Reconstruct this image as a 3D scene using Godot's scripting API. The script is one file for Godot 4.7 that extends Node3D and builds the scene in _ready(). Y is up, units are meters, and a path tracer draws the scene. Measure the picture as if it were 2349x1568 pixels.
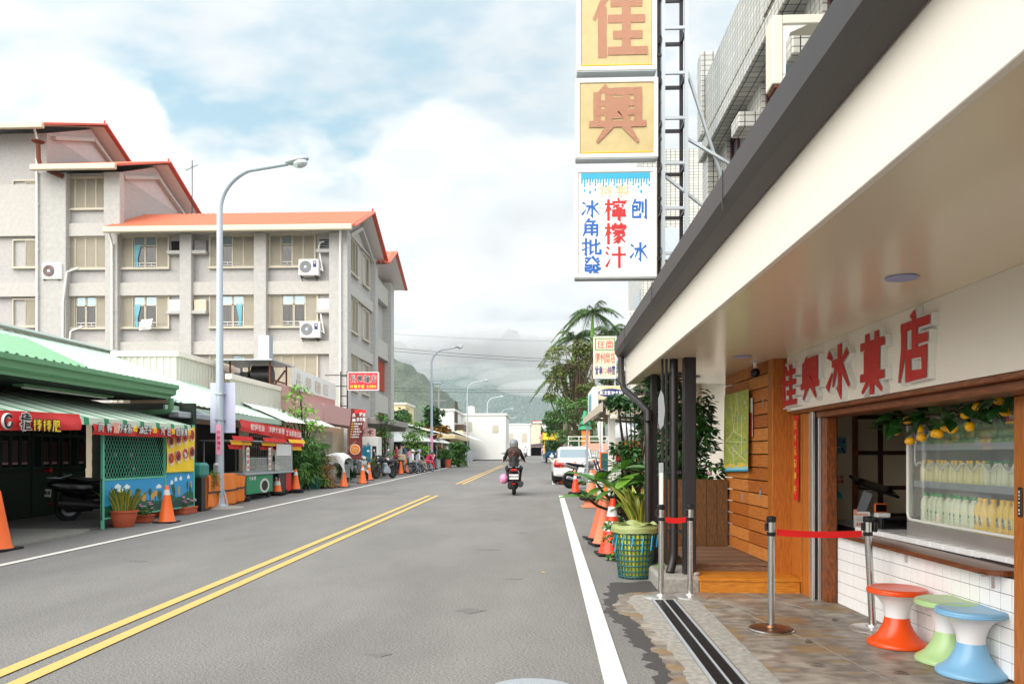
extends Node3D

var M := {}
var used := {}
var rng := RandomNumberGenerator.new()
const SL := .009
var GLYPHS := {}

func _ready() -> void:
	rng.seed = 7
	setup_camera()
	setup_sky()
	make_materials()
	make_glyphs()
	build_ground()
	build_shop()
	build_shop_inside()
	build_sign_tower()
	build_upper_building()
	build_flats()
	build_market()
	build_far_left()
	build_right_side()
	build_street_furniture()
	build_vehicles()
	build_people()
	build_plants()

func setup_camera() -> void:
	var c := Camera3D.new()
	c.name = "camera"
	add_child(c)
	c.position = V(0, 1.4, 0)
	c.rotation.y = deg_to_rad(2.32)
	c.projection = Camera3D.PROJECTION_FRUSTUM
	c.near = .1
	c.far = 9000.0
	c.size = .1 * 1568.0 / 1740.0
	c.frustum_offset = W(0, .1 * (1043.0 - 784.0) / 1740.0)
	c.current = true

func setup_sky() -> void:
	var we := WorldEnvironment.new()
	we.name = "world"
	var e := Environment.new()
	e.background_mode = Environment.BG_SKY
	var sky := Sky.new()
	var pm := PanoramaSkyMaterial.new()
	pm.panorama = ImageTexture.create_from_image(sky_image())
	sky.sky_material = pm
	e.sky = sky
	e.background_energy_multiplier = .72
	e.tonemap_mode = Environment.TONE_MAPPER_LINEAR
	e.tonemap_exposure = 3.3
	e.fog_enabled = true
	e.volumetric_fog_enabled = true
	e.volumetric_fog_density = .0
	e.fog_density = .00011
	e.fog_light_color = Color(.86, .93, .97)
	e.sdfgi_enabled = true
	e.ssao_enabled = true
	e.ssil_enabled = true
	we.environment = e
	add_child(we)
	var sun := DirectionalLight3D.new()
	sun.name = "sun"
	sun.light_energy = .5
	sun.light_angular_distance = 75.0
	sun.light_color = Color(1.0, .965, .92)
	sun.shadow_enabled = true
	sun.rotation_degrees = V(-40, -42, 0)
	add_child(sun)

# clouds: a high veil with pale blue gaps, cumulus tops below it, grey bases near the hills
func sky_image() -> Image:
	var w := 4096
	var h := 2048
	var im := Image.create(w, h, false, Image.FORMAT_RGBF)
	im.fill(Color(.42, .42, .4))
	var a := FastNoiseLite.new()
	a.seed = 3
	a.noise_type = FastNoiseLite.TYPE_SIMPLEX_SMOOTH
	a.fractal_octaves = 6
	a.fractal_gain = .55
	a.frequency = 1.0
	var b := FastNoiseLite.new()
	b.seed = 11
	b.noise_type = FastNoiseLite.TYPE_SIMPLEX_SMOOTH
	b.fractal_octaves = 7
	b.fractal_gain = .52
	b.frequency = 1.0
	# gaps in the cloud: azimuth, elevation, half width, half height (radians), depth
	var gaps := [[-.42, .385, .13, .045, 1.5], [-.25, .385, .09, .055, 1.3], [-.49, .44, .06, .06, .9], [-.3, .53, .34, .1, .36], [-.02, .45, .1, .1, .42], [-.16, .47, .16, .06, .42], [1.3, .5, .4, .14, .6], [2.6, .42, .5, .1, .6], [-2.0, .5, .5, .12, .6]]
	for y in range(0, h / 2 + 20):
		var el := PI / 2 - (y + .5) / h * PI
		var near_rows := el < .62
		if not near_rows and y % 4 != 0:
			continue
		var x := 0
		while x < w:
			var az := (x + .5) / w * TAU
			if az > PI:
				az -= TAU
			var fine := near_rows and absf(az) < .72
			if not fine and y % 4 != 0:
				x += 4
				continue
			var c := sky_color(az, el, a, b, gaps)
			if fine:
				im.set_pixel(x, y, c)
				x += 1
			else:
				im.fill_rect(Rect2i(x, y, 4, 4), c)
				x += 4
	return im

func sky_color(az: float, el: float, a: FastNoiseLite, b: FastNoiseLite, gaps: Array) -> Color:
	var e := maxf(el, .0)
	var dy := sin(e)
	var k := cos(e) / (dy + .22)
	var px := sin(az) * k
	var pz := -cos(az) * k
	var n1 := a.get_noise_2d(px * 1.6 + 5.0, pz * 2.2)
	var n2 := b.get_noise_3d(sin(az) * 5.2 * cos(e), e * 9.0, cos(az) * 5.2 * cos(e))
	var gap := .0
	for g in gaps:
		var da: float = wrapf(az - g[0], -PI, PI)
		var de: float = e - g[1]
		if absf(da) < g[2] * 2.6 and absf(de) < g[3] * 2.6:
			gap += g[4] * exp(-(da * da) / (g[2] * g[2]) - (de * de) / (g[3] * g[3]))
	var n3 := b.get_noise_2d(px * 5.0 + 30.0, pz * 8.0)
	var veil := clampf(.4 + 1.3 * n1 + 1.5 * n3, .0, 1.0)
	# tops of the heaped clouds
	var top := .375 + .05 * n1
	var tops := [[-.75, .36], [-.62, .37], [-.55, .425], [-.49, .41], [-.455, .345], [-.375, .36], [-.3, .368], [-.245, .343], [-.2, .39], [-.1, .43], [.0, .42], [.3, .4]]
	for i in tops.size() - 1:
		if az >= tops[i][0] and az < tops[i + 1][0]:
			top = lerpf(tops[i][1], tops[i + 1][1], smoothstep(tops[i][0], tops[i + 1][0], az))
	var heap := .85 * smoothstep(-.02, .03, top + .1 * n2 + .02 * n3 - e)
	var blue := clampf(gap * (.72 + .7 * n1 + .6 * n3), .0, 1.0) * (1.0 - heap)
	var skyblue := Color(.29, .48, .6).lerp(Color(.36, .54, .63), clampf(1.0 - e * 1.6, .0, 1.0))
	var lit := .735 + .06 * n2 + .05 * n1 + heap * (.07 + .16 * n2)
	lit -= .2 * exp(-pow((e - .12) / .06, 2.0)) * (.5 + 1.4 * absf(n1 + n2))
	lit = clampf(lit, .45, .95)
	var power := .56 + .62 * (.5 - .5 * cos(az)) + .5 * smoothstep(.5, 1.3, e)  # dimmer ahead; brightened behind and overhead, out of view, as added fill light
	var cloud := Color(lit * .997, lit, lit * 1.002).lerp(Color(.53, .615, .67), veil * .72 * (1.0 - .85 * heap) * smoothstep(.2, .34, e))
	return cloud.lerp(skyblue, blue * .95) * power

# ------------------------------------------------------------------ naming
func numbered(n: String) -> String:
	if not used.has(n):
		used[n] = 0
		return n
	used[n] += 1
	return "%s_%03d" % [n, used[n]]

func thing(n: String, label: String, cat: String, at := Vector3.ZERO, yaw := .0, group := "") -> Node3D:
	var o := Node3D.new()
	o.name = numbered(n)
	add_child(o)
	o.position = at
	o.rotation.y = yaw
	meta(o, label, cat, group)
	return o

func meta(o: Node, label: String, cat := "", group := "") -> Node:
	o.set_meta("label", label)
	if cat:
		o.set_meta("category", cat)
	if group:
		o.set_meta("group", group)
	return o

func put(n: String, mesh: Variant, m: Variant, parent: Node = null, at := Vector3.ZERO, rot := Vector3.ZERO) -> MeshInstance3D:
	var o := MeshInstance3D.new()
	o.mesh = mesh.done() if mesh is MB else mesh
	o.material_override = M[m] if m is String else m
	if parent == null:
		o.name = numbered(n)
		add_child(o)
	else:
		o.name = n
		parent.add_child(o, true)
	o.position = at
	o.rotation_degrees = rot
	return o

func struct(n: String, mesh: Variant, m: Variant, label := "") -> MeshInstance3D:
	var o := put(n, mesh, m)
	o.set_meta("kind", "structure")
	if label:
		o.set_meta("label", label)
	return o

func copy(src: Node3D, at: Vector3, yaw: float, label: String, scl := 1.0) -> Node3D:
	var o: Node3D = src.duplicate()
	var base := RegEx.create_from_string("_\\d\\d\\d$").sub(String(src.name), "")
	o.name = numbered(base)
	add_child(o)
	o.position = at
	o.rotation.y = yaw
	o.scale = Vector3.ONE * scl
	o.set_meta("label", label)
	return o

func gy(z: float) -> float:
	return -SL * z

func gp(x: float, z: float, up := .0) -> Vector3:
	return V(x, gy(z) + up, z)

# ------------------------------------------------------------------ mesh builder
class MB:
	var st := SurfaceTool.new()
	var col := Color.WHITE

	func _init() -> void:
		st.begin(Mesh.PRIMITIVE_TRIANGLES)

	func done() -> ArrayMesh:
		return st.commit()

	func v(p: Vector3, n: Vector3, uv := Vector2.ZERO) -> void:
		st.set_color(col)
		st.set_normal(n)
		st.set_uv(uv)
		st.add_vertex(p)

	# a, b, c counter-clockwise as seen from the front
	func tri(a: Vector3, b: Vector3, c: Vector3) -> void:
		var n := (b - a).cross(c - a).normalized()
		v(a, n)
		v(c, n)
		v(b, n)

	# from bottom left, counter-clockwise as seen from the front
	func quad(a: Vector3, b: Vector3, c: Vector3, d: Vector3) -> void:
		var n := (c - a).cross(d - b).normalized()
		v(a, n, Vector2(0, 1)); v(c, n, Vector2(1, 0)); v(b, n, Vector2(1, 1))
		v(a, n, Vector2(0, 1)); v(d, n, Vector2(0, 0)); v(c, n, Vector2(1, 0))

	func quado(a: Vector3, b: Vector3, c: Vector3, d: Vector3, inside: Vector3) -> void:
		if (c - a).cross(d - b).dot((a + b + c + d) * .25 - inside) < 0:
			quad(d, c, b, a)
		else:
			quad(a, b, c, d)

	func box(c: Vector3, s: Vector3, B := Basis(), bv := .0) -> void:
		var h := s * .5
		bv = minf(bv, minf(h.x, minf(h.y, h.z)) * .9)
		for ax in 3:
			var u := (ax + 1) % 3
			var w := (ax + 2) % 3
			for sg in [-1.0, 1.0]:
				var p := []
				for k in [[-1, -1], [1, -1], [1, 1], [-1, 1]]:
					var q := Vector3()
					q[ax] = sg * h[ax]
					q[u] = k[0] * sg * (h[u] - bv)
					q[w] = k[1] * (h[w] - bv)
					p.append(c + B * q)
				quad(p[0], p[1], p[2], p[3])
			if bv > .0:
				for s1 in [-1.0, 1.0]:
					for s2 in [-1.0, 1.0]:
						var e := []
						for t in [[0, -1], [0, 1], [1, 1], [1, -1]]:
							var q := Vector3()
							q[ax] = t[1] * (h[ax] - bv)
							q[u] = s1 * (h[u] if t[0] == 0 else h[u] - bv)
							q[w] = s2 * (h[w] - bv if t[0] == 0 else h[w])
							e.append(c + B * q)
						quado(e[0], e[1], e[2], e[3], c)
		if bv > .0:
			for sx in [-1.0, 1.0]:
				for sy in [-1.0, 1.0]:
					for sz in [-1.0, 1.0]:
						var p1: Vector3 = c + B * Vector3(sx * h.x, sy * (h.y - bv), sz * (h.z - bv))
						var p2: Vector3 = c + B * Vector3(sx * (h.x - bv), sy * h.y, sz * (h.z - bv))
						var p3: Vector3 = c + B * Vector3(sx * (h.x - bv), sy * (h.y - bv), sz * h.z)
						if sx * sy * sz > 0:
							tri(p1, p2, p3)
						else:
							tri(p1, p3, p2)

	# box between two corners
	func bx(a: Vector3, b: Vector3, bv := .0) -> void:
		box((a + b) * .5, (b - a).abs(), Basis(), bv)

	# rectangular bar from a to b
	func bar(a: Vector3, b: Vector3, w: float, t: float, up := Vector3.UP, bv := .0) -> void:
		var z := (b - a).normalized()
		if absf(z.dot(up)) > .98:
			up = Vector3(0, 0, 1) if absf(z.z) < .9 else Vector3(1, 0, 0)
		var x := up.cross(z).normalized()
		box((a + b) * .5, Vector3(w, t, a.distance_to(b)), Basis(x, z.cross(x), z), bv)

	func tube(pts: Array, r: Variant, sides := 8, caps := true) -> void:
		var n := pts.size()
		var t0: Vector3 = (pts[1] - pts[0]).normalized()
		var x := t0.cross(Vector3.UP if absf(t0.y) < .9 else Vector3.RIGHT).normalized()
		var rings := []
		var norms := []
		for i in n:
			var t: Vector3 = ((pts[mini(i + 1, n - 1)] - pts[maxi(i - 1, 0)]) as Vector3).normalized()
			x = (x - t * x.dot(t)).normalized()
			var y := t.cross(x)
			var rr: float = r[i] if r is Array else r
			var ring := []
			var nn := []
			for k in sides:
				var an := TAU * k / sides
				var d := x * cos(an) + y * sin(an)
				ring.append(pts[i] + d * rr)
				nn.append(d)
			rings.append(ring)
			norms.append(nn)
		for i in n - 1:
			for k in sides:
				var k2 := (k + 1) % sides
				_sq(rings[i][k], rings[i][k2], rings[i + 1][k2], rings[i + 1][k], norms[i][k], norms[i][k2], norms[i + 1][k2], norms[i + 1][k])
		if caps:
			for e in [0, n - 1]:
				var c: Vector3 = pts[e]
				for k in sides:
					var k2 := (k + 1) % sides
					if e == 0:
						tri(c, rings[e][k2], rings[e][k])
					else:
						tri(c, rings[e][k], rings[e][k2])

	func _sq(a: Vector3, b: Vector3, c: Vector3, d: Vector3, na: Vector3, nb: Vector3, nc: Vector3, nd: Vector3, ua := Vector2.ZERO, ub := Vector2.ZERO, uc := Vector2.ZERO, ud := Vector2.ZERO) -> void:
		v(a, na, ua); v(c, nc, uc); v(b, nb, ub)
		v(a, na, ua); v(d, nd, ud); v(c, nc, uc)

	# profile of (radius, height) from bottom to top, turned round y
	func lathe(pr: Array, seg := 16, at := Vector3.ZERO, B := Basis()) -> void:
		for i in pr.size() - 1:
			var p0: Vector2 = pr[i]
			var p1: Vector2 = pr[i + 1]
			if p0.is_equal_approx(p1):
				continue
			var n := Vector2(p1.y - p0.y, p0.x - p1.x).normalized()
			var n0 := n
			var n1 := n
			if i > 0:
				var m := Vector2(p0.y - pr[i - 1].y, pr[i - 1].x - p0.x).normalized()
				if m.dot(n) > .72:
					n0 = (m + n).normalized()
			if i + 2 < pr.size():
				var m2 := Vector2(pr[i + 2].y - p1.y, p1.x - pr[i + 2].x).normalized()
				if m2.dot(n) > .72:
					n1 = (m2 + n).normalized()
			for k in seg:
				var a0 := TAU * k / seg
				var a1 := TAU * (k + 1) / seg
				var d0 := Vector3(cos(a0), 0, -sin(a0))
				var d1 := Vector3(cos(a1), 0, -sin(a1))
				_sq(at + B * (d0 * p0.x + Vector3.UP * p0.y), at + B * (d1 * p0.x + Vector3.UP * p0.y), at + B * (d1 * p1.x + Vector3.UP * p1.y), at + B * (d0 * p1.x + Vector3.UP * p1.y),
					B * (d0 * n0.x + Vector3.UP * n0.y), B * (d1 * n0.x + Vector3.UP * n0.y), B * (d1 * n1.x + Vector3.UP * n1.y), B * (d0 * n1.x + Vector3.UP * n1.y))

	func ball(c: Vector3, r: Vector3, seg := 12, rings := 8, B := Basis()) -> void:
		for i in rings:
			var t0 := PI * i / rings - PI / 2
			var t1 := PI * (i + 1) / rings - PI / 2
			for k in seg:
				var a0 := TAU * k / seg
				var a1 := TAU * (k + 1) / seg
				var q := [Vector3(cos(a0) * cos(t0), sin(t0), -sin(a0) * cos(t0)), Vector3(cos(a1) * cos(t0), sin(t0), -sin(a1) * cos(t0)), Vector3(cos(a1) * cos(t1), sin(t1), -sin(a1) * cos(t1)), Vector3(cos(a0) * cos(t1), sin(t1), -sin(a0) * cos(t1))]
				_sq(c + B * (q[0] * r), c + B * (q[1] * r), c + B * (q[2] * r), c + B * (q[3] * r), B * (q[0] / r).normalized(), B * (q[1] / r).normalized(), B * (q[2] / r).normalized(), B * (q[3] / r).normalized())

	# smooth sheet through f(u, v), u and v from 0 to 1
	func grid(nu: int, nv: int, f: Callable) -> void:
		var p := []
		for i in nu + 1:
			var row := PackedVector3Array()
			for j in nv + 1:
				row.append(f.call(float(i) / nu, float(j) / nv))
			p.append(row)
		var nn := []
		for i in nu + 1:
			var row := PackedVector3Array()
			for j in nv + 1:
				var du: Vector3 = p[mini(i + 1, nu)][j] - p[maxi(i - 1, 0)][j]
				var dv: Vector3 = p[i][mini(j + 1, nv)] - p[i][maxi(j - 1, 0)]
				row.append(du.cross(dv).normalized())
			nn.append(row)
		for i in nu:
			for j in nv:
				_sq(p[i][j], p[i + 1][j], p[i + 1][j + 1], p[i][j + 1], nn[i][j], nn[i + 1][j], nn[i + 1][j + 1], nn[i][j + 1],
					Vector2(float(i) / nu, 1.0 - float(j) / nv), Vector2(float(i + 1) / nu, 1.0 - float(j) / nv), Vector2(float(i + 1) / nu, 1.0 - float(j + 1) / nv), Vector2(float(i) / nu, 1.0 - float(j + 1) / nv))

	# flat outline (counter-clockwise in x, y) given thickness d towards -z, placed by T
	func prism(poly: PackedVector2Array, d: float, T := Transform3D()) -> void:
		if Geometry2D.is_polygon_clockwise(poly):
			poly = poly.duplicate()
			poly.reverse()
		var ids := Geometry2D.triangulate_polygon(poly)
		var f := func(k: int, z: float) -> Vector3: return T * Vector3(poly[k].x, poly[k].y, z)
		for i in range(0, ids.size(), 3):
			var a := ids[i]
			var b := ids[i + 1]
			var c := ids[i + 2]
			if (poly[b] - poly[a]).cross(poly[c] - poly[a]) < 0:
				var t := b
				b = c
				c = t
			tri(f.call(a, .0), f.call(b, .0), f.call(c, .0))
			if d > .0:
				tri(f.call(a, -d), f.call(c, -d), f.call(b, -d))
		if d > .0:
			for i in poly.size():
				var j := (i + 1) % poly.size()
				quad(f.call(j, -d), f.call(i, -d), f.call(i, .0), f.call(j, .0))

func V(x: float, y: float, z: float) -> Vector3:
	return Vector3(x, y, z)

func W(x: float, y: float) -> Vector2:
	return Vector2(x, y)

# a cloth or metal sheet between four corners (bottom left, bottom right, top right, top left), ribbed across u
func ribbed(a: Vector3, b: Vector3, c: Vector3, d: Vector3, pitch: float, depth: float, seg_v := 1) -> MB:
	var m := MB.new()
	var n := maxi(2, int(round(a.distance_to(b) / pitch)))
	var up := (b - a).cross(d - a).normalized()
	for i in n:
		var xs := [.0, .55, .65, .9, 1.0]
		var hs := [.0, .0, 1.0, 1.0, .0]
		for k in 4:
			var u0: float = (i + xs[k]) / n
			var u1: float = (i + xs[k + 1]) / n
			m.quad(a.lerp(b, u0) + up * depth * hs[k], a.lerp(b, u1) + up * depth * hs[k + 1], d.lerp(c, u1) + up * depth * hs[k + 1], d.lerp(c, u0) + up * depth * hs[k])
	return m

# round waves instead of folded ribs
func wavy(a: Vector3, b: Vector3, c: Vector3, d: Vector3, pitch: float, depth: float) -> MB:
	var m := MB.new()
	var n := maxi(2, int(round(a.distance_to(b) / pitch))) * 6
	var up := (b - a).cross(d - a).normalized()
	m.grid(n, 1, func(u: float, w: float) -> Vector3: return a.lerp(b, u).lerp(d.lerp(c, u), w) + up * depth * (.5 + .5 * sin(u * n / 6.0 * TAU)))
	return m

func text(s: String, size: float, m: Variant, parent: Node, at: Vector3, rot := Vector3.ZERO, depth := .004, squash := 1.0, n := "lettering") -> MeshInstance3D:
	var t := TextMesh.new()
	var f := SystemFont.new()
	f.font_names = PackedStringArray(["Droid Sans"])
	f.font_weight = 700
	t.font = f
	t.text = s
	t.font_size = 64
	t.pixel_size = size / 64.0
	t.depth = depth
	t.curve_step = 1.5
	var o := put(n, t, m, parent, at, rot)
	o.scale = V(squash, 1, 1)
	return o

# brush strokes of one character in a unit square whose lower left corner is the origin of T
func glyph(mb: MB, ch: String, T: Transform3D, w := .09, depth := .0, grow := .0, taper := true) -> void:
	if not GLYPHS.has(ch):
		return
	var lift := .0
	for s in String(GLYPHS[ch]).split(" ", false):
		var pts := PackedVector2Array()
		for i in range(0, s.length() - 1, 2):
			pts.append(W((s.unicode_at(i) - 97) / 20.0, 1.0 - (s.unicode_at(i + 1) - 97) / 20.0))
		if pts.size() < 2:
			continue
		lift += .0012
		var n := pts.size()
		var left := []
		var right := []
		var last := pts[n - 1] - pts[n - 2]
		var slant := taper and absf(last.x) > .25 * last.length() and absf(last.y) > .25 * last.length()
		for i in n:
			var din := (pts[i] - pts[maxi(i - 1, 0)]).normalized()
			var dout := (pts[mini(i + 1, n - 1)] - pts[i]).normalized()
			if i == 0:
				din = dout
			if i == n - 1:
				dout = din
			var t := (din + dout).normalized()
			if t.length() < .5:
				t = dout
			var nrm := W(-t.y, t.x)
			var mit := 1.0 / maxf(.5, nrm.dot(W(-dout.y, dout.x)))
			var hw := w * .5
			if taper:
				hw *= .86 if absf(dout.x) > absf(dout.y) * 2.0 else 1.1
				if slant and i == n - 1:
					hw *= .35
			hw = hw * mit + grow
			var p := pts[i]
			if i == 0:
				p -= dout * (w * .32 + grow)
			if i == n - 1:
				p += din * (w * (.1 if slant else .36) + grow)
			left.append(p + nrm * hw)
			right.append(p - nrm * hw)
		var z := depth + lift * (.4 if depth > 0 else 1.0)
		for i in n - 1:
			z += .0007
			var q := [left[i], right[i], right[i + 1], left[i + 1]]
			var f := []
			for p in q:
				f.append(T * V(p.x, p.y, z))
			var front := T.basis.z
			if (f[2] - f[0]).cross(f[3] - f[1]).dot(front) < 0:
				f.reverse()
				q.reverse()
			mb.quad(f[0], f[1], f[2], f[3])
			if depth > .0:
				var c0: Vector3 = (f[0] + f[1] + f[2] + f[3]) * .25
				for k in 4:
					var k2 := (k + 1) % 4
					mb.quado(T * V(q[k].x, q[k].y, .0), T * V(q[k2].x, q[k2].y, .0), f[k2], f[k], c0)

# a line of characters; origin is the lower left of the first, step is how far the next lies
func words(s: String, origin: Vector3, ex: Vector3, ey: Vector3, step: Vector3, w := .1, depth := .0, grow := .0) -> MB:
	var mb := MB.new()
	var n := ex.cross(ey).normalized() * ex.length()
	for i in s.length():
		glyph(mb, s[i], Transform3D(Basis(ex, ey, n), origin + step * i), w, depth, grow)
	return mb

func make_glyphs() -> void:
	var ren := "gbbj egeu "
	var mu := "afgf dbdu dgan dhgl "
	GLYPHS = {
		"佳": ren + "iese nbnj hjtj joso njnt htut",
		"興": "gbdd dddn dggg djgj hchn hcncnn jflf jhlhlkjkjh ocrcrn ogrg ojrj bntn hodt nort",
		"冰": "cdff bqfl mbmtkr ghkhgq seni niur",
		"菓": "bete gbgg obog fhphpnfnfh fkpk khku bptp jpcu lpsu",
		"店": "kalc ddtd edekbu lflm lisi hmrmrththm",
		"特": "ebcg cfif fbfu boil kese oboi jiui jmum qjquot lonr",
		"製": "dbcd cdkd bglg gagl dldijijl ncni rbrk bmtm jmcs hphukt lmtu ronq",
		"檸": mu + "naoc ifidudtf jhij lgmjqj ngoh rgsi iltltoioil mlmo plpo hquq oqoumt",
		"檬": mu + "hdud kbke qbqe ihifufth kisi iktk nkio nlosmu noir oqiu tmpo pout",
		"汁": "cbed bgdi btfm hiui obou",
		"刨": "gbci femelmjl diiiimdm didtmtmq pepo tbturt",
		"角": "iadg hdodlh ehrhrtpu eheobu elrl eprp lhls",
		"批": "aghg ebeucs aohl jdjsnp jjni pcpsusuo tgpj",
		"發": "dcicck dfgh lask rcnf sfph lbtk dkjkjndndqjqiugu mkmnlo mkqkqntn lpspku mqtu",
		"長": "gbgl gbqb gepe ghph bltl flfuks qmmp jltu",
		"麵": "bdkd fafj fdbg fdjg bjkj fkbq emimct dojtuu kdud pdog lgtgtrlrlg ogor qgqr okqk onqn",
		"炒": "bgck ifgj fbfkbu fljr obol lfjk reuj tkju",
		"飯": "faag fbjf dhhh cicuhr ciiiioco clil ubld ldlmju misilu nluu",
		"各": "iaci hdpdbo gftm gnpnptgtgn",
		"式": "bftf dkkk gkgs ctlq mbomut qbsd",
		"熱": "cdjd gagm bgkg fhbk hhjj cnjm lereslul obniln kgnj cqbt gqht lqmt qqst",
		"住": ren + "mand iftf jlsl htut nfnt",
		"商": "kalc bdtd gehg nemg chcu chshstqt ijgm ljnm hononshsho",
		"便": ren + "hctc jfsfsmjmjf jisi ncnohu jouu",
		"利": "kbdd bhmh gdgu ghbo ghlm ndno sbsuqt",
		"營": "facg fdhg oalg odrg jbie bjbhthsj hknknnhnhk fpppptftfp knjp",
		"業": "ibif mbmf ecfe qcpe bgtg gghi ogni djrj elrl boto kjku jodt lost",
		"時": "bdgdgqbqbd bjgj kese oboi iiui jmum qjquot lonr",
		"間": "cbcu cbibigcg cdid sbstqt lbsb lblg lgsg ldsd hjnjnshshj hnnn",
		"水": "kbktis chihcq reli litr",
		"加": "bgjgisgr fbfjbu mftftsmsmf",
		"站": "eafc aeje cgdl hggl aqjo obok ofuf kkukutktkk",
		"高": "kakc bdtd gfofoigigf cuckskstqt gnonosgsgn",
		"活": "cbed bgdi btfm sbjd hgug ndnl jmsmstjtjm",
		"氧": "fabg edsd egrg djpjrtut fkgm lkkm dnmn dqmq ctnt imiu",
		"捲": "aghg ebeucs aohl kacd lamd rbqd jeue hhuh oamh kkiu kmrmrpkp kpktutts",
		"棒": mu + "jdtd kgsg ijuj obni pjuo lnqn kqrq omou",
		"腿": "cbcmau cbhbhtgt cfhf cjhj kbrbrhkh kdre kbkmpk rinm nhun jojs jshu huuu",
		"肉": "cuccscstqt kaki kigm kiom kngr knor",
		"粽": "bbdf jbhf aiki fafu fkbq fkjp oapc kgkdudtf mhsh jlul plpt mnkr rntr",
		"米": "dbgg qbng bkuk kaku jkct lksu",
		"粉": "bbdf jbhf aiki fafu fkbq fkjp nbkj pbui lksksrqu olku",
		"滷": "cbed bgdi btfm obog oese hghu hgtgtlul jlsl jltltrjr klss sllt",
		"豆": "cbsb eeqeqkeke emfq pmnq btts",
		"干": "dcrc bktk kcku",
		"刈": "cblo lbau ncno sbsuqt",
		"包": "gbci fdrdrnpn eililneneu eutuur",
		"四": "bdtdtsbsbd hdhlen ndnlsm",
		"神": "dafc aeje jecl fifu lesesnlnle ljsj pape pnpu paou",
		"湯": "cbed bgdi btfm jbrbrhjhjb jere hjuj lkhn jmtmsuqt mmhs qmlu",
		"新": "eafc aeje cgdi igik alkl fifu fncr gnjq tclelmku lfuf qfqu",
		"城": "afgf dbdr aqhn ieue iejlhu kjnjnpmq pbqkut tioq rbtd",
		"老": "dere kbkj bjtj qccp hkhtttuq rmhp",
		"街": "fbbf fgbk dkdu gfnf kbkk gknk gono kkks gsns pepe qftf olul rlrurt",
		"路": "bcgcggbgbc egeu ejhj bjbt bthr lbjg kdrdiq lfum knsnstktkn",
		"涼": "cbed bgdi btfm oapc hdud jgsgsljljg olos jnhr rntr",
		"糕": "bbdf jbhf aiki fafu fkbq fkjp lamc rbqd leue phkk kdud lhth pdpl jlul mosr nosk kpul",
		"艾": "bete gbgg obog qgcu fiuu",
		"草": "bete gbgg obog fhphpnfnfh fkpk bptp knku",
		"粿": "bbdf jbhf aiki fafu fkbq fkjp lbtbtilibl lfte pbpu jlul plku pluu",
		"葱": "bete gbgg obog hgdl fimiiq mihp qikp fqftptpr iqkr",
		"油": "cbed bgdi btfm ifsfssisif nbns imsm",
		"餅": "faag fbjf dhhh cicuhr ciiiioco lanc sapc keue joun mekmju reru",
		"好": "gbdlhq bgjgbu kdsdoh nhnuls jlul",
		"金": "kabj katj fjpj dnrn kjkt btut fpgr ppos",
		"桔": mu + "ieue oaok kksk jotottjtjo",
		"健": ren + "hckcihkj khgu gouu mese mhsh obou lksk",
		"平": "dcrc fegh qepi bktk kcku",
		"安": "kakc bgbctctg jecomu ohdu bktk",
	}

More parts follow.
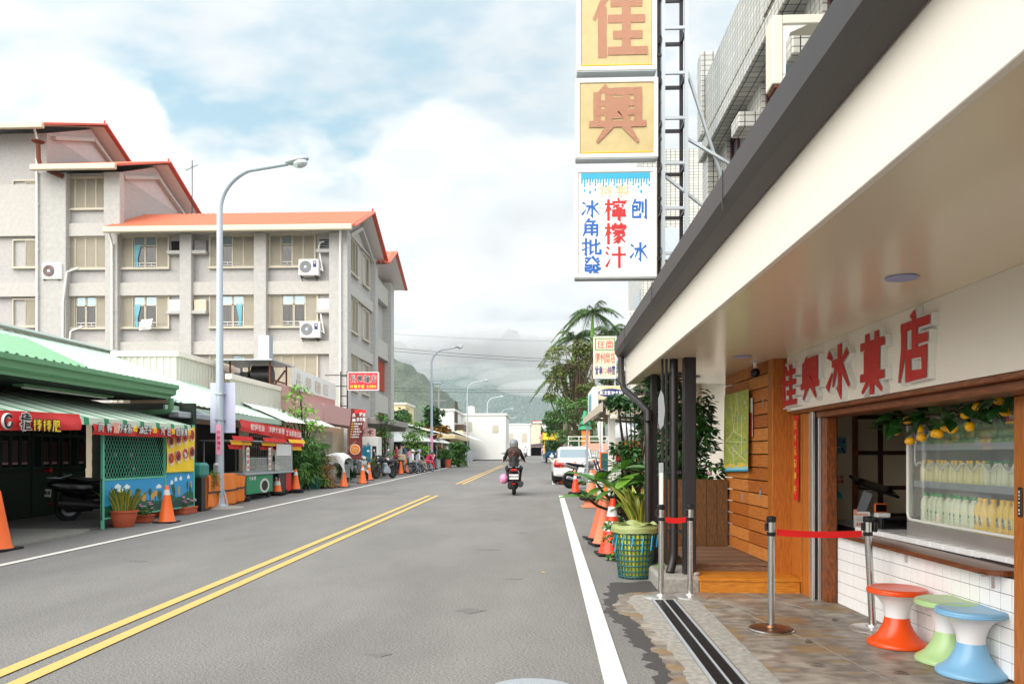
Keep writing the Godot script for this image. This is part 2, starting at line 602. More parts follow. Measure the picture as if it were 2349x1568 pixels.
func make_materials() -> void:
	flat("white_paint", Color(.86, .86, .84), .5)
	flat("cream_paint", Color(.9, .87, .82), .35)
	flat("cream_gloss", Color(.9, .84, .74), .2)
	flat("beige_wall", Color(.82, .76, .66), .7)
	flat("dark_brown", Color(.2, .175, .17), .45)
	flat("dark_metal", Color(.17, .16, .165), .4, .3)
	flat("black_rubber", Color(.05, .05, .05), .8)
	flat("black_plastic", Color(.06, .06, .065), .4)
	flat("black_gloss", Color(.03, .03, .035), .12)
	flat("steel", Color(.75, .75, .74), .22, 1.0)
	flat("brushed_steel", Color(.8, .79, .78), .34, .8)
	flat("galvanised", Color(.66, .69, .71), .5, .55)
	flat("grey_paint", Color(.6, .62, .64), .55)
	flat("red_print", Color(.76, .12, .1), .5)
	flat("sign_red", Color(.72, .07, .07), .4)
	flat("letter_red", Color(.7, .1, .07), .45)
	flat("banner_red", Color(.8, .13, .13), .6)
	flat("belt_red", Color(.8, .03, .03), .7)
	flat("blue_print", Color(.05, .35, .66), .5)
	flat("navy_print", Color(.08, .12, .42), .5)
	flat("cyan_print", Color(.16, .62, .76), .5)
	flat("pink_print", Color(.9, .6, .52), .5)
	flat("peach_print", Color(.93, .72, .58), .5)
	flat("green_print", Color(.08, .52, .34), .5)
	flat("black_print", Color(.05, .05, .06), .5)
	flat("yellow_print", Color(.95, .8, .12), .5)
	flat("gold_print", Color(.88, .68, .18), .4)
	flat("tile_white", Color(.93, .93, .93), .12)
	flat("grout", Color(.22, .19, .18), .9)
	flat("cone_orange", Color(.9, .39, .11), .45)
	flat("cone_faded", Color(.88, .5, .36), .6)
	flat("stool_orange", Color(.84, .28, .05), .28)
	flat("stool_green", Color(.63, .75, .52), .3)
	flat("stool_blue", Color(.46, .66, .8), .3)
	flat("stool_white", Color(.86, .86, .87), .3)
	flat("terracotta", Color(.7, .32, .2), .75)
	flat("teal_pot", Color(.2, .5, .46), .5)
	flat("teal_plastic", Color(.1, .32, .33), .45)
	flat("mint_paint", Color(.36, .7, .58), .5)
	flat("shutter_tan", Color(.7, .67, .6), .55)
	flat("frame_tan", Color(.73, .7, .63), .5)
	flat("roof_orange", Color(.8, .42, .29), .6)
	flat("trim_orange", Color(.8, .36, .27), .5)
	flat("soffit_pink", Color(.84, .82, .81), .7)
	flat("roof_white", Color(.83, .84, .83), .5)
	flat("roof_pale", Color(.66, .76, .69), .42)
	flat("roof_green", Color(.42, .62, .47), .42)
	flat("gutter_green", Color(.38, .58, .42), .45)
	flat("dark_green", Color(.07, .13, .09), .7)
	flat("tarp_orange", Color(.9, .48, .13), .5)
	flat("cloth_white", Color(.8, .8, .8), .9)
	flat("cloth_yellow", Color(.9, .66, .05), .8)
	flat("cloth_red", Color(.74, .06, .06), .8)
	flat("pink_wall", Color(.74, .58, .56), .7)
	flat("cream_metal", Color(.8, .79, .74), .5)
	flat("rust", Color(.4, .21, .13), .9)
	flat("maroon", Color(.24, .09, .09), .4)
	flat("skin", Color(.78, .58, .47), .6)
	flat("hair", Color(.06, .045, .04), .5)
	flat("helmet_grey", Color(.45, .46, .47), .3)
	flat("tail_red", Color(.62, .03, .03), .15)
	flat("amber", Color(.86, .4, .05), .2)
	flat("car_white", Color(.8, .8, .79), .18)
	flat("car_cream", Color(.8, .77, .7), .3)
	flat("truck_blue", Color(.07, .3, .42), .4)
	flat("truck_dark", Color(.1, .11, .11), .5)
	flat("lemon_yellow", Color(.93, .68, .05), .4)
	flat("lime_green", Color(.38, .56, .24), .35)
	flat("orange_fruit", Color(.9, .45, .08), .4)
	flat("cap_green", Color(.15, .58, .25), .35)
	flat("cap_yellow", Color(.92, .74, .06), .35)
	flat("juice_white", Color(.86, .89, .76), .25)
	flat("juice_pale", Color(.9, .88, .66), .25)
	flat("juice_yellow", Color(.93, .8, .36), .25)
	flat("bark", Color(.34, .28, .22), .9)
	flat("palm_bark", Color(.52, .48, .42), .9)
	flat("leaf_stem", Color(.2, .16, .11), .8)
	flat("brick", Color(.55, .28, .2), .9)
	flat("soil", Color(.12, .09, .07), .95)
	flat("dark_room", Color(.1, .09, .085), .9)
	flat("concrete_grey", Color(.5, .48, .45), .9)
	flat("sheet_blue", Color(.34, .58, .66), .5)
	flat("road_white", Color(.82, .81, .78), .7)
	flat("road_yellow", Color(.76, .63, .36), .7)
	flat("sign_face", Color(.9, .9, .91), .35)
	flat("sign_cream", Color(.82, .72, .48), .45)
	flat("bag_green", Color(.54, .58, .36), .35)
	flat("bag_yellow", Color(.72, .74, .1), .4)
	flat("plastic_lilac", Color(.62, .64, .8), .5)
	flat("wire", Color(.08, .08, .08), .6)
	flat("eave_cream", Color(.78, .75, .66), .6)
	flat("rust_red", Color(.66, .26, .13), .6)
	flat("siding_green", Color(.09, .14, .1), .7)
	flat("door_green", Color(.08, .17, .11), .6)
	flat("banner_brown", Color(.42, .15, .13), .7)
	flat("sign_red_face", Color(.83, .1, .18), .4)
	flat("green_dark_sheet", Color(.2, .26, .24), .6)
	flat("magenta", Color(.8, .08, .36), .6)
	flat("wave_blue", Color(.05, .5, .62), .4)
	flat("sign_cream_wall", Color(.83, .76, .6), .7)
	flat("shutter_dark", Color(.3, .22, .16), .6)
	flat("sign_pale", Color(.86, .8, .66), .45)
	flat("pink_deep", Color(.86, .36, .34), .5)
	flat("sign_green", Color(.05, .58, .38), .4)
	flat("lamp_grey", Color(.66, .7, .74), .45, .2)
	flat("plastic_lilac_pale", Color(.74, .75, .83), .5)
	flat("magenta_pale", Color(.88, .62, .72), .5)
	flat("cone_bright", Color(.93, .22, .05), .4)
	flat("cone_terra", Color(.72, .36, .24), .7)
	flat("worn_steel", Color(.5, .36, .27), .35, .85)
	flat("navy_gloss", Color(.06, .07, .1), .12)
	flat("silver_paint", Color(.62, .62, .62), .25, .5)
	flat("hair_brown", Color(.22, .12, .08), .45)
	flat("helmet_pink", Color(.9, .55, .7), .25)
	flat("awning_pale", Color(.76, .8, .74), .6)
	flat("headlamp", Color(.8, .82, .84), .1, .6)
	flat("jeans", Color(.18, .27, .4), .9)
	pane("glass", Color(.85, .92, .92, .08), .03)
	pane("dark_glass", Color(.1, .12, .13, .55), .05)
	var car_glass := flat("car_glass", Color(.5, .57, .6), .06)
	car_glass.metallic = .35
	var film := flat("clear_film", Color(.85, .86, .86, .25), .15)
	film.transparency = BaseMaterial3D.TRANSPARENCY_ALPHA
	# surfaces with grain
	noisy("asphalt", Color(.475, .468, .455), .19, .9, 1.1, .045, 21, 1024)
	M.asphalt.detail_enabled = true
	M.asphalt.detail_blend_mode = BaseMaterial3D.BLEND_MODE_MUL
	M.asphalt.detail_uv_layer = BaseMaterial3D.DETAIL_UV_2
	M.asphalt.detail_albedo = noise_tex(.006, 5, Color(.9, .9, .9), Color(1, 1, 1), 1024, 5)
	M.asphalt.uv2_triplanar = true
	M.asphalt.uv2_world_triplanar = true
	M.asphalt.uv2_scale = V(.11, .11, .045)
	bump("asphalt", 1.1, .05, 22, .6)
	noisy("patch_asphalt", Color(.4, .395, .385), .12, .9, 1.1, .05, 23, 512)
	noisy("wet_asphalt", Color(.2, .19, .185), .3, .75, 3.0, .05, 24, 512)
	noisy("ground_soil", Color(.38, .37, .33), .2, .95, .2, .01, 25, 512)
	noisy("wall_plaster", Color(.69, .68, .67), .05, .85, .35, .012, 26, 1024)
	bump("wall_plaster", 5.0, .06, 27, .25)
	noisy("pilaster", Color(.7, .695, .68), .06, .85, .3, .01, 28, 1024)
	noisy("band_paint", Color(.72, .71, .685), .05, .8, .3, .012, 29, 1024)
	noisy("pink_lit_plaster", Color(.78, .74, .73), .04, .85, .35, .012, 30, 512)  # wall plaster of the upper gables with pink light put into its colour
	noisy("concrete", Color(.58, .565, .535), .16, .85, .9, .016, 31, 1024)
	noisy("cable_grey", Color(.5, .5, .5), .1, .8, 1.0, .02, 32, 256)
	# the apron in front of the shop: worn concrete with ochre stains and a thin sealed film
	var ap := flat("apron", Color.WHITE, .5)
	ap.albedo_texture = stain_texture()
	tri_uv(ap, V(.26, .26, .26))
	ap.roughness_texture = noise_tex(.01, 41, Color(.3, .3, .3), Color(.75, .75, .75), 512, 5)
	ap.roughness = 1.0
	ap.metallic_specular = .5
	# timbers, grain along x, y or z
	wood("wood_z", Color(.66, .36, .13), Color(.82, .52, .24), V(5, 5, .55), .5)
	wood("wood_z_b", Color(.6, .31, .1), Color(.75, .44, .18), V(6, 6, .6), .5)
	wood("wood_z_c", Color(.72, .42, .18), Color(.86, .58, .3), V(4.4, 4.4, .45), .5)
	wood("wood_y", Color(.6, .33, .11), Color(.76, .46, .17), V(6, .5, 6), .36)
	wood("wood_y_dark", Color(.3, .14, .05), Color(.58, .31, .09), V(4, .9, 4), .4)
	wood("wood_x", Color(.66, .38, .08), Color(.83, .54, .15), V(.6, 6, 6), .45)
	wood("planter_wood", Color(.3, .2, .1), Color(.5, .34, .17), V(5, .8, 5), .65)
	wood("deck_wood", Color(.36, .26, .19), Color(.55, .43, .33), V(.7, 7, 9), .75)
	wood("deck_wood_b", Color(.3, .21, .15), Color(.47, .36, .28), V(.6, 7, 8), .75)
	wood("shelf_wood", Color(.3, .15, .06), Color(.52, .28, .11), V(6, 6, .5), .28)
	wood("frame_wood", Color(.16, .08, .04), Color(.28, .15, .07), V(6, 1, 6), .4)
	wood("header_wood", Color(.36, .18, .06), Color(.58, .32, .12), V(6, 6, .5), .35)
	# leaves
	for k in [["leaf_dark", Color(.13, .3, .1)], ["leaf_mid", Color(.25, .42, .14)], ["leaf_olive", Color(.38, .43, .2)], ["leaf_bright", Color(.4, .58, .18)], ["leaf_palm", Color(.26, .36, .18)], ["leaf_croton", Color(.55, .4, .16)], ["leaf_any", Color(1, 1, 1)]]:
		var m := flat(k[0], k[1], .42)
		m.vertex_color_use_as_albedo = true
		m.backlight_enabled = true
		m.backlight = Color(.12, .2, .04)
		m.cull_mode = BaseMaterial3D.CULL_DISABLED
	var vc := flat("painted", Color.WHITE, .7)
	vc.vertex_color_use_as_albedo = true
	vc.rim_enabled = true
	vc.rim = .06
	vc.rim_tint = .5
	noisy("hill_green", Color(.25, .32, .2), .55, 1.0, .016, .03, 44, 1024)
	noisy("hill_far", Color(.24, .32, .27), .4, 1.0, .004, .02, 45, 1024)

func flat(n: String, c: Color, rough: float, metal := .0) -> StandardMaterial3D:
	var m := StandardMaterial3D.new()
	m.resource_name = n
	m.albedo_color = c
	m.roughness = rough
	m.metallic = metal
	M[n] = m
	return m

func pane(n: String, c: Color, rough: float) -> void:
	var m := flat(n, c, rough)
	m.transparency = BaseMaterial3D.TRANSPARENCY_ALPHA

func tri_uv(m: StandardMaterial3D, s: Vector3) -> void:
	m.uv1_triplanar = true
	m.uv1_world_triplanar = true
	m.uv1_triplanar_sharpness = 6.0
	m.uv1_scale = s

func noise_tex(freq: float, sd: int, lo: Color, hi: Color, size: int, oct := 4) -> NoiseTexture2D:
	var t := NoiseTexture2D.new()
	var f := FastNoiseLite.new()
	f.seed = sd
	f.noise_type = FastNoiseLite.TYPE_SIMPLEX_SMOOTH
	f.frequency = freq
	f.fractal_octaves = oct
	f.fractal_gain = .6
	t.noise = f
	t.width = size
	t.height = size
	t.seamless = true
	var g := Gradient.new()
	g.offsets = PackedFloat32Array([.12, .88])
	g.colors = PackedColorArray([lo, hi])
	t.color_ramp = g
	return t

func noisy(n: String, c: Color, amount: float, rough: float, scl: float, freq: float, sd: int, size: int) -> void:
	var m := flat(n, Color.WHITE, rough)
	m.albedo_texture = noise_tex(freq, sd, c.darkened(amount), c.lightened(amount * .6), size, 6)
	tri_uv(m, Vector3.ONE * scl)

func bump(n: String, scl: float, freq: float, sd: int, height: float) -> void:
	var m: StandardMaterial3D = M[n]
	m.heightmap_enabled = true
	m.heightmap_texture = noise_tex(freq, sd, Color.BLACK, Color.WHITE, 512, 5)
	m.heightmap_scale = height

func wood(n: String, lo: Color, hi: Color, s: Vector3, rough: float) -> void:
	var m := flat(n, Color.WHITE, rough)
	m.albedo_texture = noise_tex(.02, n.hash() % 1000, lo, hi, 512, 5)
	tri_uv(m, s)

func stain_texture() -> ImageTexture:
	var n := 512
	var im := Image.create(n, n, false, Image.FORMAT_RGB8)
	var a := FastNoiseLite.new()
	a.seed = 61
	a.frequency = .012
	a.fractal_octaves = 5
	var b := FastNoiseLite.new()
	b.seed = 62
	b.frequency = .03
	b.fractal_octaves = 5
	for y in n:
		for x in n:
			var fx := absf(x / float(n) * 2.0 - 1.0)
			var s := a.get_noise_2d(fx * 250.0, absf(y / float(n) * 2.0 - 1.0) * 420.0)
			var t := b.get_noise_2d(fx * 300.0 + 90.0, absf(y / float(n) * 2.0 - 1.0) * 500.0)
			var c := Color(.53, .5, .46).lerp(Color(.42, .39, .36), clampf(.5 + t * 1.6, 0, 1))
			c = c.lerp(Color(.53, .41, .25), clampf(s * 2.2 - .15, 0, .6))
			c = c.lerp(Color(.68, .65, .6), clampf(-s * 2.0 - .45, 0, .6))
			im.set_pixel(x, y, c)
	return ImageTexture.create_from_image(im)

func sheet(n: String, poly: Array, m: String, up: float, label := "", uneven := .0) -> MeshInstance3D:
	var mb := MB.new()
	var p := PackedVector2Array()
	for q in poly:
		p.append(W(q[0], -q[1]))
	if Geometry2D.is_polygon_clockwise(p):
		p.reverse()
	var ids := Geometry2D.triangulate_polygon(p)
	if ids.is_empty():
		for q in Geometry2D.offset_polygon(p, .006):
			if not Geometry2D.is_polygon_clockwise(q) and q.size() > 8:
				p = q
				break
		ids = Geometry2D.triangulate_polygon(p)
	for i in range(0, ids.size(), 3):
		var t := [p[ids[i]], p[ids[i + 1]], p[ids[i + 2]]]
		if (t[1] - t[0]).cross(t[2] - t[0]) < 0:
			t.reverse()
		var w := []
		for k in 3:
			w.append(gp(t[k].x, -t[k].y, up))
		mb.tri(w[0], w[1], w[2])
	# a skirt, so that a slab has an edge
	for i in p.size():
		var a := p[i]
		var b := p[(i + 1) % p.size()]
		mb.quad(gp(a.x, -a.y, up - .05), gp(b.x, -b.y, up - .05), gp(b.x, -b.y, up), gp(a.x, -a.y, up))
	return struct(n, mb, m, label)

# an edge that wanders: points between the given ones are shifted by noise
func ragged(pts: Array, step: float, amount: float, sd: int) -> Array:
	var f := FastNoiseLite.new()
	f.seed = sd
	f.frequency = 3.0
	f.fractal_octaves = 4
	var out := []
	for i in pts.size() - 1:
		var a := W(pts[i][0], pts[i][1])
		var b := W(pts[i + 1][0], pts[i + 1][1])
		var n := maxi(1, int(a.distance_to(b) / step))
		for k in n:
			var p := a.lerp(b, float(k) / n)
			var q := W(f.get_noise_2d(p.x * 2.0, p.y * 2.0), f.get_noise_2d(p.y * 2.0 + 40.0, p.x * 2.0)) * amount
			out.append([p.x + q.x, p.y + q.y])
	out.append(pts[-1])
	return out

func build_ground() -> void:
	var g := MB.new()
	g.quad(gp(-1500, 40, -.06), gp(1500, 40, -.06), gp(1500, -1500, -.06), gp(-1500, -1500, -.06))
	struct("ground", g, "ground_soil", "bare ground under and beyond the street")
	sheet("road", [[-9.3, 9.0], [3.2, 9.0], [3.2, -175.0], [-9.3, -175.0]], "asphalt", .0, "grey asphalt street running towards the hills")
	# painted lines
	var edge_r := [[.3, 6.0], [.365, -4.5], [.475, -22.3]]
	paint_line("edge_line", edge_r, .135, "road_white", "white edge line right of the lane, from the foreground to the traffic cones")
	paint_line("edge_line", [[.36, -29.0], [.46, -36.5]], .13, "road_white", "short white parking bay line beside the parked white car")
	paint_line("edge_line", [[.36, -29.0], [1.0, -28.9]], .13, "road_white", "short white line across the end of the parking bay")
	paint_line("edge_line", [[.62, -50.0], [.95, -80.0], [.6, -150.0]], .14, "road_white", "far white edge line beyond the parked white car")
	paint_line("edge_line", [[-6.5, 6.0], [-6.52, -9.0], [-6.56, -30.0], [-6.9, -60.0]], .115, "road_white", "long white edge line along the market side")
	paint_line("edge_line", [[-6.9, -66.0], [-6.6, -150.0]], .13, "road_white", "far white edge line along the left kerb past the lamp posts")
	for s in [-.12, .12]:
		var side: String = "left" if s < 0 else "right"
		paint_line("centre_line", [[-3.31 + s, 6.0], [-3.27 + s, -22.2]], .11, "road_yellow", side + " yellow stripe of the near double centre line")
		paint_line("centre_line", [[-3.28 + s, -29.2], [-3.25 + s, -62.0]], .11, "road_yellow", side + " yellow stripe of the far double centre line beyond the gap")
	# repairs and worn spots
	sheet("asphalt_patch", ragged([[-5.9, -22.8], [-4.6, -22.6], [-4.7, -24.6], [-6.0, -24.7], [-5.9, -22.8]], .3, .05, 3), "patch_asphalt", .004, "dark asphalt repair left of the double yellow line")
	for q in [[-.75, -10.4, .16, .05], [-.62, -6.5, .13, .1], [-1.1, -5.1, .1, .05], [-.35, -12.5, .1, .04], [-.9, -14.8, .12, .06], [-5.0, -9.2, .1, .05], [-.3, -8.1, .09, .03]]:
		sheet("asphalt_scuff", ragged([[q[0] - q[2], q[1]], [q[0], q[1] - q[3]], [q[0] + q[2], q[1]], [q[0], q[1] + q[3]], [q[0] - q[2], q[1]]], .03, .05, int(q[1] * -10)), "patch_asphalt", .004, "small worn scuff in the asphalt")
	var lid := MB.new()
	lid.lathe([W(.0, .0), W(.27, .0), W(.275, -.01)], 28)
	for k in 5:
		lid.box(V(0, .002, -.16 + k * .08), V(.3, .006, .02))
	var mh := put("manhole_cover", lid, "galvanised")
	mh.position = gp(-.06, -4.32, .012)
	meta(mh, "round steel manhole cover in the asphalt at the bottom edge", "manhole cover")
	# the shop's apron with its broken edge, drain and dirt
	var edge := ragged([[.78, 6.0], [.8, -3.0], [.735, -4.47], [.78, -4.63], [.788, -4.9], [.767, -5.2], [.788, -5.55], [.752, -5.92], [.732, -6.35], [.63, -6.4], [.637, -6.78], [.74, -7.23], [.9, -7.35], [1.16, -7.4]], .035, .05, 9)
	var poly := edge.duplicate()
	poly.append_array([[1.16, -7.4], [2.9, -7.4], [2.9, 6.0]])
	sheet("apron", poly, "apron", .012, "worn stained concrete pavement in front of the shop")
	var dirt := ragged([[.7, 3.0], [.66, -4.2], [.7, -5.0], [.62, -5.9], [.54, -6.6], [.6, -7.25], [.72, -7.9], [1.16, -8.0]], .05, .09, 19)
	var back := ragged([[1.2, -7.3], [.9, -7.2], [.82, -6.6], [.86, -5.0], [.86, 3.0]], .3, .02, 4)
	dirt.append_array(back)
	sheet("broken_edge", dirt, "wet_asphalt", .005, "dark broken asphalt along the edge of the pavement")
	# grey cement shoulder between the broken edge and the drain
	var sh := ragged([[.84, 6.0], [.86, -4.4], [.88, -5.0], [.86, -5.6], [.83, -6.3], [.76, -6.9], [.86, -7.2], [.99, -7.2]], .05, .04, 29)
	sh.append_array([[.99, -7.2], [.99, 6.0]])
	sheet("shoulder", sh, "concrete", .016, "pale cement strip beside the drain")
	sheet("shoulder", [[1.225, -7.2], [1.42, -7.2], [1.4, -3.0], [1.38, 6.0], [1.225, 6.0]], "concrete", .015, "grey cement strip between drain and stained floor")
	var f := FastNoiseLite.new()
	f.seed = 4
	for k in [[[1.62, -7.2], [1.72, -6.3], [1.95, -5.4], [2.1, -4.3]], [[1.95, -7.3], [2.3, -6.6], [2.42, -5.6]], [[1.5, -7.0], [1.62, -6.95], [1.8, -6.4]]]:
		var a := ragged(k, .04, .02, int(k[0][0] * 100))
		var b := a.duplicate()
		b.reverse()
		for i in b.size():
			b[i] = [b[i][0] + .0035, b[i][1]]
		a.append_array(b)
		sheet("floor_crack", a, "concrete_grey", .0165, "thin crack in the stained concrete floor")
	# drain: a frame with its bars
	var gr := thing("drain_grate", "long steel drain grate set in the pavement by the rope posts", "drain grate", gp(1.1, -4.5))
	var fr := MB.new()
	for x in [-.095, .0, .095]:
		fr.bar(V(x, .021 + SL * 2.6, -2.6), V(x, .021 - SL * 8.0, 8.0), .014 if x == .0 else .02, .012)
	put("frame", fr, "grey_paint", gr)
	var bars := MB.new()
	for i in 300:
		var z := -2.56 + i * .0245
		for x in [-.048, .048]:
			bars.box(V(x, .018 - SL * z, z), V(.08, .01, .01))
	put("bars", bars, "dark_metal", gr).set_meta("kind", "stuff")
	var tr := MB.new()
	tr.quad(V(-.1, .0135 - SL * 8, 8), V(.1, .0135 - SL * 8, 8), V(.1, .0135 + SL * 2.6, -2.6), V(-.1, .0135 + SL * 2.6, -2.6))
	put("channel", tr, "black_rubber", gr)
	# bits lying on the pavement
	for q in [[1.9, -5.5], [1.75, -4.9], [2.2, -4.75], [1.66, -6.1], [2.35, -6.2]]:
		var lf := MB.new()
		lf.grid(4, 2, func(u: float, w: float) -> Vector3: return V((u - .5) * .09, .006 + .012 * sin(u * PI), (w - .5) * .035 * sin(u * 2.8 + .2)))
		var o := put("dead_leaf", lf, "bark")
		o.position = gp(q[0], q[1], .012)
		o.rotation.y = q[0] * 7.0
		meta(o, "dry brown leaf scrap on the stained pavement", "leaf", "leaf scraps on the pavement")
	build_hills()
	build_clouds()

func paint_line(n: String, pts: Array, w: float, m: String, label: String) -> void:
	var mb := MB.new()
	for i in pts.size() - 1:
		var a: Array = pts[i]
		var b: Array = pts[i + 1]
		mb.quad(gp(a[0], a[1], .008), gp(a[0] + w, a[1], .008), gp(b[0] + w, b[1], .008), gp(b[0], b[1], .008))
	struct(n, mb, m, label)

func build_hills() -> void:
	var f := FastNoiseLite.new()
	f.seed = 15
	f.frequency = .02
	f.fractal_octaves = 5
	f.fractal_gain = .6
	# the near green hill; its ridge as (x, height) at about 900 m
	var ridge := [[-700.0, 62.0], [-260.0, 88.0], [-215.0, 92.0], [-196.0, 104.0], [-178.0, 110.0], [-160.0, 104.0], [-148.0, 92.0], [-122.0, 74.0], [-98.0, 50.0], [-70.0, 36.0], [-40.0, 24.0], [.0, 17.0], [60.0, 13.0], [400.0, 10.0]]
	var near_hill := MB.new()
	near_hill.grid(260, 70, func(u: float, w: float) -> Vector3:
		var x := lerpf(-480.0, 220.0, u)
		var z := lerpf(-640.0, -1150.0, w)
		var h := .0
		for i in ridge.size() - 1:
			if x >= ridge[i][0] and x <= ridge[i + 1][0]:
				h = lerpf(ridge[i][1], ridge[i + 1][1], smoothstep(ridge[i][0], ridge[i + 1][0], x) * .6 + .4 * (x - ridge[i][0]) / (ridge[i + 1][0] - ridge[i][0]))
		var t := clampf((-640.0 - z) / 270.0, .0, 1.9)
		var prof := sin(minf(t, 1.0) * PI / 2.0) if t < 1.0 else cos((t - 1.0) * PI / 2.0)
		var nse := f.get_noise_2d(x, z) * 12.0 * prof + f.get_noise_2d(x * 5.0, z * 5.0) * 3.2 + f.get_noise_2d(x * 14.0 + 9.0, z * 14.0) * 1.6
		return V(x, gy(z) * .6 - 2.0 + h * prof + nse, z))
	struct("near_hill", near_hill, "hill_green", "steep green wooded hill behind the left side of the street")
	f.frequency = .004
	var far_r := [[-2600.0, 560.0], [-1500.0, 640.0], [-900.0, 600.0], [-560.0, 520.0], [-330.0, 545.0], [-150.0, 600.0], [60.0, 560.0], [200.0, 500.0], [420.0, 560.0], [900.0, 640.0], [1600.0, 560.0], [3000.0, 500.0]]
	var far_hill := MB.new()
	far_hill.grid(150, 40, func(u: float, w: float) -> Vector3:
		var x := lerpf(-2400.0, 2400.0, u)
		var z := lerpf(-2100.0, -4200.0, w)
		var h := .0
		for i in far_r.size() - 1:
			if x >= far_r[i][0] and x <= far_r[i + 1][0]:
				h = lerpf(far_r[i][1], far_r[i + 1][1], smoothstep(far_r[i][0], far_r[i + 1][0], x))
		var t := clampf((-2100.0 - z) / 1500.0, .0, 1.5)
		var prof := pow(minf(t, 1.0), .8)
		var rv := absf(f.get_noise_2d(x, z * .6))
		return V(x, 10.0 + (h * prof) * (1.0 - rv * .55 * (1.0 - prof * .4)) + f.get_noise_2d(x * 6.0, z * 6.0) * 26.0 * prof, z))
	struct("far_mountain", far_hill, "hill_far", "blue grey mountain fading into low cloud at the end of the street")

# low cloud lying against the mountain
func build_clouds() -> void:
	var fm := FogMaterial.new()
	fm.density = .006
	fm.albedo = Color(.98, .98, .98)
	for q in [[960, 800, 1700, 330, 90], [1060, 790, 1750, 360, 100], [1180, 800, 1750, 360, 100], [1290, 805, 1700, 330, 90], [1000, 850, 1650, 150, 45], [1110, 850, 1640, 120, 40], [1200, 865, 1650, 210, 45], [1290, 890, 1600, 280, 40], [1080, 880, 1600, 70, 20], [930, 870, 1650, 120, 50]]:
		var f := FogVolume.new()
		f.name = numbered("cloud")
		f.shape = RenderingServer.FOG_VOLUME_SHAPE_ELLIPSOID
		f.size = V(q[3], q[4], q[3] * .5)
		f.material = fm
		add_child(f)
		f.position = point(q[0], q[1], q[2])
		f.set_meta("kind", "structure")

func putw(n: String, mesh: Variant, m: Variant, parent: Node3D) -> MeshInstance3D:
	return put(n, mesh, m, parent, -parent.position)

func one(a: Vector3, b: Vector3, bv := .0) -> MB:
	var m := MB.new()
	m.bx(a, b, bv)
	return m

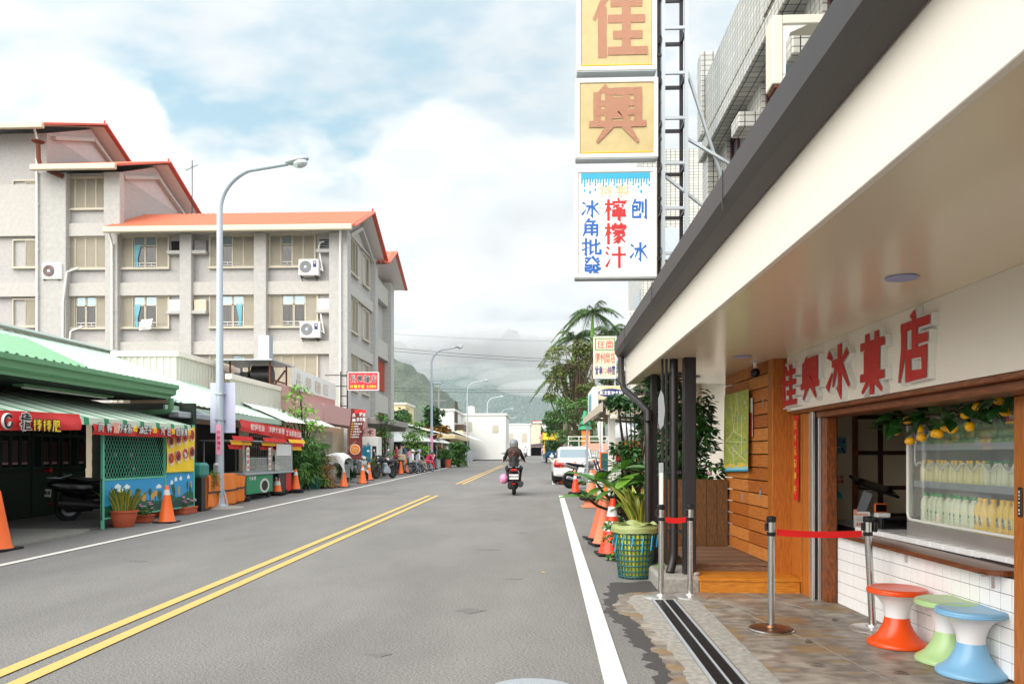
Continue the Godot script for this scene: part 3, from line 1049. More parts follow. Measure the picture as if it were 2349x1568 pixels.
func build_shop() -> void:
	var sh := thing("ice_shop", "single storey ice shop with cream canopy, timber front and white tiled counter", "shop", V(2.5, .05, -6.0))
	var cz := -10.4
	# canopy: fascia, soffit, roof, gutter
	var fa := MB.new()
	fa.bx(V(1.125, 2.36, cz), V(1.165, 2.8, 2.5), .004)
	fa.bx(V(1.166, 2.36, cz), V(2.2, 2.8, cz + .04))
	putw("fascia", fa, "cream_paint", sh)
	putw("soffit_trim", one(V(1.118, 2.34, cz + .01), V(1.15, 2.3585, 2.5), .003), "cream_paint", sh)
	putw("soffit", one(V(1.1655, 2.365, cz + .041), V(3.4, 2.4, 2.5)), "cream_gloss", sh)
	putw("canopy_roof", one(V(1.166, 2.78, cz + .041), V(2.5, 2.82, 2.5)), "dark_brown", sh)
	var gt := MB.new()
	var prof := PackedVector2Array([W(1.115, 2.715), W(1.02, 2.735), W(.985, 2.8), W(.985, 2.94), W(1.005, 2.955), W(1.115, 2.955)])
	gt.prism(prof, 12.95, Transform3D(Basis(), V(0, 0, 2.5)))
	putw("gutter", gt, "dark_brown", sh)
	for z in [-9.2, -6.9, -4.2]:
		putw("gutter_seam", one(V(.981, 2.74, z), V(.988, 2.958, z + .008)), "dark_brown", sh)
	var dl := MB.new()
	dl.lathe([W(.0, .0), W(.07, .0), W(.085, .004), W(.085, .01)], 20)
	for q in [V(1.95, 2.352, -7.5), V(1.85, 2.352, -9.4), V(1.95, 2.352, -4.2)]:
		put("downlight", dl, "plastic_lilac", sh, q - sh.position)
	# downpipe from the gutter's end
	var dp := MB.new()
	dp.tube([V(1.06, 2.72, -10.3), V(1.06, 2.42, -10.3), V(1.09, 2.28, -10.22), V(1.22, 2.02, -9.4), V(1.25, 1.92, -9.1), V(1.25, 1.6, -9.05), V(1.25, .1, -9.05)], .042, 12)
	dp.tube([V(1.25, 1.93, -9.06), V(1.25, 1.8, -9.05)], .05, 12)
	dp.tube([V(1.065, 2.46, -10.3), V(1.065, 2.36, -10.28)], .05, 12)
	putw("downpipe", dp, "dark_metal", sh)
	# posts that carry the canopy, with pipes and hanging plates between them
	var po := MB.new()
	po.bx(V(1.395, .21, -7.66), V(1.515, 2.365, -7.55), .006)
	putw("post", po, "dark_metal", sh)
	var po2 := MB.new()
	po2.bx(V(1.3, .1, -9.22), V(1.37, 2.365, -9.12), .005)
	putw("post", po2, "dark_metal", sh)
	var pp := MB.new()
	pp.tube([V(1.32, 2.37, -7.7), V(1.32, .42, -7.7), V(1.3, .3, -7.68), V(1.27, .22, -7.64)], .043, 12)
	putw("drain_pipe", pp, "dark_metal", sh)
	var th := MB.new()
	for x in [1.195, 1.235]:
		th.bx(V(x, .3, -7.72), V(x + .022, 2.365, -7.69))
	putw("thin_rail", th, "dark_metal", sh)
	for y in [.62, 1.21, 1.7, 2.2]:
		putw("bracket", one(V(1.257, y, -7.69), V(1.394, y + .03, -7.665)), "dark_metal", sh)
	var hx := MB.new()
	hx.prism(PackedVector2Array([W(-.012, -.2), W(.022, -.15), W(.035, .0), W(.022, .15), W(-.004, .2), W(-.03, .12), W(-.03, -.12)]), .012, Transform3D(Basis(), V(1.19, 1.85, -7.66)))
	putw("hanging_plate", hx, "grey_paint", sh)
	var tg := MB.new()
	tg.bx(V(1.165, .7, -7.67), V(1.212, 1.32, -7.655), .004)
	putw("hanging_plate", tg, "grey_paint", sh)
	putw("notice_strip", one(V(1.17, .84, -7.654), V(1.205, 1.22, -7.651)), "white_paint", sh)
	# sign panel with its raised letters
	putw("sign_panel", one(V(2.42, 1.83, -7.62), V(2.5, 2.364, 2.5)), "cream_paint", sh)
	var hd := MB.new()
	hd.bx(V(2.43, 1.795, -7.6), V(2.6, 1.828, 2.5), .004)
	hd.bx(V(2.5, 1.74, -7.4), V(2.72, 1.794, 2.5), .004)
	putw("header_beam", hd, "header_wood", sh)
	var letters := [["佳", 1804, 1839, 840, 926], ["興", 1851, 1893, 820, 914], ["冰", 1913, 1961, 793, 904], ["菓", 1992, 2044, 764, 893], ["店", 2080, 2150, 720, 864]]
	var pos := [[-7.643, -7.199, 1.884, 2.263], [-7.058, -6.607, 1.887, 2.269], [-6.431, -5.972, 1.879, 2.284], [-5.759, -5.364, 1.861, 2.28], [-5.161, -4.748, 1.887, 2.294]]
	for i in 5:
		var q: Array = pos[i]
		var ex := V(0, 0, q[1] - q[0])
		var ey := V(0, q[3] - q[2], 0)
		var T := Transform3D(Basis(ex, ey, V(-.3, 0, 0)), V(2.4195, q[2], q[0]))
		var wb := MB.new()
		glyph(wb, letters[i][0], T, .15, .14, .034)
		var lt := putw("sign_letter", wb, "white_paint", sh)
		var rb := MB.new()
		glyph(rb, letters[i][0], Transform3D(T.basis, T.origin - V(.05, 0, 0)), .155, .0, .006)
		put("letter_face", rb, "letter_red", lt)
	# timber front: wide post, jamb, folding door rails, column
	var wp := MB.new()
	wp.bx(V(2.3, .06, -7.85), V(2.5, 2.364, -7.7), .004)
	putw("door_post", wp, "wood_y", sh)
	var jm := MB.new()
	jm.bx(V(2.49, .06, -7.699), V(2.56, 1.82, -7.4), .004)
	jm.bx(V(2.475, .06, -7.398), V(2.56, 1.8, -7.16), .008)
	jm.bx(V(2.462, .06, -7.345), V(2.474, 1.8, -7.33))
	putw("door_jamb", jm, "wood_y", sh)
	var rl := MB.new()
	rl.bx(V(2.463, .06, -7.11), V(2.49, 1.8, -7.04), .003)
	rl.bx(V(2.52, .06, -7.11), V(2.548, 1.8, -7.04), .003)
	putw("shutter_rail", rl, "brushed_steel", sh)
	putw("shutter_slot", one(V(2.4905, .06, -7.12), V(2.5195, 1.8, -7.09)), "black_plastic", sh)
	putw("column", one(V(2.551, .06, -7.05), V(2.645, 1.74, -6.93), .004), "wood_y_dark", sh)
	# slatted wall with a flush door in it
	var zs := [-9.43, -8.492, -7.851]
	var mats := ["wood_z", "wood_z_b", "wood_z_c"]
	var y := .305
	var row := 0
	while y < 2.30:
		for s in 2:
			var cut: float = zs[s]
			var b: float = zs[s + 1]
			var w0 := lerpf(2.245, 2.3, (cut + 9.43) / 1.58)
			var w1 := lerpf(2.245, 2.3, (b + 9.43) / 1.58)
			var pl := MB.new()
			var dx := V(.026, 0, 0)
			var o := rng.randf_range(-.002, .002)
			var lo := V(w0 + o, y, cut + .004)
			var hi := V(w1 + o, y, b - .004)
			var ht := V(0, .126, 0)
			pl.quado(lo, hi, hi + ht, lo + ht, lo + dx * 5)
			pl.quado(lo + ht, hi + ht, hi + ht + dx, lo + ht + dx, lo)
			pl.quado(lo, hi, hi + dx, lo + dx, lo + ht)
			pl.quado(hi, hi + dx, hi + dx + ht, hi + ht, lo)
			pl.quado(lo, lo + dx, lo + dx + ht, lo + ht, hi)
			putw("plank", pl, mats[(row * 2 + s * 5 + row / 3) % 3], sh)
		y += .1385
		row += 1
	putw("wall_backing", one(V(2.335, .06, -9.43), V(2.4, 2.364, -7.86)), "black_plastic", sh)
	for q in [[2.03, -8.55], [1.22, -8.55], [.88, -8.75], [.95, -8.1], [1.9, -8.0]]:
		putw("hinge", one(V(lerpf(2.245, 2.3, (q[1] + 9.43) / 1.58) - .006, q[0], q[1]), V(2.29, q[0] + .085, q[1] + .035)), "galvanised", sh)
	# camera under the soffit
	var cam := thing("security_camera", "small black dome camera under the canopy beside the timber wall", "camera", V(2.2, 2.35, -7.95))
	var cm := MB.new()
	cm.lathe([W(.0, -.06), W(.02, -.06), W(.02, .0), W(.05, .003), W(.05, .012)], 14)
	put("mount", cm, "white_paint", cam)
	var cb := MB.new()
	cb.ball(V(0, -.1, 0), V(.05, .052, .05), 14, 8)
	put("dome", cb, "black_gloss", cam)
	# deck, step, concrete block, planter
	var dk := thing("wooden_deck", "weathered grey brown plank deck behind the orange step", "deck", V(1.95, .06, -8.5))
	for i in 13:
		var pz := -7.82 - i * .106
		var o := rng.randf_range(-.003, .003)
		putw("plank", one(V(1.52, .272 + o, pz - .098), V(2.298, .3 + o, pz), .004), "deck_wood" if i % 3 != 1 else "deck_wood_b", dk)
	putw("riser", one(V(1.53, .06, -7.86), V(2.299, .27, -7.835)), "deck_wood", dk)
	var stp := thing("door_step", "low orange varnished timber step below the deck", "step", V(1.99, .06, -7.55))
	putw("tread", one(V(1.505, .186, -7.833), V(2.47, .214, -7.34), .005), "wood_x", stp)
	putw("front_board", one(V(1.515, .062, -7.375), V(2.46, .185, -7.35), .004), "wood_x", stp)
	putw("side_board", one(V(1.515, .062, -7.83), V(1.54, .185, -7.377), .003), "wood_x", stp)
	var blk := MB.new()
	blk.box(V(1.33, .125, -7.8), V(.4, .19, .82), Basis(), .025)
	blk.ball(V(1.52, .225, -7.55), V(.035, .022, .03), 8, 5)
	meta(put("concrete_footing", blk, "concrete"), "rough concrete block under the dark canopy posts", "concrete block")
	var pb := thing("planter_box", "tall brown stained timber planter box at the back of the deck", "planter", V(1.78, .06, -9.4))
	for i in 7:
		putw("board", one(V(1.34 + i * .127, .1, -9.245), V(1.463 + i * .127, 1.11 + rng.randf_range(-.006, .006), -9.22), .003), "planter_wood", pb)
	putw("side", one(V(1.34, .1, -9.9), V(1.365, 1.1, -9.247)), "planter_wood", pb)
	putw("earth", one(V(1.366, .9, -9.9), V(2.22, 1.04, -9.247)), "soil", pb)
	# map on the slatted wall, couplet strip, small notice
	var mp := MB.new()
	var a := V(2.2, 1.196, -9.328)
	var b2 := V(2.225, 1.225, -8.342)
	mp.grid(8, 6, func(u: float, w: float) -> Vector3:
		var p := a.lerp(b2, u)
		var top := lerpf(2.125, 2.117, u)
		return V(lerpf(2.2, 2.228, u) + .008 * sin(u * 9.0) * (1.0 - w) + .012 * w, lerpf(p.y, top, w), p.z))
	var mm := StandardMaterial3D.new()
	mm.albedo_texture = map_texture()
	mm.roughness = .55
	var mo := put("map_poster", mp, mm)
	meta(mo, "yellow green tourist map banner hanging on the slatted timber wall", "map")
	var np := thing("wall_notice", "small red and white sticker on the slatted timber wall", "notice", V(2.265, 1.6, -8.42))
	put("paper", one(V(0, 0, 0), V(.003, .42, .13)), "white_paint", np)
	put("print", one(V(-.002, .0, .01), V(.0, .26, .12)), "red_print", np)
	var cp := thing("couplet_strip", "long red paper strip with gold characters on the door jamb", "banner", V(2.455, .98, -7.5))
	var cs := MB.new()
	cs.grid(2, 14, func(u: float, w: float) -> Vector3: return V(-.004 + .012 * sin(w * 5.0) * (1.0 - w), lerpf(-.02, .8, w), u * .12 - .012 * (1.0 - w)))
	put("paper", cs, "belt_red", cp)
	var s := "佳水金發興好"
	for i in s.length():
		put("character", words(s[i], V(-.013, .67 - i * .125, .015), V(0, 0, .085), V(0, .085, 0), Vector3.ZERO, .1), "gold_print", cp)

func map_texture() -> ImageTexture:
	var im := Image.create(256, 512, false, Image.FORMAT_RGB8)
	var f := FastNoiseLite.new()
	f.seed = 8
	f.frequency = .02
	for y in 512:
		for x in 256:
			var t := f.get_noise_2d(x, y)
			var c := Color(.74, .75, .36).lerp(Color(.62, .68, .33), clampf(.5 + t, 0, 1))
			if y > 462 + 6.0 * sin(x * .06):
				c = Color(.9, .78, .34)
			if y > 484 + 5.0 * sin(x * .08):
				c = Color(.62, .82, .86)
			if y > 502:
				c = Color(.1, .6, .76)
			im.set_pixel(x, y, c)
	var road := Color(.88, .88, .66)
	for r in [[70, 30, 110, 250], [110, 250, 20, 310], [140, 10, 110, 250], [20, 310, 230, 330], [20, 330, 120, 430], [110, 250, 190, 290], [150, 40, 150, 260], [90, 350, 230, 450], [120, 430, 116, 480], [190, 150, 190, 400]]:
		for k in 200:
			var p := W(r[0], r[1]).lerp(W(r[2], r[3]), k / 199.0)
			im.fill_rect(Rect2i(int(p.x) - 2, int(p.y) - 2, 4, 4), road)
	var rr := RandomNumberGenerator.new()
	rr.seed = 5
	for k in 60:
		var x := rr.randi_range(14, 232)
		var y := rr.randi_range(16, 460)
		var c: Color = [Color(.36, .62, .46), Color(.8, .8, .78), Color(.7, .42, .36), Color(.46, .6, .68), Color(.4, .44, .42)][rr.randi_range(0, 4)]
		im.fill_rect(Rect2i(x, y, rr.randi_range(5, 16), rr.randi_range(6, 18)), c)
		im.fill_rect(Rect2i(x + 2, y + 3, 4, 3), Color(.85, .84, .76))
	return ImageTexture.create_from_image(im)

func build_shop_inside() -> void:
	# tiled counter front, each tile a piece
	var ct := thing("tiled_counter", "shop counter faced with small white square tiles and dark joints", "counter", V(2.72, .05, -5.6))
	var A := V(2.655, .06, -6.93)
	var dirv := (V(2.8, .06, -4.2) - A)
	var n := 27
	var L := dirv.length()
	var yaw := atan2(dirv.x, dirv.z)
	var B := Basis(Vector3.UP, yaw)
	var core := MB.new()
	core.box(A + dirv * .5 + B * V(.07, .325, 0), V(.13, .65, L), B)
	putw("grout_core", core, "grout", ct)
	var tm := MB.new()
	tm.box(Vector3.ZERO, V(.01, .0965, .0945), Basis(), .002)
	var tmesh := tm.done()
	var step := L / n
	for r in 6:
		for k in n:
			var p := A + dirv.normalized() * (k + .5) * step + V(0, .056 + r * .1002, 0)
			var o := put("tile", tmesh, "tile_white", ct, p - ct.position)
			o.rotation = V(rng.randf_range(-.002, .002), yaw + rng.randf_range(-.004, .004), 0)
			o.scale.z = step / .1008
	var cap := MB.new()
	for k in 16:
		cap.box(A + dirv.normalized() * (k + .5) * L / 16.0 + B * V(.2, .675, 0), V(.1, .045, L / 16.0 - .004), B, .006)
	putw("edge_tile_row", cap, "tile_white", ct)
	var top := MB.new()
	top.bx(V(2.9, .66, -8.05), V(3.9, .722, -3.6))
	putw("counter_slab", top, "grout", ct)
	var tt := MB.new()
	for i in 12:
		for j in 5:
			tt.box(V(2.96 + j * .104, .724, -7.9 + i * .135), V(.1, .008, .131), Basis(), .002)
	putw("top_tiles", tt, "tile_white", ct).set_meta("kind", "stuff")
	# serving shelf
	var shf := thing("serving_shelf", "narrow brown varnished serving shelf above the white tiles", "shelf", V(2.7, .68, -5.8))
	var outline := PackedVector2Array()
	var S0 := W(2.595, -7.04)
	var S1 := W(2.655, -4.72)
	outline.append(W(S0.x, -S0.y))
	for k in 9:
		var an := PI / 2 * k / 8.0
		outline.append(W(S1.x + .13 - .13 * cos(an), -(S1.y + .13 * sin(an) - .02)))
	outline.append(W(2.86, 4.6))
	outline.append(W(2.84, 7.04))
	var sm := MB.new()
	sm.prism(outline, .034, Transform3D(Basis(Vector3.RIGHT, Vector3.FORWARD, Vector3.UP), V(0, .712, 0)))
	putw("board", sm, "shelf_wood", shf)
	for z in [-6.75, -5.75, -4.66]:
		var br := MB.new()
		br.bar(V(2.7, .677, z), V(2.7, .6, z), .02, .004)
		br.bar(V(2.63, .676, z), V(2.72, .676, z), .02, .005)
		putw("bracket", br, "brushed_steel", shf)
	# right post and what closes the opening
	var rp := thing("window_post", "orange brown timber post right of the fridge with a black notice plate", "post", V(2.78, .05, -4.45))
	putw("timber", one(V(2.735, .06, -4.52), V(2.83, 1.74, -4.42), .004), "wood_y", rp)
	var pl := put("notice_plate", one(V(-.022, -.085, -.046), V(-.012, .085, -.012), .004), "black_plastic", rp, V(-.0351, 1.08, .0) + V(.0, .0, .03))
	for k in 7:
		put("character", one(V(-.0235, .066 - k * .021, -.034), V(-.0222, .066 - k * .021 - [.014, .012, .008, .012, .006, .013, .01][k], -.024)), "white_paint", pl)
	putw("side_panel", one(V(2.83, .06, -4.47), V(2.87, 1.74, -3.4)), "wood_y_dark", rp)
	# the room behind
	var rm := thing("shop_room", "dim back room of the ice shop with beige walls", "room", V(4.2, .05, -6.0))
	putw("back_wall", one(V(2.66, .06, -8.62), V(6.2, 2.36, -8.55)), "beige_wall", rm)
	putw("far_wall", one(V(5.2, .06, -8.549), V(5.28, 2.36, -2.0)), "beige_wall", rm)
	putw("near_wall", one(V(2.9, .06, -2.1), V(5.19, 2.36, -2.0)), "beige_wall", rm)
	putw("ceiling", one(V(2.66, 2.361, -8.62), V(5.28, 2.4, -2.0)), "beige_wall", rm)
	putw("floor", one(V(2.9, .03, -8.62), V(5.28, .06, -2.0)), "concrete_grey", rm)
	putw("side_wall", one(V(2.646, .06, -8.549), V(2.7, 2.36, -7.06)), "frame_wood", rm)
	# wall with notices, then the glazed partition
	putw("notice_wall", one(V(2.96, .72, -8.16), V(3.255, 2.0, -8.12)), "beige_wall", rm)
	putw("notice_wall_frame", one(V(3.256, .72, -8.2), V(3.31, 2.02, -8.1)), "wood_y_dark", rm)
	putw("notice_wall_lintel", one(V(2.9, 2.001, -8.2), V(3.35, 2.04, -8.1)), "frame_wood", rm)
	var pa := thing("glazed_partition", "dark timber lattice partition with frosted panes inside the shop", "partition", V(3.7, .06, -8.45))
	for x in [3.335, 3.66, 3.985]:
		putw("stile", one(V(x, .72, -8.46), V(x + .05, 1.83, -8.42), .003), "frame_wood", pa)
	for yv in [.72, 1.02, 1.4, 1.79]:
		putw("rail", one(V(3.3, yv, -8.462), V(4.05, yv + .045, -8.425), .003), "frame_wood", pa)
	for i in 2:
		for j in 3:
			putw("pane", one(V(3.385 + i * .325, [.765, 1.065, 1.445][j], -8.45), V(3.66 + i * .325, [1.02, 1.4, 1.79][j], -8.444)), "beige_wall", pa)
	var nt := thing("blue_notice", "pale blue notice sheet, highest on the beige wall inside", "notice", V(3.1, 1.5, -8.112))
	put("paper", one(V(-.09, -.085, 0), V(.09, .085, .004)), "sheet_blue", nt)
	for q in [[-.05, .05], [.06, .04], [-.06, -.02], [.05, -.04], [.065, -.065]]:
		put("print", one(V(q[0] - .012, q[1] - .014, .0045), V(q[0] + .012, q[1] + .014, .006)), "navy_print", nt)
	put("print", one(V(-.03, -.025, .0045), V(.03, -.015, .006)), "white_paint", nt)
	var n2 := thing("bag_notice", "notice with red heading above a drawing of the globe", "notice", V(3.08, 1.1, -8.112))
	put("heading", words("安平水好", V(-.09, .05, .003), V(.04, 0, 0), V(0, .036, 0), V(.045, 0, 0), .14), "red_print", n2)
	put("heading", words("健活加業", V(-.09, .005, .003), V(.04, 0, 0), V(0, .036, 0), V(.045, 0, 0), .16), "red_print", n2)
	var gl := MB.new()
	var hp := PackedVector2Array()
	for k in 13:
		hp.append(W(cos(PI * k / 12.0) * .075, sin(PI * k / 12.0) * .085 - .155))
	gl.prism(hp, .0, Transform3D(Basis(), V(0, 0, .003)))
	put("globe", gl, "cyan_print", n2)
	put("land", one(V(-.02, -.14, .0035), V(.03, -.09, .0045)), "green_print", n2)
	put("bubble", one(V(-.09, -.05, .0035), V(-.04, -.02, .0045)), "cyan_print", n2)
	# till, card reader, price stand
	var pos := thing("till_screen", "black tilted till screen on a grey stand behind the counter", "till", V(3.1, .73, -7.35))
	var scr := MB.new()
	scr.box(V(.05, .37, .0), V(.4, .022, .3), Basis(V(0, 0, 1), -.3) * Basis(V(1, 0, 0), .3), .006)
	put("screen", scr, "black_gloss", pos)
	var sst := MB.new()
	sst.bar(V(-.1, .05, .0), V(.0, .32, .0), .09, .03, V(0, 0, 1), .008)
	sst.box(V(-.08, .025, .02), V(.2, .04, .2), Basis(), .01)
	put("stand", sst, "grey_paint", pos)
	var dr := thing("cash_drawer", "black cash drawer beneath the till screen", "drawer", V(3.25, .73, -7.12))
	put("case", one(V(-.2, .0, -.12), V(.3, .1, .15), .006), "black_plastic", dr)
	put("front", one(V(-.18, .015, .151), V(.28, .085, .158), .004), "black_gloss", dr)
	var cr := thing("card_reader", "small white payment terminal with an orange rimmed screen", "payment terminal", V(3.1, .831, -7.07))
	put("base", one(V(-.06, 0, -.03), V(.06, .04, .05), .006), "white_paint", cr)
	put("rim", MB.new(), "amber", cr).mesh = one(V(-.058, .041, -.03), V(.058, .125, -.012), .01).done()
	put("screen", one(V(-.046, .05, -.0119), V(.046, .116, -.008)), "black_gloss", cr)
	var ps := thing("price_stand", "white price card in a clear stand on the counter", "price card", V(2.93, .73, -7.1))
	put("card", one(V(-.07, 0, 0), V(.075, .15, .006)), "white_paint", ps)
	put("heading", one(V(-.06, .115, .0065), V(.06, .13, .008)), "pink_print", ps)
	put("print", words("金桔汁水", V(-.052, .02, .008), V(.026, 0, 0), V(0, .03, 0), V(.028, 0, 0), .13), "red_print", ps)
	for k in 3:
		put("line", one(V(-.045, .065 + k * .014, .0065), V(.045, .07 + k * .014, .008)), "grey_paint", ps)
	put("tag", one(V(-.075, .12, .0085), V(-.045, .17, .011)), "pink_print", ps)
	put("box", one(V(.08, 0, -.08), V(.16, .13, .0)), "glass", ps)
	put("notes", one(V(.06, 0, .01), V(.16, .035, .07), .004), "bag_green", ps)
	build_fridge()

const ORD := ["first", "second", "third", "fourth", "fifth", "sixth", "seventh", "eighth", "ninth", "tenth", "eleventh", "twelfth", "thirteenth", "fourteenth", "fifteenth", "sixteenth", "seventeenth", "eighteenth", "nineteenth", "twentieth", "twenty first", "twenty second", "twenty third", "twenty fourth", "twenty fifth", "twenty sixth", "twenty seventh"]

func build_fridge() -> void:
	var x0 := 2.955
	var fr := thing("display_fridge", "stainless steel glass fronted display fridge full of bottled juice", "fridge", V(3.25, .72, -5.4))
	var z0 := -6.285
	var z1 := -4.40
	var bd := MB.new()
	bd.bx(V(x0, .728, z0), V(x0 + .62, .865, z1), .006)
	putw("base", bd, "brushed_steel", fr)
	putw("back", one(V(x0 + .58, .8655, z0), V(x0 + .62, 1.7, z1)), "brushed_steel", fr)
	putw("top", one(V(x0 + .02, 1.701, z0), V(x0 + .62, 1.735, z1), .006), "brushed_steel", fr)
	for z in [z0, z1 - .03]:
		putw("end_frame", one(V(x0, .866, z), V(x0 + .03, 1.7, z + .03), .006), "brushed_steel", fr)
	putw("end_glass", one(V(x0 + .031, .866, z0 + .012), V(x0 + .579, 1.7, z0 + .016)), "glass", fr)
	putw("door_glass", one(V(x0 + .01, .9, z0 + .031), V(x0 + .014, 1.7, z1 - .031)), "glass", fr)
	var gs := MB.new()
	gs.tube([V(x0 - .002, 1.7, z0 + .025), V(x0 - .002, .93, z0 + .025), V(x0 - .002, .895, z0 + .045), V(x0 - .002, .882, z0 + .09), V(x0 - .002, .882, z1)], .012, 8)
	putw("door_seal", gs, "white_paint", fr)
	for q in [1.15, 1.44]:
		putw("shelf", one(V(x0 + .05, q, z0 + .04), V(x0 + .57, q + .018, z1 - .04)), "brushed_steel", fr)
		putw("shelf_lip", one(V(x0 + .038, q - .004, z0 + .04), V(x0 + .049, q + .045, z1 - .04)), "galvanised", fr)
	# frost tube that winds across the glass
	var tb := []
	for k in 60:
		var t := k / 59.0
		tb.append(V(x0 + .03, 1.315 + .028 * sin(t * 52.0), lerpf(z0 + .1, z1 - .05, t)))
	var pre := [V(x0 + .03, 1.6, z0 + .36), V(x0 + .03, 1.59, z0 + .33), V(x0 + .03, 1.52, z0 + .25), V(x0 + .03, 1.575, z0 + .15), V(x0 + .03, 1.57, z0 + .12), V(x0 + .03, 1.47, z0 + .08), V(x0 + .03, 1.38, z0 + .075), V(x0 + .03, 1.33, z0 + .085)]
	pre.append_array(tb)
	var tm := MB.new()
	tm.tube(pre, .007, 6)
	putw("winding_tube", tm, "white_paint", fr)
	# bottles
	var small := bottle(.031, .185, "juice_pale", "cap_yellow", false)
	var kinds := 0
	for k in 26:
		var z := z0 + .085 + k * .068
		var green := k > 12
		var b := small if k == 0 else small.duplicate()
		if k > 0:
			b.name = numbered("small_juice_bottle")
			add_child(b)
		b.position = V(x0 + .1 + .008 * sin(k * 2.3), 1.169, z)
		meta(b, "small %s capped juice bottle, %s from the left on the middle fridge shelf" % ["green" if green else "yellow", ORD[k]], "bottle", "yellow capped bottles on the middle fridge shelf" if not green else "green capped bottles on the middle fridge shelf")
		if green:
			b.get_node("cap").material_override = M.cap_green
			b.get_node("body").material_override = M.juice_white
	var big := bottle(.041, .225, "juice_white", "cap_green", true)
	for k in 21:
		var z := z0 + .095 + k * .083
		var yellow := k > 8
		var b := big if k == 0 else big.duplicate()
		if k > 0:
			b.name = numbered("juice_bottle")
			add_child(b)
		b.position = V(x0 + .11 + .01 * sin(k * 1.7), .868, z)
		meta(b, "large %s juice bottle, %s from the left on the bottom fridge shelf" % ["yellow" if yellow else "white", ORD[k]], "bottle", "white juice bottles on the bottom fridge shelf" if not yellow else "yellow juice bottles on the bottom fridge shelf")
		if yellow:
			b.get_node("cap").material_override = M.cap_yellow
			b.get_node("body").material_override = M.juice_yellow
			b.get_node("lettering").material_override = M.black_print
			b.get_node("lettering").mesh = words("金桔", V(-.0425, .085, -.014), V(0, 0, .03), V(0, .03, 0), V(0, -.036, .004), .13).done()
			b.get_node("label_disc").material_override = M.juice_pale
	# limes on the top shelf
	var lm := MB.new()
	lm.ball(Vector3.ZERO, V(.036, .032, .032), 12, 8)
	var lmesh := lm.done()
	for r in 3:
		for k in 27 - r:
			var z := z0 + .08 + k * .0655 + r * .03
			var right := z > -4.85
			var o := MeshInstance3D.new()
			o.mesh = lmesh
			o.name = numbered("lime" if not right or r < 2 else "orange")
			add_child(o)
			var mt: StandardMaterial3D = M.lime_green
			if right:
				mt = [M.leaf_olive, M.orange_fruit, M.lemon_yellow][r]
			o.material_override = mt
			o.position = V(x0 + .095 + r * .02 + rng.randf_range(-.012, .012), 1.492 + r * .058, z)
			o.rotation = V(rng.randf() * 3, rng.randf() * 3, 0)
			meta(o, "%s, %s from the left in the %s row on the top fridge shelf" % [["olive fruit", "orange", "yellow lemon"][r] if right else "green lime", ORD[k], ["lowest", "middle", "uppermost"][r]], "fruit", ["limes on the top fridge shelf", "citrus fruit at the right of the top fridge shelf"][1 if right else 0])
	var pn := thing("fridge_banner", "red and yellow printed strip above the fruit in the fridge", "banner", V(x0 + .022, 1.655, -4.72))
	put("paper", one(V(0, -.04, -.28), V(.003, .035, .28)), "banner_red", pn)
	put("lettering", words("檸檬汁冰角", V(-.004, -.03, -.24), V(0, 0, .055), V(0, .055, 0), V(0, 0, .09), .16), "white_paint", pn)
	put("stripe", one(V(-.001, -.055, -.28), V(.002, -.041, .28)), "yellow_print", pn)
	# garland of lemons above the fridge
	var gar := thing("lemon_garland", "artificial lemon branch with dark green leaves over the fridge", "garland", V(2.9, 1.66, -5.4))
	var br := MB.new()
	var path := []
	for k in 24:
		var t := k / 23.0
		path.append(V(-.05 + .05 * sin(k * 1.3), -.03 + .1 * t + .02 * sin(k * .9), lerpf(-.96, 1.0, t)))
	br.tube(path, .01, 6)
	put("branch", br, "leaf_stem", gar)
	var lf := leaf_mesh(.5, .16)
	for k in 92:
		var p: Vector3 = path[k / 4]
		var o := put("leaf", lf, "leaf_dark", gar, p + V(rng.randf_range(-.06, .02), rng.randf_range(-.04, .07), rng.randf_range(-.04, .04)))
		o.rotation = V(rng.randf_range(-.9, .9), rng.randf_range(0, TAU), rng.randf_range(-.9, .5))
		o.scale = Vector3.ONE * rng.randf_range(.11, .18)
	var le := MB.new()
	le.lathe([W(.0, -.04), W(.01, -.036), W(.026, -.022), W(.033, .0), W(.026, .022), W(.011, .035), W(.006, .043), W(.0, .044)], 14)
	var lem := le.done()
	for q in [[2045, 990], [2070, 965], [2098, 932], [2074, 1012], [2093, 1004], [2125, 995], [2130, 930], [2090, 985], [2140, 996], [2155, 980], [2166, 985], [2195, 952], [2205, 980], [2225, 935], [2270, 920], [2285, 945]]:
		var pz := lerpf(-6.42, -4.75, (q[0] - 2030.0) / 270.0)
		pz = -2.84 / ((q[0] - 1174.5) / 1740.0 - .0405)
		var yy: float = 1.4 - (q[1] - 1043.0) / 1740.0 * -pz
		var o := put("lemon", lem, "lemon_yellow", gar, V(2.84 + rng.randf_range(-.02, .02), yy, pz) - gar.position)
		o.rotation = V(rng.randf_range(.7, 2.2), rng.randf_range(0, 3), rng.randf_range(-.7, .7))

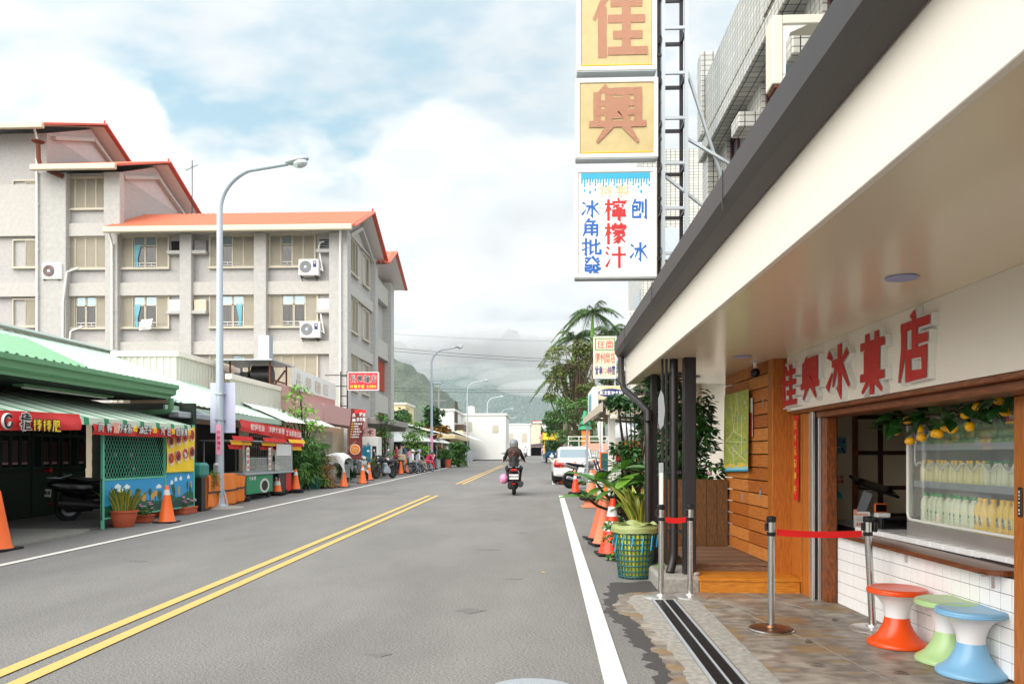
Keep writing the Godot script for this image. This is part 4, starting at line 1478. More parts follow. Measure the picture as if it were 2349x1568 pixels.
func bottle(r: float, h: float, body: String, cap: String, big: bool) -> Node3D:
	var o := Node3D.new()
	o.name = numbered("juice_bottle" if big else "small_juice_bottle")
	add_child(o)
	var b := MB.new()
	b.lathe([W(0, 0), W(r * .9, 0), W(r, r * .15), W(r, h * .66), W(r * .9, h * .77), W(r * .45, h * .9), W(r * .42, h * .93)], 14)
	put("body", b, body, o)
	var c := MB.new()
	c.lathe([W(r * .5, h * .93), W(r * .5, h * 1.03), W(0, h * 1.03)], 12)
	put("cap", c, cap, o)
	if big:
		var d := MB.new()
		d.grid(6, 2, func(u: float, w: float) -> Vector3:
			var an := PI + (u - .5) * 1.4
			var hh := sqrt(maxf(.02, 1.0 - pow(u * 2.0 - 1.0, 2.0))) * .034
			return V(cos(an) * (r + .001), .085 + (w - .5) * 2.0 * hh, -sin(an) * (r + .001)))
		put("label_disc", d, body, o)
		put("lettering", words("檸汁", V(-r - .0015, .08, -.012), V(0, 0, .022), V(0, .022, 0), V(0, -.03, .002), .14), "green_print", o)
	return o

# a light box: white rim, recessed coloured face; returns the thing, face plane at local z = 0
func sign_box(n: String, label: String, lo: Vector3, hi: Vector3, depth: float, rim: float, face: String, group := "") -> Node3D:
	var c := (lo + hi) * .5
	var o := thing(n, label, "sign", V(c.x, lo.y, c.z), .0, group)
	var w := hi.x - lo.x
	var h := hi.y - lo.y
	var fr := MB.new()
	fr.box(V(-w / 2 + rim / 2, h / 2, -depth / 2 + .012), V(rim, h, depth), Basis(), .006)
	fr.box(V(w / 2 - rim / 2, h / 2, -depth / 2 + .012), V(rim, h, depth), Basis(), .006)
	fr.box(V(0, rim / 2, -depth / 2 + .012), V(w - rim * 2, rim, depth - .004), Basis(), .006)
	fr.box(V(0, h - rim / 2, -depth / 2 + .012), V(w - rim * 2, rim, depth - .004), Basis(), .006)
	put("frame", fr, "white_paint", o)
	put("underside", one(V(-w / 2 + .01, -.012, -depth + .02), V(w / 2 - .01, -.001, .0)), "galvanised", o)
	put("face", one(V(-w / 2 + rim, rim, -.03), V(w / 2 - rim, h - rim, .0), .01), face, o)
	put("back", one(V(-w / 2 + rim, rim, -depth + .02), V(w / 2 - rim, h - rim, -depth + .03)), "white_paint", o)
	o.set_meta("w", w)
	return o

# lettering placed on a face: rows of [text, x, y, size, step x, step y, material, stroke]
func letter(o: Node3D, s: String, x: float, y: float, wx: float, hy: float, step: Vector3, m: String, w := .12, z := .002) -> MeshInstance3D:
	return put("lettering", words(s, V(x, y, z), V(wx, 0, 0), V(0, hy, 0), step, w), m, o)

func build_sign_tower() -> void:
	var z := -9.5
	var worn := flat("worn_rust_print", Color.WHITE, .6)
	var wt := noise_tex(.1, 71, Color(.5, .24, .13), Color(.8, .72, .62), 512, 3)
	wt.color_ramp.add_point(.52, Color(.54, .27, .15))
	wt.color_ramp.add_point(.58, Color(.76, .62, .5))
	worn.albedo_texture = wt
	tri_uv(worn, Vector3.ONE * 2.2)
	noisy("sign_yellow", Color(.74, .66, .46), .05, .45, .9, .01, 72, 512)
	var a := sign_box("shop_sign", "topmost yellow light box with one worn red brown character, cut by the frame", V(.424, 6.192, -9.5), V(1.419, 7.218, -9.5), .17, .055, "sign_yellow", "stacked light boxes of the ice shop")
	letter(a, "佳", -.31, .2, .66, .8, Vector3.ZERO, "worn_rust_print", .15)
	put("lower_bead", one(V(-.44, .055, .001), V(.44, .075, .012), .004), "gold_print", a)
	var b := sign_box("shop_sign", "middle yellow light box with the flaking red brown character", V(.408, 5.103, -9.5), V(1.436, 6.095, -9.5), .17, .055, "sign_yellow", "stacked light boxes of the ice shop")
	letter(b, "興", -.35, .16, .72, .74, Vector3.ZERO, "worn_rust_print", .125)
	put("lower_bead", one(V(-.44, .055, .001), V(.44, .075, .012), .004), "gold_print", b)
	var c := sign_box("shop_sign", "lowest light box, white with blue and red characters and blue drips", V(.397, 3.611, -9.5), V(1.419, 4.973, -9.5), .17, .05, "sign_face", "stacked light boxes of the ice shop")
	var h := 1.378
	put("print", one(V(-.43, h - .145, .001), V(.43, h - .075, .003)), "cyan_print", c)
	var dr := MB.new()
	for k in 26:
		var x := -.42 + k * .0335
		var l: float = [.05, .09, .04, .07, .03, .08, .05][k % 7]
		dr.tube([V(x, h - .14, .0), V(x, h - .145 - l, .0)], [.013, .008], 6)
		dr.ball(V(x, h - .145 - l, .0), V(.011, .013, .005), 8, 5)
		if k % 4 == 1:
			dr.ball(V(x, h - .2 - l, .0), V(.014, .02, .005), 8, 5)
		if k == 3 or k == 22:
			dr.ball(V(x, h - .31, .0), V(.016, .026, .005), 8, 5)
	put("drip", dr, "cyan_print", c)
	letter(c, "特製", -.21, h - .375, .17, .15, V(.215, 0, 0), "peach_print", .13)
	letter(c, "檸檬汁", -.125, h - .66, .245, .26, V(0, -.295, 0), "sign_red", .125)
	letter(c, "冰角批發", -.425, h - .63, .225, .22, V(.006, -.235, 0), "blue_print", .125)
	letter(c, "刨", .185, h - .64, .2, .24, Vector3.ZERO, "blue_print", .125)
	letter(c, "冰", .175, h - 1.18, .22, .24, Vector3.ZERO, "blue_print", .125)
	# steel lattice that carries the boxes
	var t := thing("sign_mast", "grey steel lattice mast holding the stacked light boxes", "mast", V(1.62, 2.8, -9.7))
	var x0 := 1.514
	var x1 := 1.802
	for x in [x0, x1]:
		for zz in [-9.6, -9.95]:
			putw("upright", one(V(x - .022, 2.7, zz - .022), V(x + .022, 8.2, zz + .022)), "galvanised" if zz > -9.7 else "dark_metal", t)
	var y := 3.35
	while y < 8.0:
		putw("rung", one(V(x0 + .023, y, -9.615), V(x1 - .023, y + .035, -9.58)), "galvanised", t)
		putw("rung", one(V(x0 + .023, y - .02, -9.965), V(x1 - .023, y + .02, -9.93)), "dark_metal", t)
		putw("side_rung", one(V(x0 - .015, y, -9.925), V(x0 + .015, y + .03, -9.625)), "dark_metal", t)
		putw("side_rung", one(V(x1 - .015, y, -9.925), V(x1 + .015, y + .03, -9.625)), "dark_metal", t)
		y += .565
	var br := MB.new()
	br.bar(V(1.834, 6.253, -9.7), V(2.292, 4.844, -9.72), .045, .03)
	putw("brace", br, "galvanised", t)
	var b2 := MB.new()
	b2.bar(V(1.834, 5.407, -9.7), V(2.441, 5.013, -9.66), .045, .03)
	putw("brace", b2, "galvanised", t)
	var b3 := MB.new()
	b3.bar(V(1.55, 4.909, -9.64), V(2.061, 4.507, -9.66), .04, .03)
	putw("brace", b3, "galvanised", t)
	for q in [.2, .7, 1.2, 1.9, 2.5]:
		putw("tie", one(V(1.424, 3.55 + q * 1.5, -9.6), V(x0 - .023, 3.58 + q * 1.5, -9.57)), "dark_metal", t)
	var wr := MB.new()
	var wp := []
	for k in 40:
		wp.append(V(x0 - .05 + .02 * sin(k * 1.9), 3.3 + k * .12, -9.58 + .01 * cos(k * 2.3)))
	wr.tube(wp, .006, 5)
	for k in 9:
		var rp := []
		for j in 13:
			rp.append(V(x0 - .04 + .02 * cos(j * TAU / 12.0), 3.42 + k * .53 + .05 * sin(j * TAU / 12.0), -9.57))
		wr.tube(rp, .005, 5)
	putw("cable", wr, "wire", t)

func build_upper_building() -> void:
	tile_mat("tile_small", Color(.78, .78, .75), 5.0)
	var u := thing("tiled_upper_storey", "white tiled upper storey with dark grout above the canopy", "building", V(3.5, 2.82, -6.0))
	var zf := -10.95
	# walls: piers between windows, sill band, projecting slab, parapet
	putw("sill_wall", one(V(2.45, 2.4, zf), V(2.75, 4.39, 2.5)), "tile_small", u)
	var wins := [[-10.2, -9.2], [-8.6, -7.2], [-6.75, -5.0], [-4.6, -2.6]]
	var last := zf
	for w in wins + [[2.5, 2.5]]:
		putw("pier", one(V(2.45, 4.391, last), V(2.75, 5.59, w[0])), "tile_small", u)
		last = w[1]
	for w in wins:
		var wf := MB.new()
		var zz0: float = w[0]
		var zz1: float = w[1]
		wf.bx(V(2.5, 4.392, zz0 + .001), V(2.56, 4.45, zz1 - .001))
		wf.bx(V(2.5, 5.53, zz0 + .001), V(2.56, 5.589, zz1 - .001))
		wf.bx(V(2.5, 4.94, zz0 + .05), V(2.555, 5.000, zz1 - .05))
		for k in 4:
			var zc := lerpf(zz0 + .03, zz1 - .03, k / 3.0)
			wf.bx(V(2.495, 4.451, zc - .028), V(2.56, 5.529, zc + .028))
		var win := putw("window", wf, "maroon", u)
		for k in 3:
			var za := lerpf(zz0 + .03, zz1 - .03, k / 3.0) + .029
			var zb := lerpf(zz0 + .03, zz1 - .03, (k + 1) / 3.0) - .029
			put("pane", one(V(2.53, 4.451, za), V(2.536, 5.528, zb)), "car_glass", win)
		put("dark_interior", one(V(2.7, 4.4, zz0 + .01), V(2.749, 5.58, zz1 - .01)), "dark_room", win)
	putw("slab", one(V(2.23, 5.591, zf - .05), V(2.75, 5.77, 2.5), .01), "tile_small", u)
	putw("slab_shadow_gap", one(V(2.36, 5.771, zf), V(2.75, 5.89, 2.5)), "concrete", u)
	putw("parapet", one(V(2.28, 5.891, zf - .02), V(2.45, 6.69, 2.5), .01), "tile_small", u)
	putw("roof_post", one(V(2.22, 5.892, zf - .06), V(2.4, 7.06, zf + .22), .01), "tile_small", u)
	putw("tall_parapet", one(V(2.26, 5.892, -7.9), V(2.35, 7.49, -7.5), .01), "tile_small", u)
	putw("corner_pier", one(V(2.3, 2.4, zf - .04), V(2.449, 5.59, zf + .25), .01), "tile_small", u)
	putw("end_wall", one(V(2.751, 2.4, zf), V(6.2, 6.64, zf + .2)), "tile_small", u)
	putw("ledge", one(V(2.2, 5.09, -8.95), V(2.449, 5.26, -8.62), .01), "tile_small", u)
	putw("ledge", one(V(2.2, 4.94, -6.98), V(2.449, 5.19, -6.78), .01), "tile_small", u)
	# empty frame of an old light box
	var e := thing("empty_sign_frame", "empty white sign frame with torn face fixed to the tiled wall", "sign frame", V(2.1, 4.2, -6.0))
	var fr := MB.new()
	fr.bx(V(1.77, 4.26, -6.1), V(1.85, 4.79, -5.92), .006)
	fr.bx(V(1.851, 4.72, -6.1), V(2.44, 4.79, -5.92), .006)
	fr.bx(V(1.851, 4.26, -6.1), V(2.44, 4.33, -5.92), .006)
	putw("frame", fr, "cream_metal", e)
	var tp := MB.new()
	tp.prism(PackedVector2Array([W(1.85, 4.72), W(1.85, 4.34), W(1.875, 4.34), W(1.88, 4.58), W(1.91, 4.66), W(1.98, 4.69), W(2.04, 4.715), W(1.95, 4.722)]), .004, Transform3D(Basis(), V(0, 0, -5.935)))
	putw("torn_face", tp, "white_paint", e)
	putw("rusty_bottom", one(V(1.79, 4.235, -6.09), V(2.44, 4.259, -5.93)), "rust", e)
	# a second unit below the frame
	var ac := thing("wall_unit", "boxy cream air conditioner under the empty sign frame", "air conditioner", V(2.3, 3.9, -6.4))
	putw("case", one(V(2.02, 3.85, -6.6), V(2.449, 4.18, -6.2), .01), "cream_metal", ac)
	var gl := MB.new()
	gl.lathe([W(.0, .0), W(.11, .0), W(.115, -.01)], 18, V(2.24, 4.02, -6.198), Basis(Vector3.RIGHT, PI / 2))
	putw("fan", gl, "dark_metal", ac)
	# shed roof behind the mast, with red rafters
	var sd := thing("rear_roof", "grey sheet roof on dark red rafters seen behind the sign mast", "roof", V(2.6, 4.9, -14.0))
	var rf := ribbed(V(1.2, 4.75, -13.2), V(3.6, 4.75, -13.2), V(3.6, 6.0, -15.5), V(1.2, 6.0, -15.5), .25, .03)
	putw("sheet", rf, "galvanised", sd)
	for k in 5:
		var bm := MB.new()
		var x := 1.3 + k * .55
		bm.bar(V(x, 4.66, -13.2), V(x, 5.91, -15.5), .06, .1)
		putw("rafter", bm, "maroon", sd)
	for q in [[4.66, -13.3], [5.3, -14.5]]:
		var bm := MB.new()
		bm.bar(V(1.2, q[0] - .11, q[1]), V(3.6, q[0] - .11, q[1]), .08, .12)
		putw("purlin", bm, "maroon", sd)
	var cw := thing("cream_house", "cream rendered house wall below the sheet roof", "house", V(3.0, .1, -14.5))
	putw("wall", one(V(2.02, 2.9, -17.5), V(5.0, 4.5, -13.35)), "cream_paint", cw)
	putw("lower_wall", one(V(3.3, .1, -15.9), V(5.0, 2.9, -13.4)), "cream_paint", cw)
	putw("ledge", one(V(1.97, 3.75, -17.5), V(2.019, 3.85, -13.3)), "cream_metal", cw)
	putw("window", one(V(2.0, 3.0, -16.0), V(2.019, 3.6, -14.6)), "car_glass", cw)
	# balcony and trellis between canopy and palm
	var bal := thing("far_balcony", "tiled balcony with white lattice railing beyond the canopy", "balcony", V(2.67, 4.0, -16.5))
	putw("wall", one(V(2.47, 3.1, -22.0), V(4.47, 9.0, -19.0)), "tile_small", bal)
	putw("slab", one(V(2.02, 3.5, -20.8), V(2.469, 3.62, -19.0)), "cream_metal", bal)
	putw("apron_wall", one(V(2.000, 3.621, -19.05), V(2.469, 4.3, -18.99)), "tile_small", bal)
	var lt := MB.new()
	for k in 7:
		lt.bx(V(2.07 + k * .075, 4.301, -19.03), V(2.09 + k * .075, 5.0, -19.01))
	for k in 6:
		lt.bx(V(2.05, 4.36 + k * .12, -19.035), V(2.54, 4.38 + k * .12, -19.006))
	putw("lattice", lt, "white_paint", bal)
	putw("window", one(V(2.455, 4.6, -20.5), V(2.469, 5.6, -19.3)), "car_glass", bal)

func tile_mat(n: String, c: Color, per: float) -> void:
	# small facing tiles, too fine here to part: bonded grid with dark joints
	var s := 64
	var im := Image.create(s * 4, s * 4, false, Image.FORMAT_RGB8)
	var hm := Image.create(s * 4, s * 4, false, Image.FORMAT_L8)
	var rr := RandomNumberGenerator.new()
	rr.seed = 9
	im.fill(Color(.16, .15, .15))
	hm.fill(Color(.2, .2, .2))
	for i in 4:
		for j in 4:
			im.fill_rect(Rect2i(i * s + 3, j * s + 3, s - 6, s - 6), c.darkened(rr.randf() * .1))
			hm.fill_rect(Rect2i(i * s + 3, j * s + 3, s - 6, s - 6), Color.WHITE)
	var m := flat(n, Color.WHITE, .3)
	m.albedo_texture = ImageTexture.create_from_image(im)
	m.heightmap_enabled = true
	m.heightmap_texture = ImageTexture.create_from_image(hm)
	m.heightmap_scale = .3
	tri_uv(m, V(per * .44, per * .7, per * .44))

var louvre: ArrayMesh

func louvre_mesh() -> ArrayMesh:
	# one shutter leaf, 1 x 1 m, frame and slats, front towards +z
	var m := MB.new()
	m.bx(V(-.5, 0, -.03), V(-.44, 1, .03))
	m.bx(V(.44, 0, -.03), V(.5, 1, .03))
	m.bx(V(-.439, 0, -.03), V(.439, .025, .03))
	m.bx(V(-.439, .975, -.03), V(.439, 1, .03))
	for k in 26:
		var y := .04 + k * .0365
		m.quad(V(-.439, y, .022), V(.439, y, .022), V(.439, y + .03, -.014), V(-.439, y + .03, -.014))
		m.quad(V(-.439, y - .006, .022), V(.439, y - .006, .022), V(.439, y, .022), V(-.439, y, .022))
	return m.done()

# a window in a wall; at = lower left in the wall's own axes (x along, y up, z out)
func flat_window(b: Node3D, T: Transform3D, w: float, h: float, pat: String, curtain := 0) -> void:
	var fr := MB.new()
	var tb := Transform3D(T.basis, T.origin - b.position)
	for q in [[V(w / 2, -.06, .06), V(w + .16, .1, .2)], [V(w / 2, h + .03, .03), V(w + .12, .07, .12)], [V(-.03, h / 2, .03), V(.06, h - .01, .12)], [V(w + .03, h / 2, .03), V(.06, h - .01, .12)]]:
		fr.box(q[0], q[1])
	var win := put("window", fr, "frame_tan", b)
	win.transform = tb
	put("dark_interior", one(V(0, 0, -.25), V(w, h, -.22)), "dark_room", win)
	var n := pat.length()
	var sw := w / n
	for i in n:
		if pat[i] == "s":
			var o := put("shutter", louvre, "shutter_tan", win, V((i + .5) * sw, .0, .035))
			o.scale = V(sw * .985, h, 1.0)
		elif pat[i] == "o":
			var g := MB.new()
			g.bx(V(i * sw + .01, h * .7, -.03), V((i + 1) * sw - .01, h * .73, .02))
			g.bx(V(i * sw + .01, 0, -.03), V(i * sw + .05, h, .02))
			g.bx(V((i + 1) * sw - .05, 0, -.03), V((i + 1) * sw - .01, h, .02))
			put("sash", g, "frame_tan", win)
			put("pane", one(V(i * sw + .05, h * .73, -.01), V((i + 1) * sw - .05, h * .99, -.004)), "car_glass", win)
			put("pane", one(V(i * sw + .05, .01, -.02), V((i + 1) * sw - .05, h * .7, -.014)), "dark_glass", win)
			var rl := MB.new()
			rl.bx(V(i * sw + .05, .22, .0), V((i + 1) * sw - .05, .25, .02))
			rl.bx(V(i * sw + .05, .08, .0), V((i + 1) * sw - .05, .1, .02))
			rl.bx(V((i + .5) * sw, .1, .0), V((i + .5) * sw + .02, .22, .02))
			put("guard_rail", rl, "white_paint", win)
		else:
			put("dark_gap", one(V(i * sw, .01, -.1), V((i + 1) * sw, h * .99, -.09)), "dark_glass", win)
	if curtain != 0:
		var c := MB.new()
		var x0 := sw * (1.08 if curtain > 0 else 2.86)
		var sg := float(curtain)
		c.grid(8, 6, func(u: float, v: float) -> Vector3:
			var wd := .34 * (.35 + .65 * absf(v - .25) / .75)
			return V(x0 + sg * u * wd + .05 * sg * (1.0 - v), .04 + v * h * .72, .026 + .02 * sin(u * 19.0)))
		put("curtain", c, "curtain_blue", win)

func build_flats() -> void:
	louvre = louvre_mesh()
	flat("curtain_blue", Color(.44, .68, .74), .8)
	var zf := -38.0
	var b := thing("apartment_block", "pale grey four storey apartment block with orange roofs stepping down towards the street", "apartment block", V(-20.0, .34, -42.0))
	# three stepped blocks: left x, right x, eave height, apex height, apex z, back z, ground
	var blocks := [[-36.0, -25.6, 18.0, 20.0, -42.0, -46.6], [-25.599, -21.9, 15.9, 17.8, -42.0, -46.4], [-21.899, -10.05, 12.75, 14.5, -41.0, -44.6]]
	for q in blocks:
		putw("wall", one(V(q[0], .2, q[5] + .6), V(q[1] + .002, q[2], zf - .15)), "wall_plaster", b)
		# gable end
		var gm := MB.new()
		gm.prism(PackedVector2Array([W(-(zf - .15), q[2] - .01), W(-(q[5] + .6), q[2] - .01), W(-q[4], q[3] - .15)]), .3, Transform3D(Basis(V(0, 0, -1), Vector3.UP, Vector3.RIGHT), V(q[1] + .001, 0, 0)))
		putw("gable", gm, "pink_lit_plaster" if q[1] < -15 else "wall_plaster", b)
		var gr := MB.new()
		for s in [[zf - .5, q[2] + .25], [q[5] + .9, q[2] + .25]]:
			gr.bar(V(q[1] + .09, s[1] - .35, s[0]), V(q[1] + .09, q[3] - .75, q[4]), .18, .34, Vector3.RIGHT)
		putw("gable_rib", gr, "band_paint", b)
		# roof: two tiled slopes, barge boards, soffit
		var ov := .75
		var xr: float = q[1] + ov
		var front := wavy(V(q[0], q[2] - .05, zf + 1.1), V(xr, q[2] - .05, zf + 1.1), V(xr, q[3] + .12, q[4]), V(q[0], q[3] + .12, q[4]), .27, .07)
		var rf := putw("roof", front, "roof_orange", b)
		var rear := wavy(V(xr, q[2] + .1, q[5]), V(q[0], q[2] + .1, q[5]), V(q[0], q[3] + .12, q[4]), V(xr, q[3] + .12, q[4]), .27, .07)
		putw("roof", rear, "roof_orange", b)
		var sf := MB.new()
		var s0 := V(q[1] - .2, q[2] - .1, zf + 1.05)
		sf.quad(V(q[0], q[2] - .12, zf + 1.05), V(q[0], q[3] - .03, q[4]), V(xr - .02, q[3] - .03, q[4]), V(xr - .02, q[2] - .12, zf + 1.05))
		sf.quad(V(q[0], q[3] - .03, q[4]), V(q[0], q[2] - .02, q[5]), V(xr - .02, q[2] - .02, q[5]), V(xr - .02, q[3] - .03, q[4]))
		putw("soffit", sf, "soffit_pink", b)
		var bb := MB.new()
		bb.bar(V(xr + .03, q[2] - .08, zf + 1.1), V(xr + .03, q[3] + .13, q[4] - .05), .07, .3, Vector3.RIGHT)
		bb.bar(V(xr + .03, q[2] + .08, q[5]), V(xr + .03, q[3] + .13, q[4] + .05), .07, .3, Vector3.RIGHT)
		bb.ball(V(xr + .03, q[3] + .26, q[4]), V(.06, .1, .06), 8, 6)
		putw("barge_board", bb, "trim_orange", b)
		var gt := MB.new()
		gt.box(V((q[0] + xr) / 2, q[2] - .17, zf + 1.16), V(xr - q[0] - .1, .28, .22), Basis(), .03)
		putw("gutter", gt, "eave_cream", b)
	# pilasters and floor bands on the front
	for q in [[240, 225.0, 255.0, 12.6], [416, 402.0, 430.0, 12.6], [591, 577.0, 606.0, 12.6], [770, 753.0, 786.0, 12.6]]:
		var xa = -38.0 * (1245.0 - q[1]) / 1740.0
		var xb = -38.0 * (1245.0 - q[2]) / 1740.0
		putw("pilaster", one(V(xa, .25, zf - .149), V(minf(xb, -10.0), q[3], zf + .28), .02), "pilaster", b)
	putw("pilaster", one(V(-25.9, .25, zf - .149), V(-24.3, 15.8, zf + .3), .02), "pilaster", b)
	putw("pilaster", one(V(-22.35, 12.6, zf - .149), V(-21.5, 15.8, zf + .27), .02), "pilaster", b)
	for lv in [9.53, 6.5, 3.45]:
		putw("floor_band", one(V(-24.299, lv, zf - .149), V(-10.06, lv + .66, zf + .1), .01), "band_paint", b)
		putw("floor_band", one(V(-36.0, lv, zf - .149), V(-25.901, lv + .66, zf + .1), .01), "band_paint", b)
	putw("floor_band", one(V(-24.299, 12.6, zf - .149), V(-22.351, 13.26, zf + .1), .01), "band_paint", b)
	putw("floor_band", one(V(-36.0, 12.65, zf - .149), V(-25.901, 15.3, zf + .06), .01), "band_paint", b)
	putw("eave_beam", one(V(-21.8, 12.62, zf - .149), V(-10.06, 12.749, zf + .15)), "band_paint", b)
	# windows: lower left pixel columns turned into metres on the front
	var P := func(x: float, y: float) -> Transform3D: return Transform3D(Basis(), V(x, y, zf - .13))
	var X := func(u: float) -> float: return -38.1 * (1245.0 - u) / 1740.0
	var h := 1.56
	var y1 := 11.0
	var y2 := 7.95
	var y3 := 4.90
	for q in [[258, 370, y1, "soos", 1], [258, 370, y2, "soos", 1], [470, 575, y1, "soss", 0], [470, 575, y2, "soos", -1], [470, 575, y3, "ssos", 0], [611, 716, y1, "soss", 0], [611, 722, y2, "soos", 0], [611, 722, y3, "ssss", 0],
		[122, 222, y1 + 3.07, "ssss", 0], [122, 222, y1, "ssss", 0], [122, 222, y2, "soos", 0]]:
		flat_window(b, P.call(X.call(q[0]), q[2]), X.call(q[1]) - X.call(q[0]), h, q[3], q[4])
	for y in [y1 + 3.07, y1, y2]:
		flat_window(b, P.call(-27.3, y + .1), 1.2, 1.35, "gs")
	# side facade
	var SB := Basis(V(0, 0, -1), Vector3.UP, Vector3.RIGHT)
	for y in [y1, y2, y3]:
		flat_window(b, Transform3D(SB, V(-10.06, y - .05, -38.5)), 2.15, 1.75, "ssss" if y == y1 else "sgss")
		flat_window(b, Transform3D(SB, V(-10.06, y - .05, -41.75)), 1.55, 1.65, "gs")
		putw("side_band", one(V(-10.049, y + 1.75, -44.0), V(-9.9, y + 2.35 - (.5 if y == y1 else .0), -38.0), .01), "band_paint", b)
	putw("side_pilaster", one(V(-10.5, .3, -44.6), V(-9.75, 12.9, -43.95), .02), "pilaster", b)
	putw("corner_pilaster", one(V(-10.049, .3, -38.45), V(-9.8, 12.7, zf + .279), .02), "pilaster", b)
	# rear wing
	putw("rear_wall", one(V(-20.0, .3, -49.2), V(-10.3, 12.5, -44.61)), "wall_plaster", b)
	putw("rear_pilaster", one(V(-10.8, .3, -49.4), V(-9.75, 12.5, -48.5), .02), "pilaster", b)
	for y in [4.0, 7.4, 10.9]:
		putw("rear_band", one(V(-10.4, y, -48.499), V(-9.95, y + 1.1, -44.62), .01), "band_paint", b)
	for y in [2.2, 5.35]:
		var sc := ribbed(V(-10.22, y + .1, -46.0), V(-10.22, y + .1, -48.45), V(-10.22, y + 1.95, -48.45), V(-10.22, y + 1.95, -46.0), .16, .04)
		putw("red_screen", sc, "rust_red", b)
	var rw := wavy(V(-12.0, 13.9, -46.4), V(-9.1, 13.9, -46.4), V(-9.1, 12.35, -49.9), V(-12.0, 12.35, -49.9), .27, .07)
	putw("roof", rw, "roof_orange", b)
	putw("roof", wavy(V(-12.0, 12.6, -44.0), V(-9.1, 12.6, -44.0), V(-9.1, 13.9, -46.4), V(-12.0, 13.9, -46.4), .27, .07), "roof_orange", b)
	var rs := MB.new()
	rs.quad(V(-12.0, 12.28, -49.85), V(-9.12, 12.28, -49.85), V(-9.12, 13.82, -46.4), V(-12.0, 13.82, -46.4))
	rs.quad(V(-12.0, 13.82, -46.4), V(-9.12, 13.82, -46.4), V(-9.12, 12.52, -44.0), V(-12.0, 12.52, -44.0))
	putw("soffit", rs, "soffit_pink", b)
	var b3 := MB.new()
	b3.bar(V(-9.07, 12.3, -49.9), V(-9.07, 13.9, -46.35), .07, .28, Vector3.RIGHT)
	b3.bar(V(-9.07, 12.6, -44.0), V(-9.07, 13.9, -46.45), .07, .28, Vector3.RIGHT)
	putw("barge_board", b3, "trim_orange", b)
	# pipes
	for q in [[-25.75, 18.0, .33], [-21.85, 12.6, .31], [-10.15, 12.5, .31]]:
		var pp := MB.new()
		pp.tube([V(q[0] + .15, q[1], zf + .9), V(q[0], q[1] - .5, zf + q[2] + .06), V(q[0], 1.0, zf + q[2] + .06)], .06, 8)
		for k in 5:
			pp.tube([V(q[0], q[1] - 1.5 - k * 2.3, zf + q[2] + .06), V(q[0], q[1] - 1.62 - k * 2.3, zf + q[2] + .06)], .08, 8)
		putw("downpipe", pp, "white_paint", b)
	for q in [[[-24.2, 10.9], [-24.8, 10.7], [-25.0, 9.2], [-25.05, 3.0]], [[-24.0, 7.9], [-24.6, 7.7], [-24.75, 6.5], [-24.8, 3.0]]]:
		var pts := []
		for k in q:
			pts.append(V(k[0] + .6, k[1], zf + .36))
		var cm := MB.new()
		cm.tube(pts, .055, 7)
		putw("conduit", cm, "white_paint", b)
	# niches for window units: ledge, box or dark hole
	for q in [[372, y1, 0], [372, y2, 1], [431, y1, 2], [431, y2, 3], [723, y1, 4], [723, y2, 1], [84, y1 + 3.07, 0], [84, y1, 1], [84, y2, 1]]:
		var x: float = X.call(q[0])
		putw("niche_ledge", one(V(x, q[1] + .6, zf - .149), V(x + .75, q[1] + .78, zf + .24), .02), "pilaster", b)
		var mt: String = ["dark_room", "white_paint", "cable_grey", "beige_wall", "dark_room"][q[2]]
		putw("niche", one(V(x + .08, q[1] + .785, zf - .149), V(x + .7, q[1] + 1.35, zf - (.13 if q[2] == 0 or q[2] == 4 else -.1)), .01), mt, b)
		if q[2] == 1 or q[2] == 4:
			var sl := MB.new()
			for k in 6:
				sl.bx(V(x + .1, q[1] + .83 + k * .085, zf + (.101 if q[2] == 1 else -.128)), V(x + .68, q[1] + .85 + k * .085, zf + (.115 if q[2] == 1 else -.09)))
			putw("grille", sl, "galvanised", b)
	for y in [y1, y2, y3]:
		for s in [[-21.4, -18.6], [-16.9, -14.7], [-13.9, -10.8], [-24.2, -22.4]]:
			putw("joint_line", one(V(s[0], y - .17, zf - .149), V(s[1], y - .14, zf - .144)), "grey_paint", b)
	# outdoor units
	air_unit(V(-12.263, 10.391, -37.6), "upper of two white air conditioner units by the right corner of the flats", true)
	air_unit(V(-12.196, 7.263, -37.6), "lower of two white air conditioner units by the right corner of the flats", true)
	air_unit(V(-25.491, 10.318, -37.6), "air conditioner unit with rusty fan on the left part of the flats", false)
	# flue, aerial, cloth on the sill
	var fl := thing("rusty_flue", "rusty elbowed flue pipe with a wide cap on the flats", "flue", V(-24.79, 15.58, -37.4))
	var fm := MB.new()
	fm.tube([V(.35, .0, -.3), V(.0, .1, .05), V(-.4, .35, .35), V(-.5, .7, .35), V(-.52, 1.45, .35)], .11, 10)
	fm.lathe([W(.1, 0), W(.3, .1), W(.3, .13), W(.0, .12)], 14, V(-.52, 1.42, .35))
	put("pipe", fm, "rust", fl)
	var an := thing("roof_aerial", "thin television aerial on the orange roof ridge", "aerial", V(-20.0, 16.0, -42.5))
	var am := MB.new()
	am.tube([V(0, -.8, 0), V(0, 2.2, 0)], .025, 5)
	for k in 5:
		am.tube([V(-.35 + k * .14, 1.72 + k * .05, -.3 + k * .02), V(-.25 + k * .14, 1.62 + k * .05, .3)], .012, 4)
	am.tube([V(-.4, 1.62, 0), V(.35, 1.95, 0)], .014, 4)
	put("mast", am, "dark_metal", an)
	var cl := MB.new()
	cl.grid(6, 6, func(u: float, v: float) -> Vector3: return V(u * .62 + .1 * v, (v - 1.0) * .55 + .07 * u, .05 * sin(u * 7.0) + .03 * sin(v * 5.0)))
	var co := put("drying_cloth", cl, "cloth_white", null, V(-20.385, 8.223, -37.5))
	meta(co, "white cloth hanging out of an apartment window sill", "cloth")

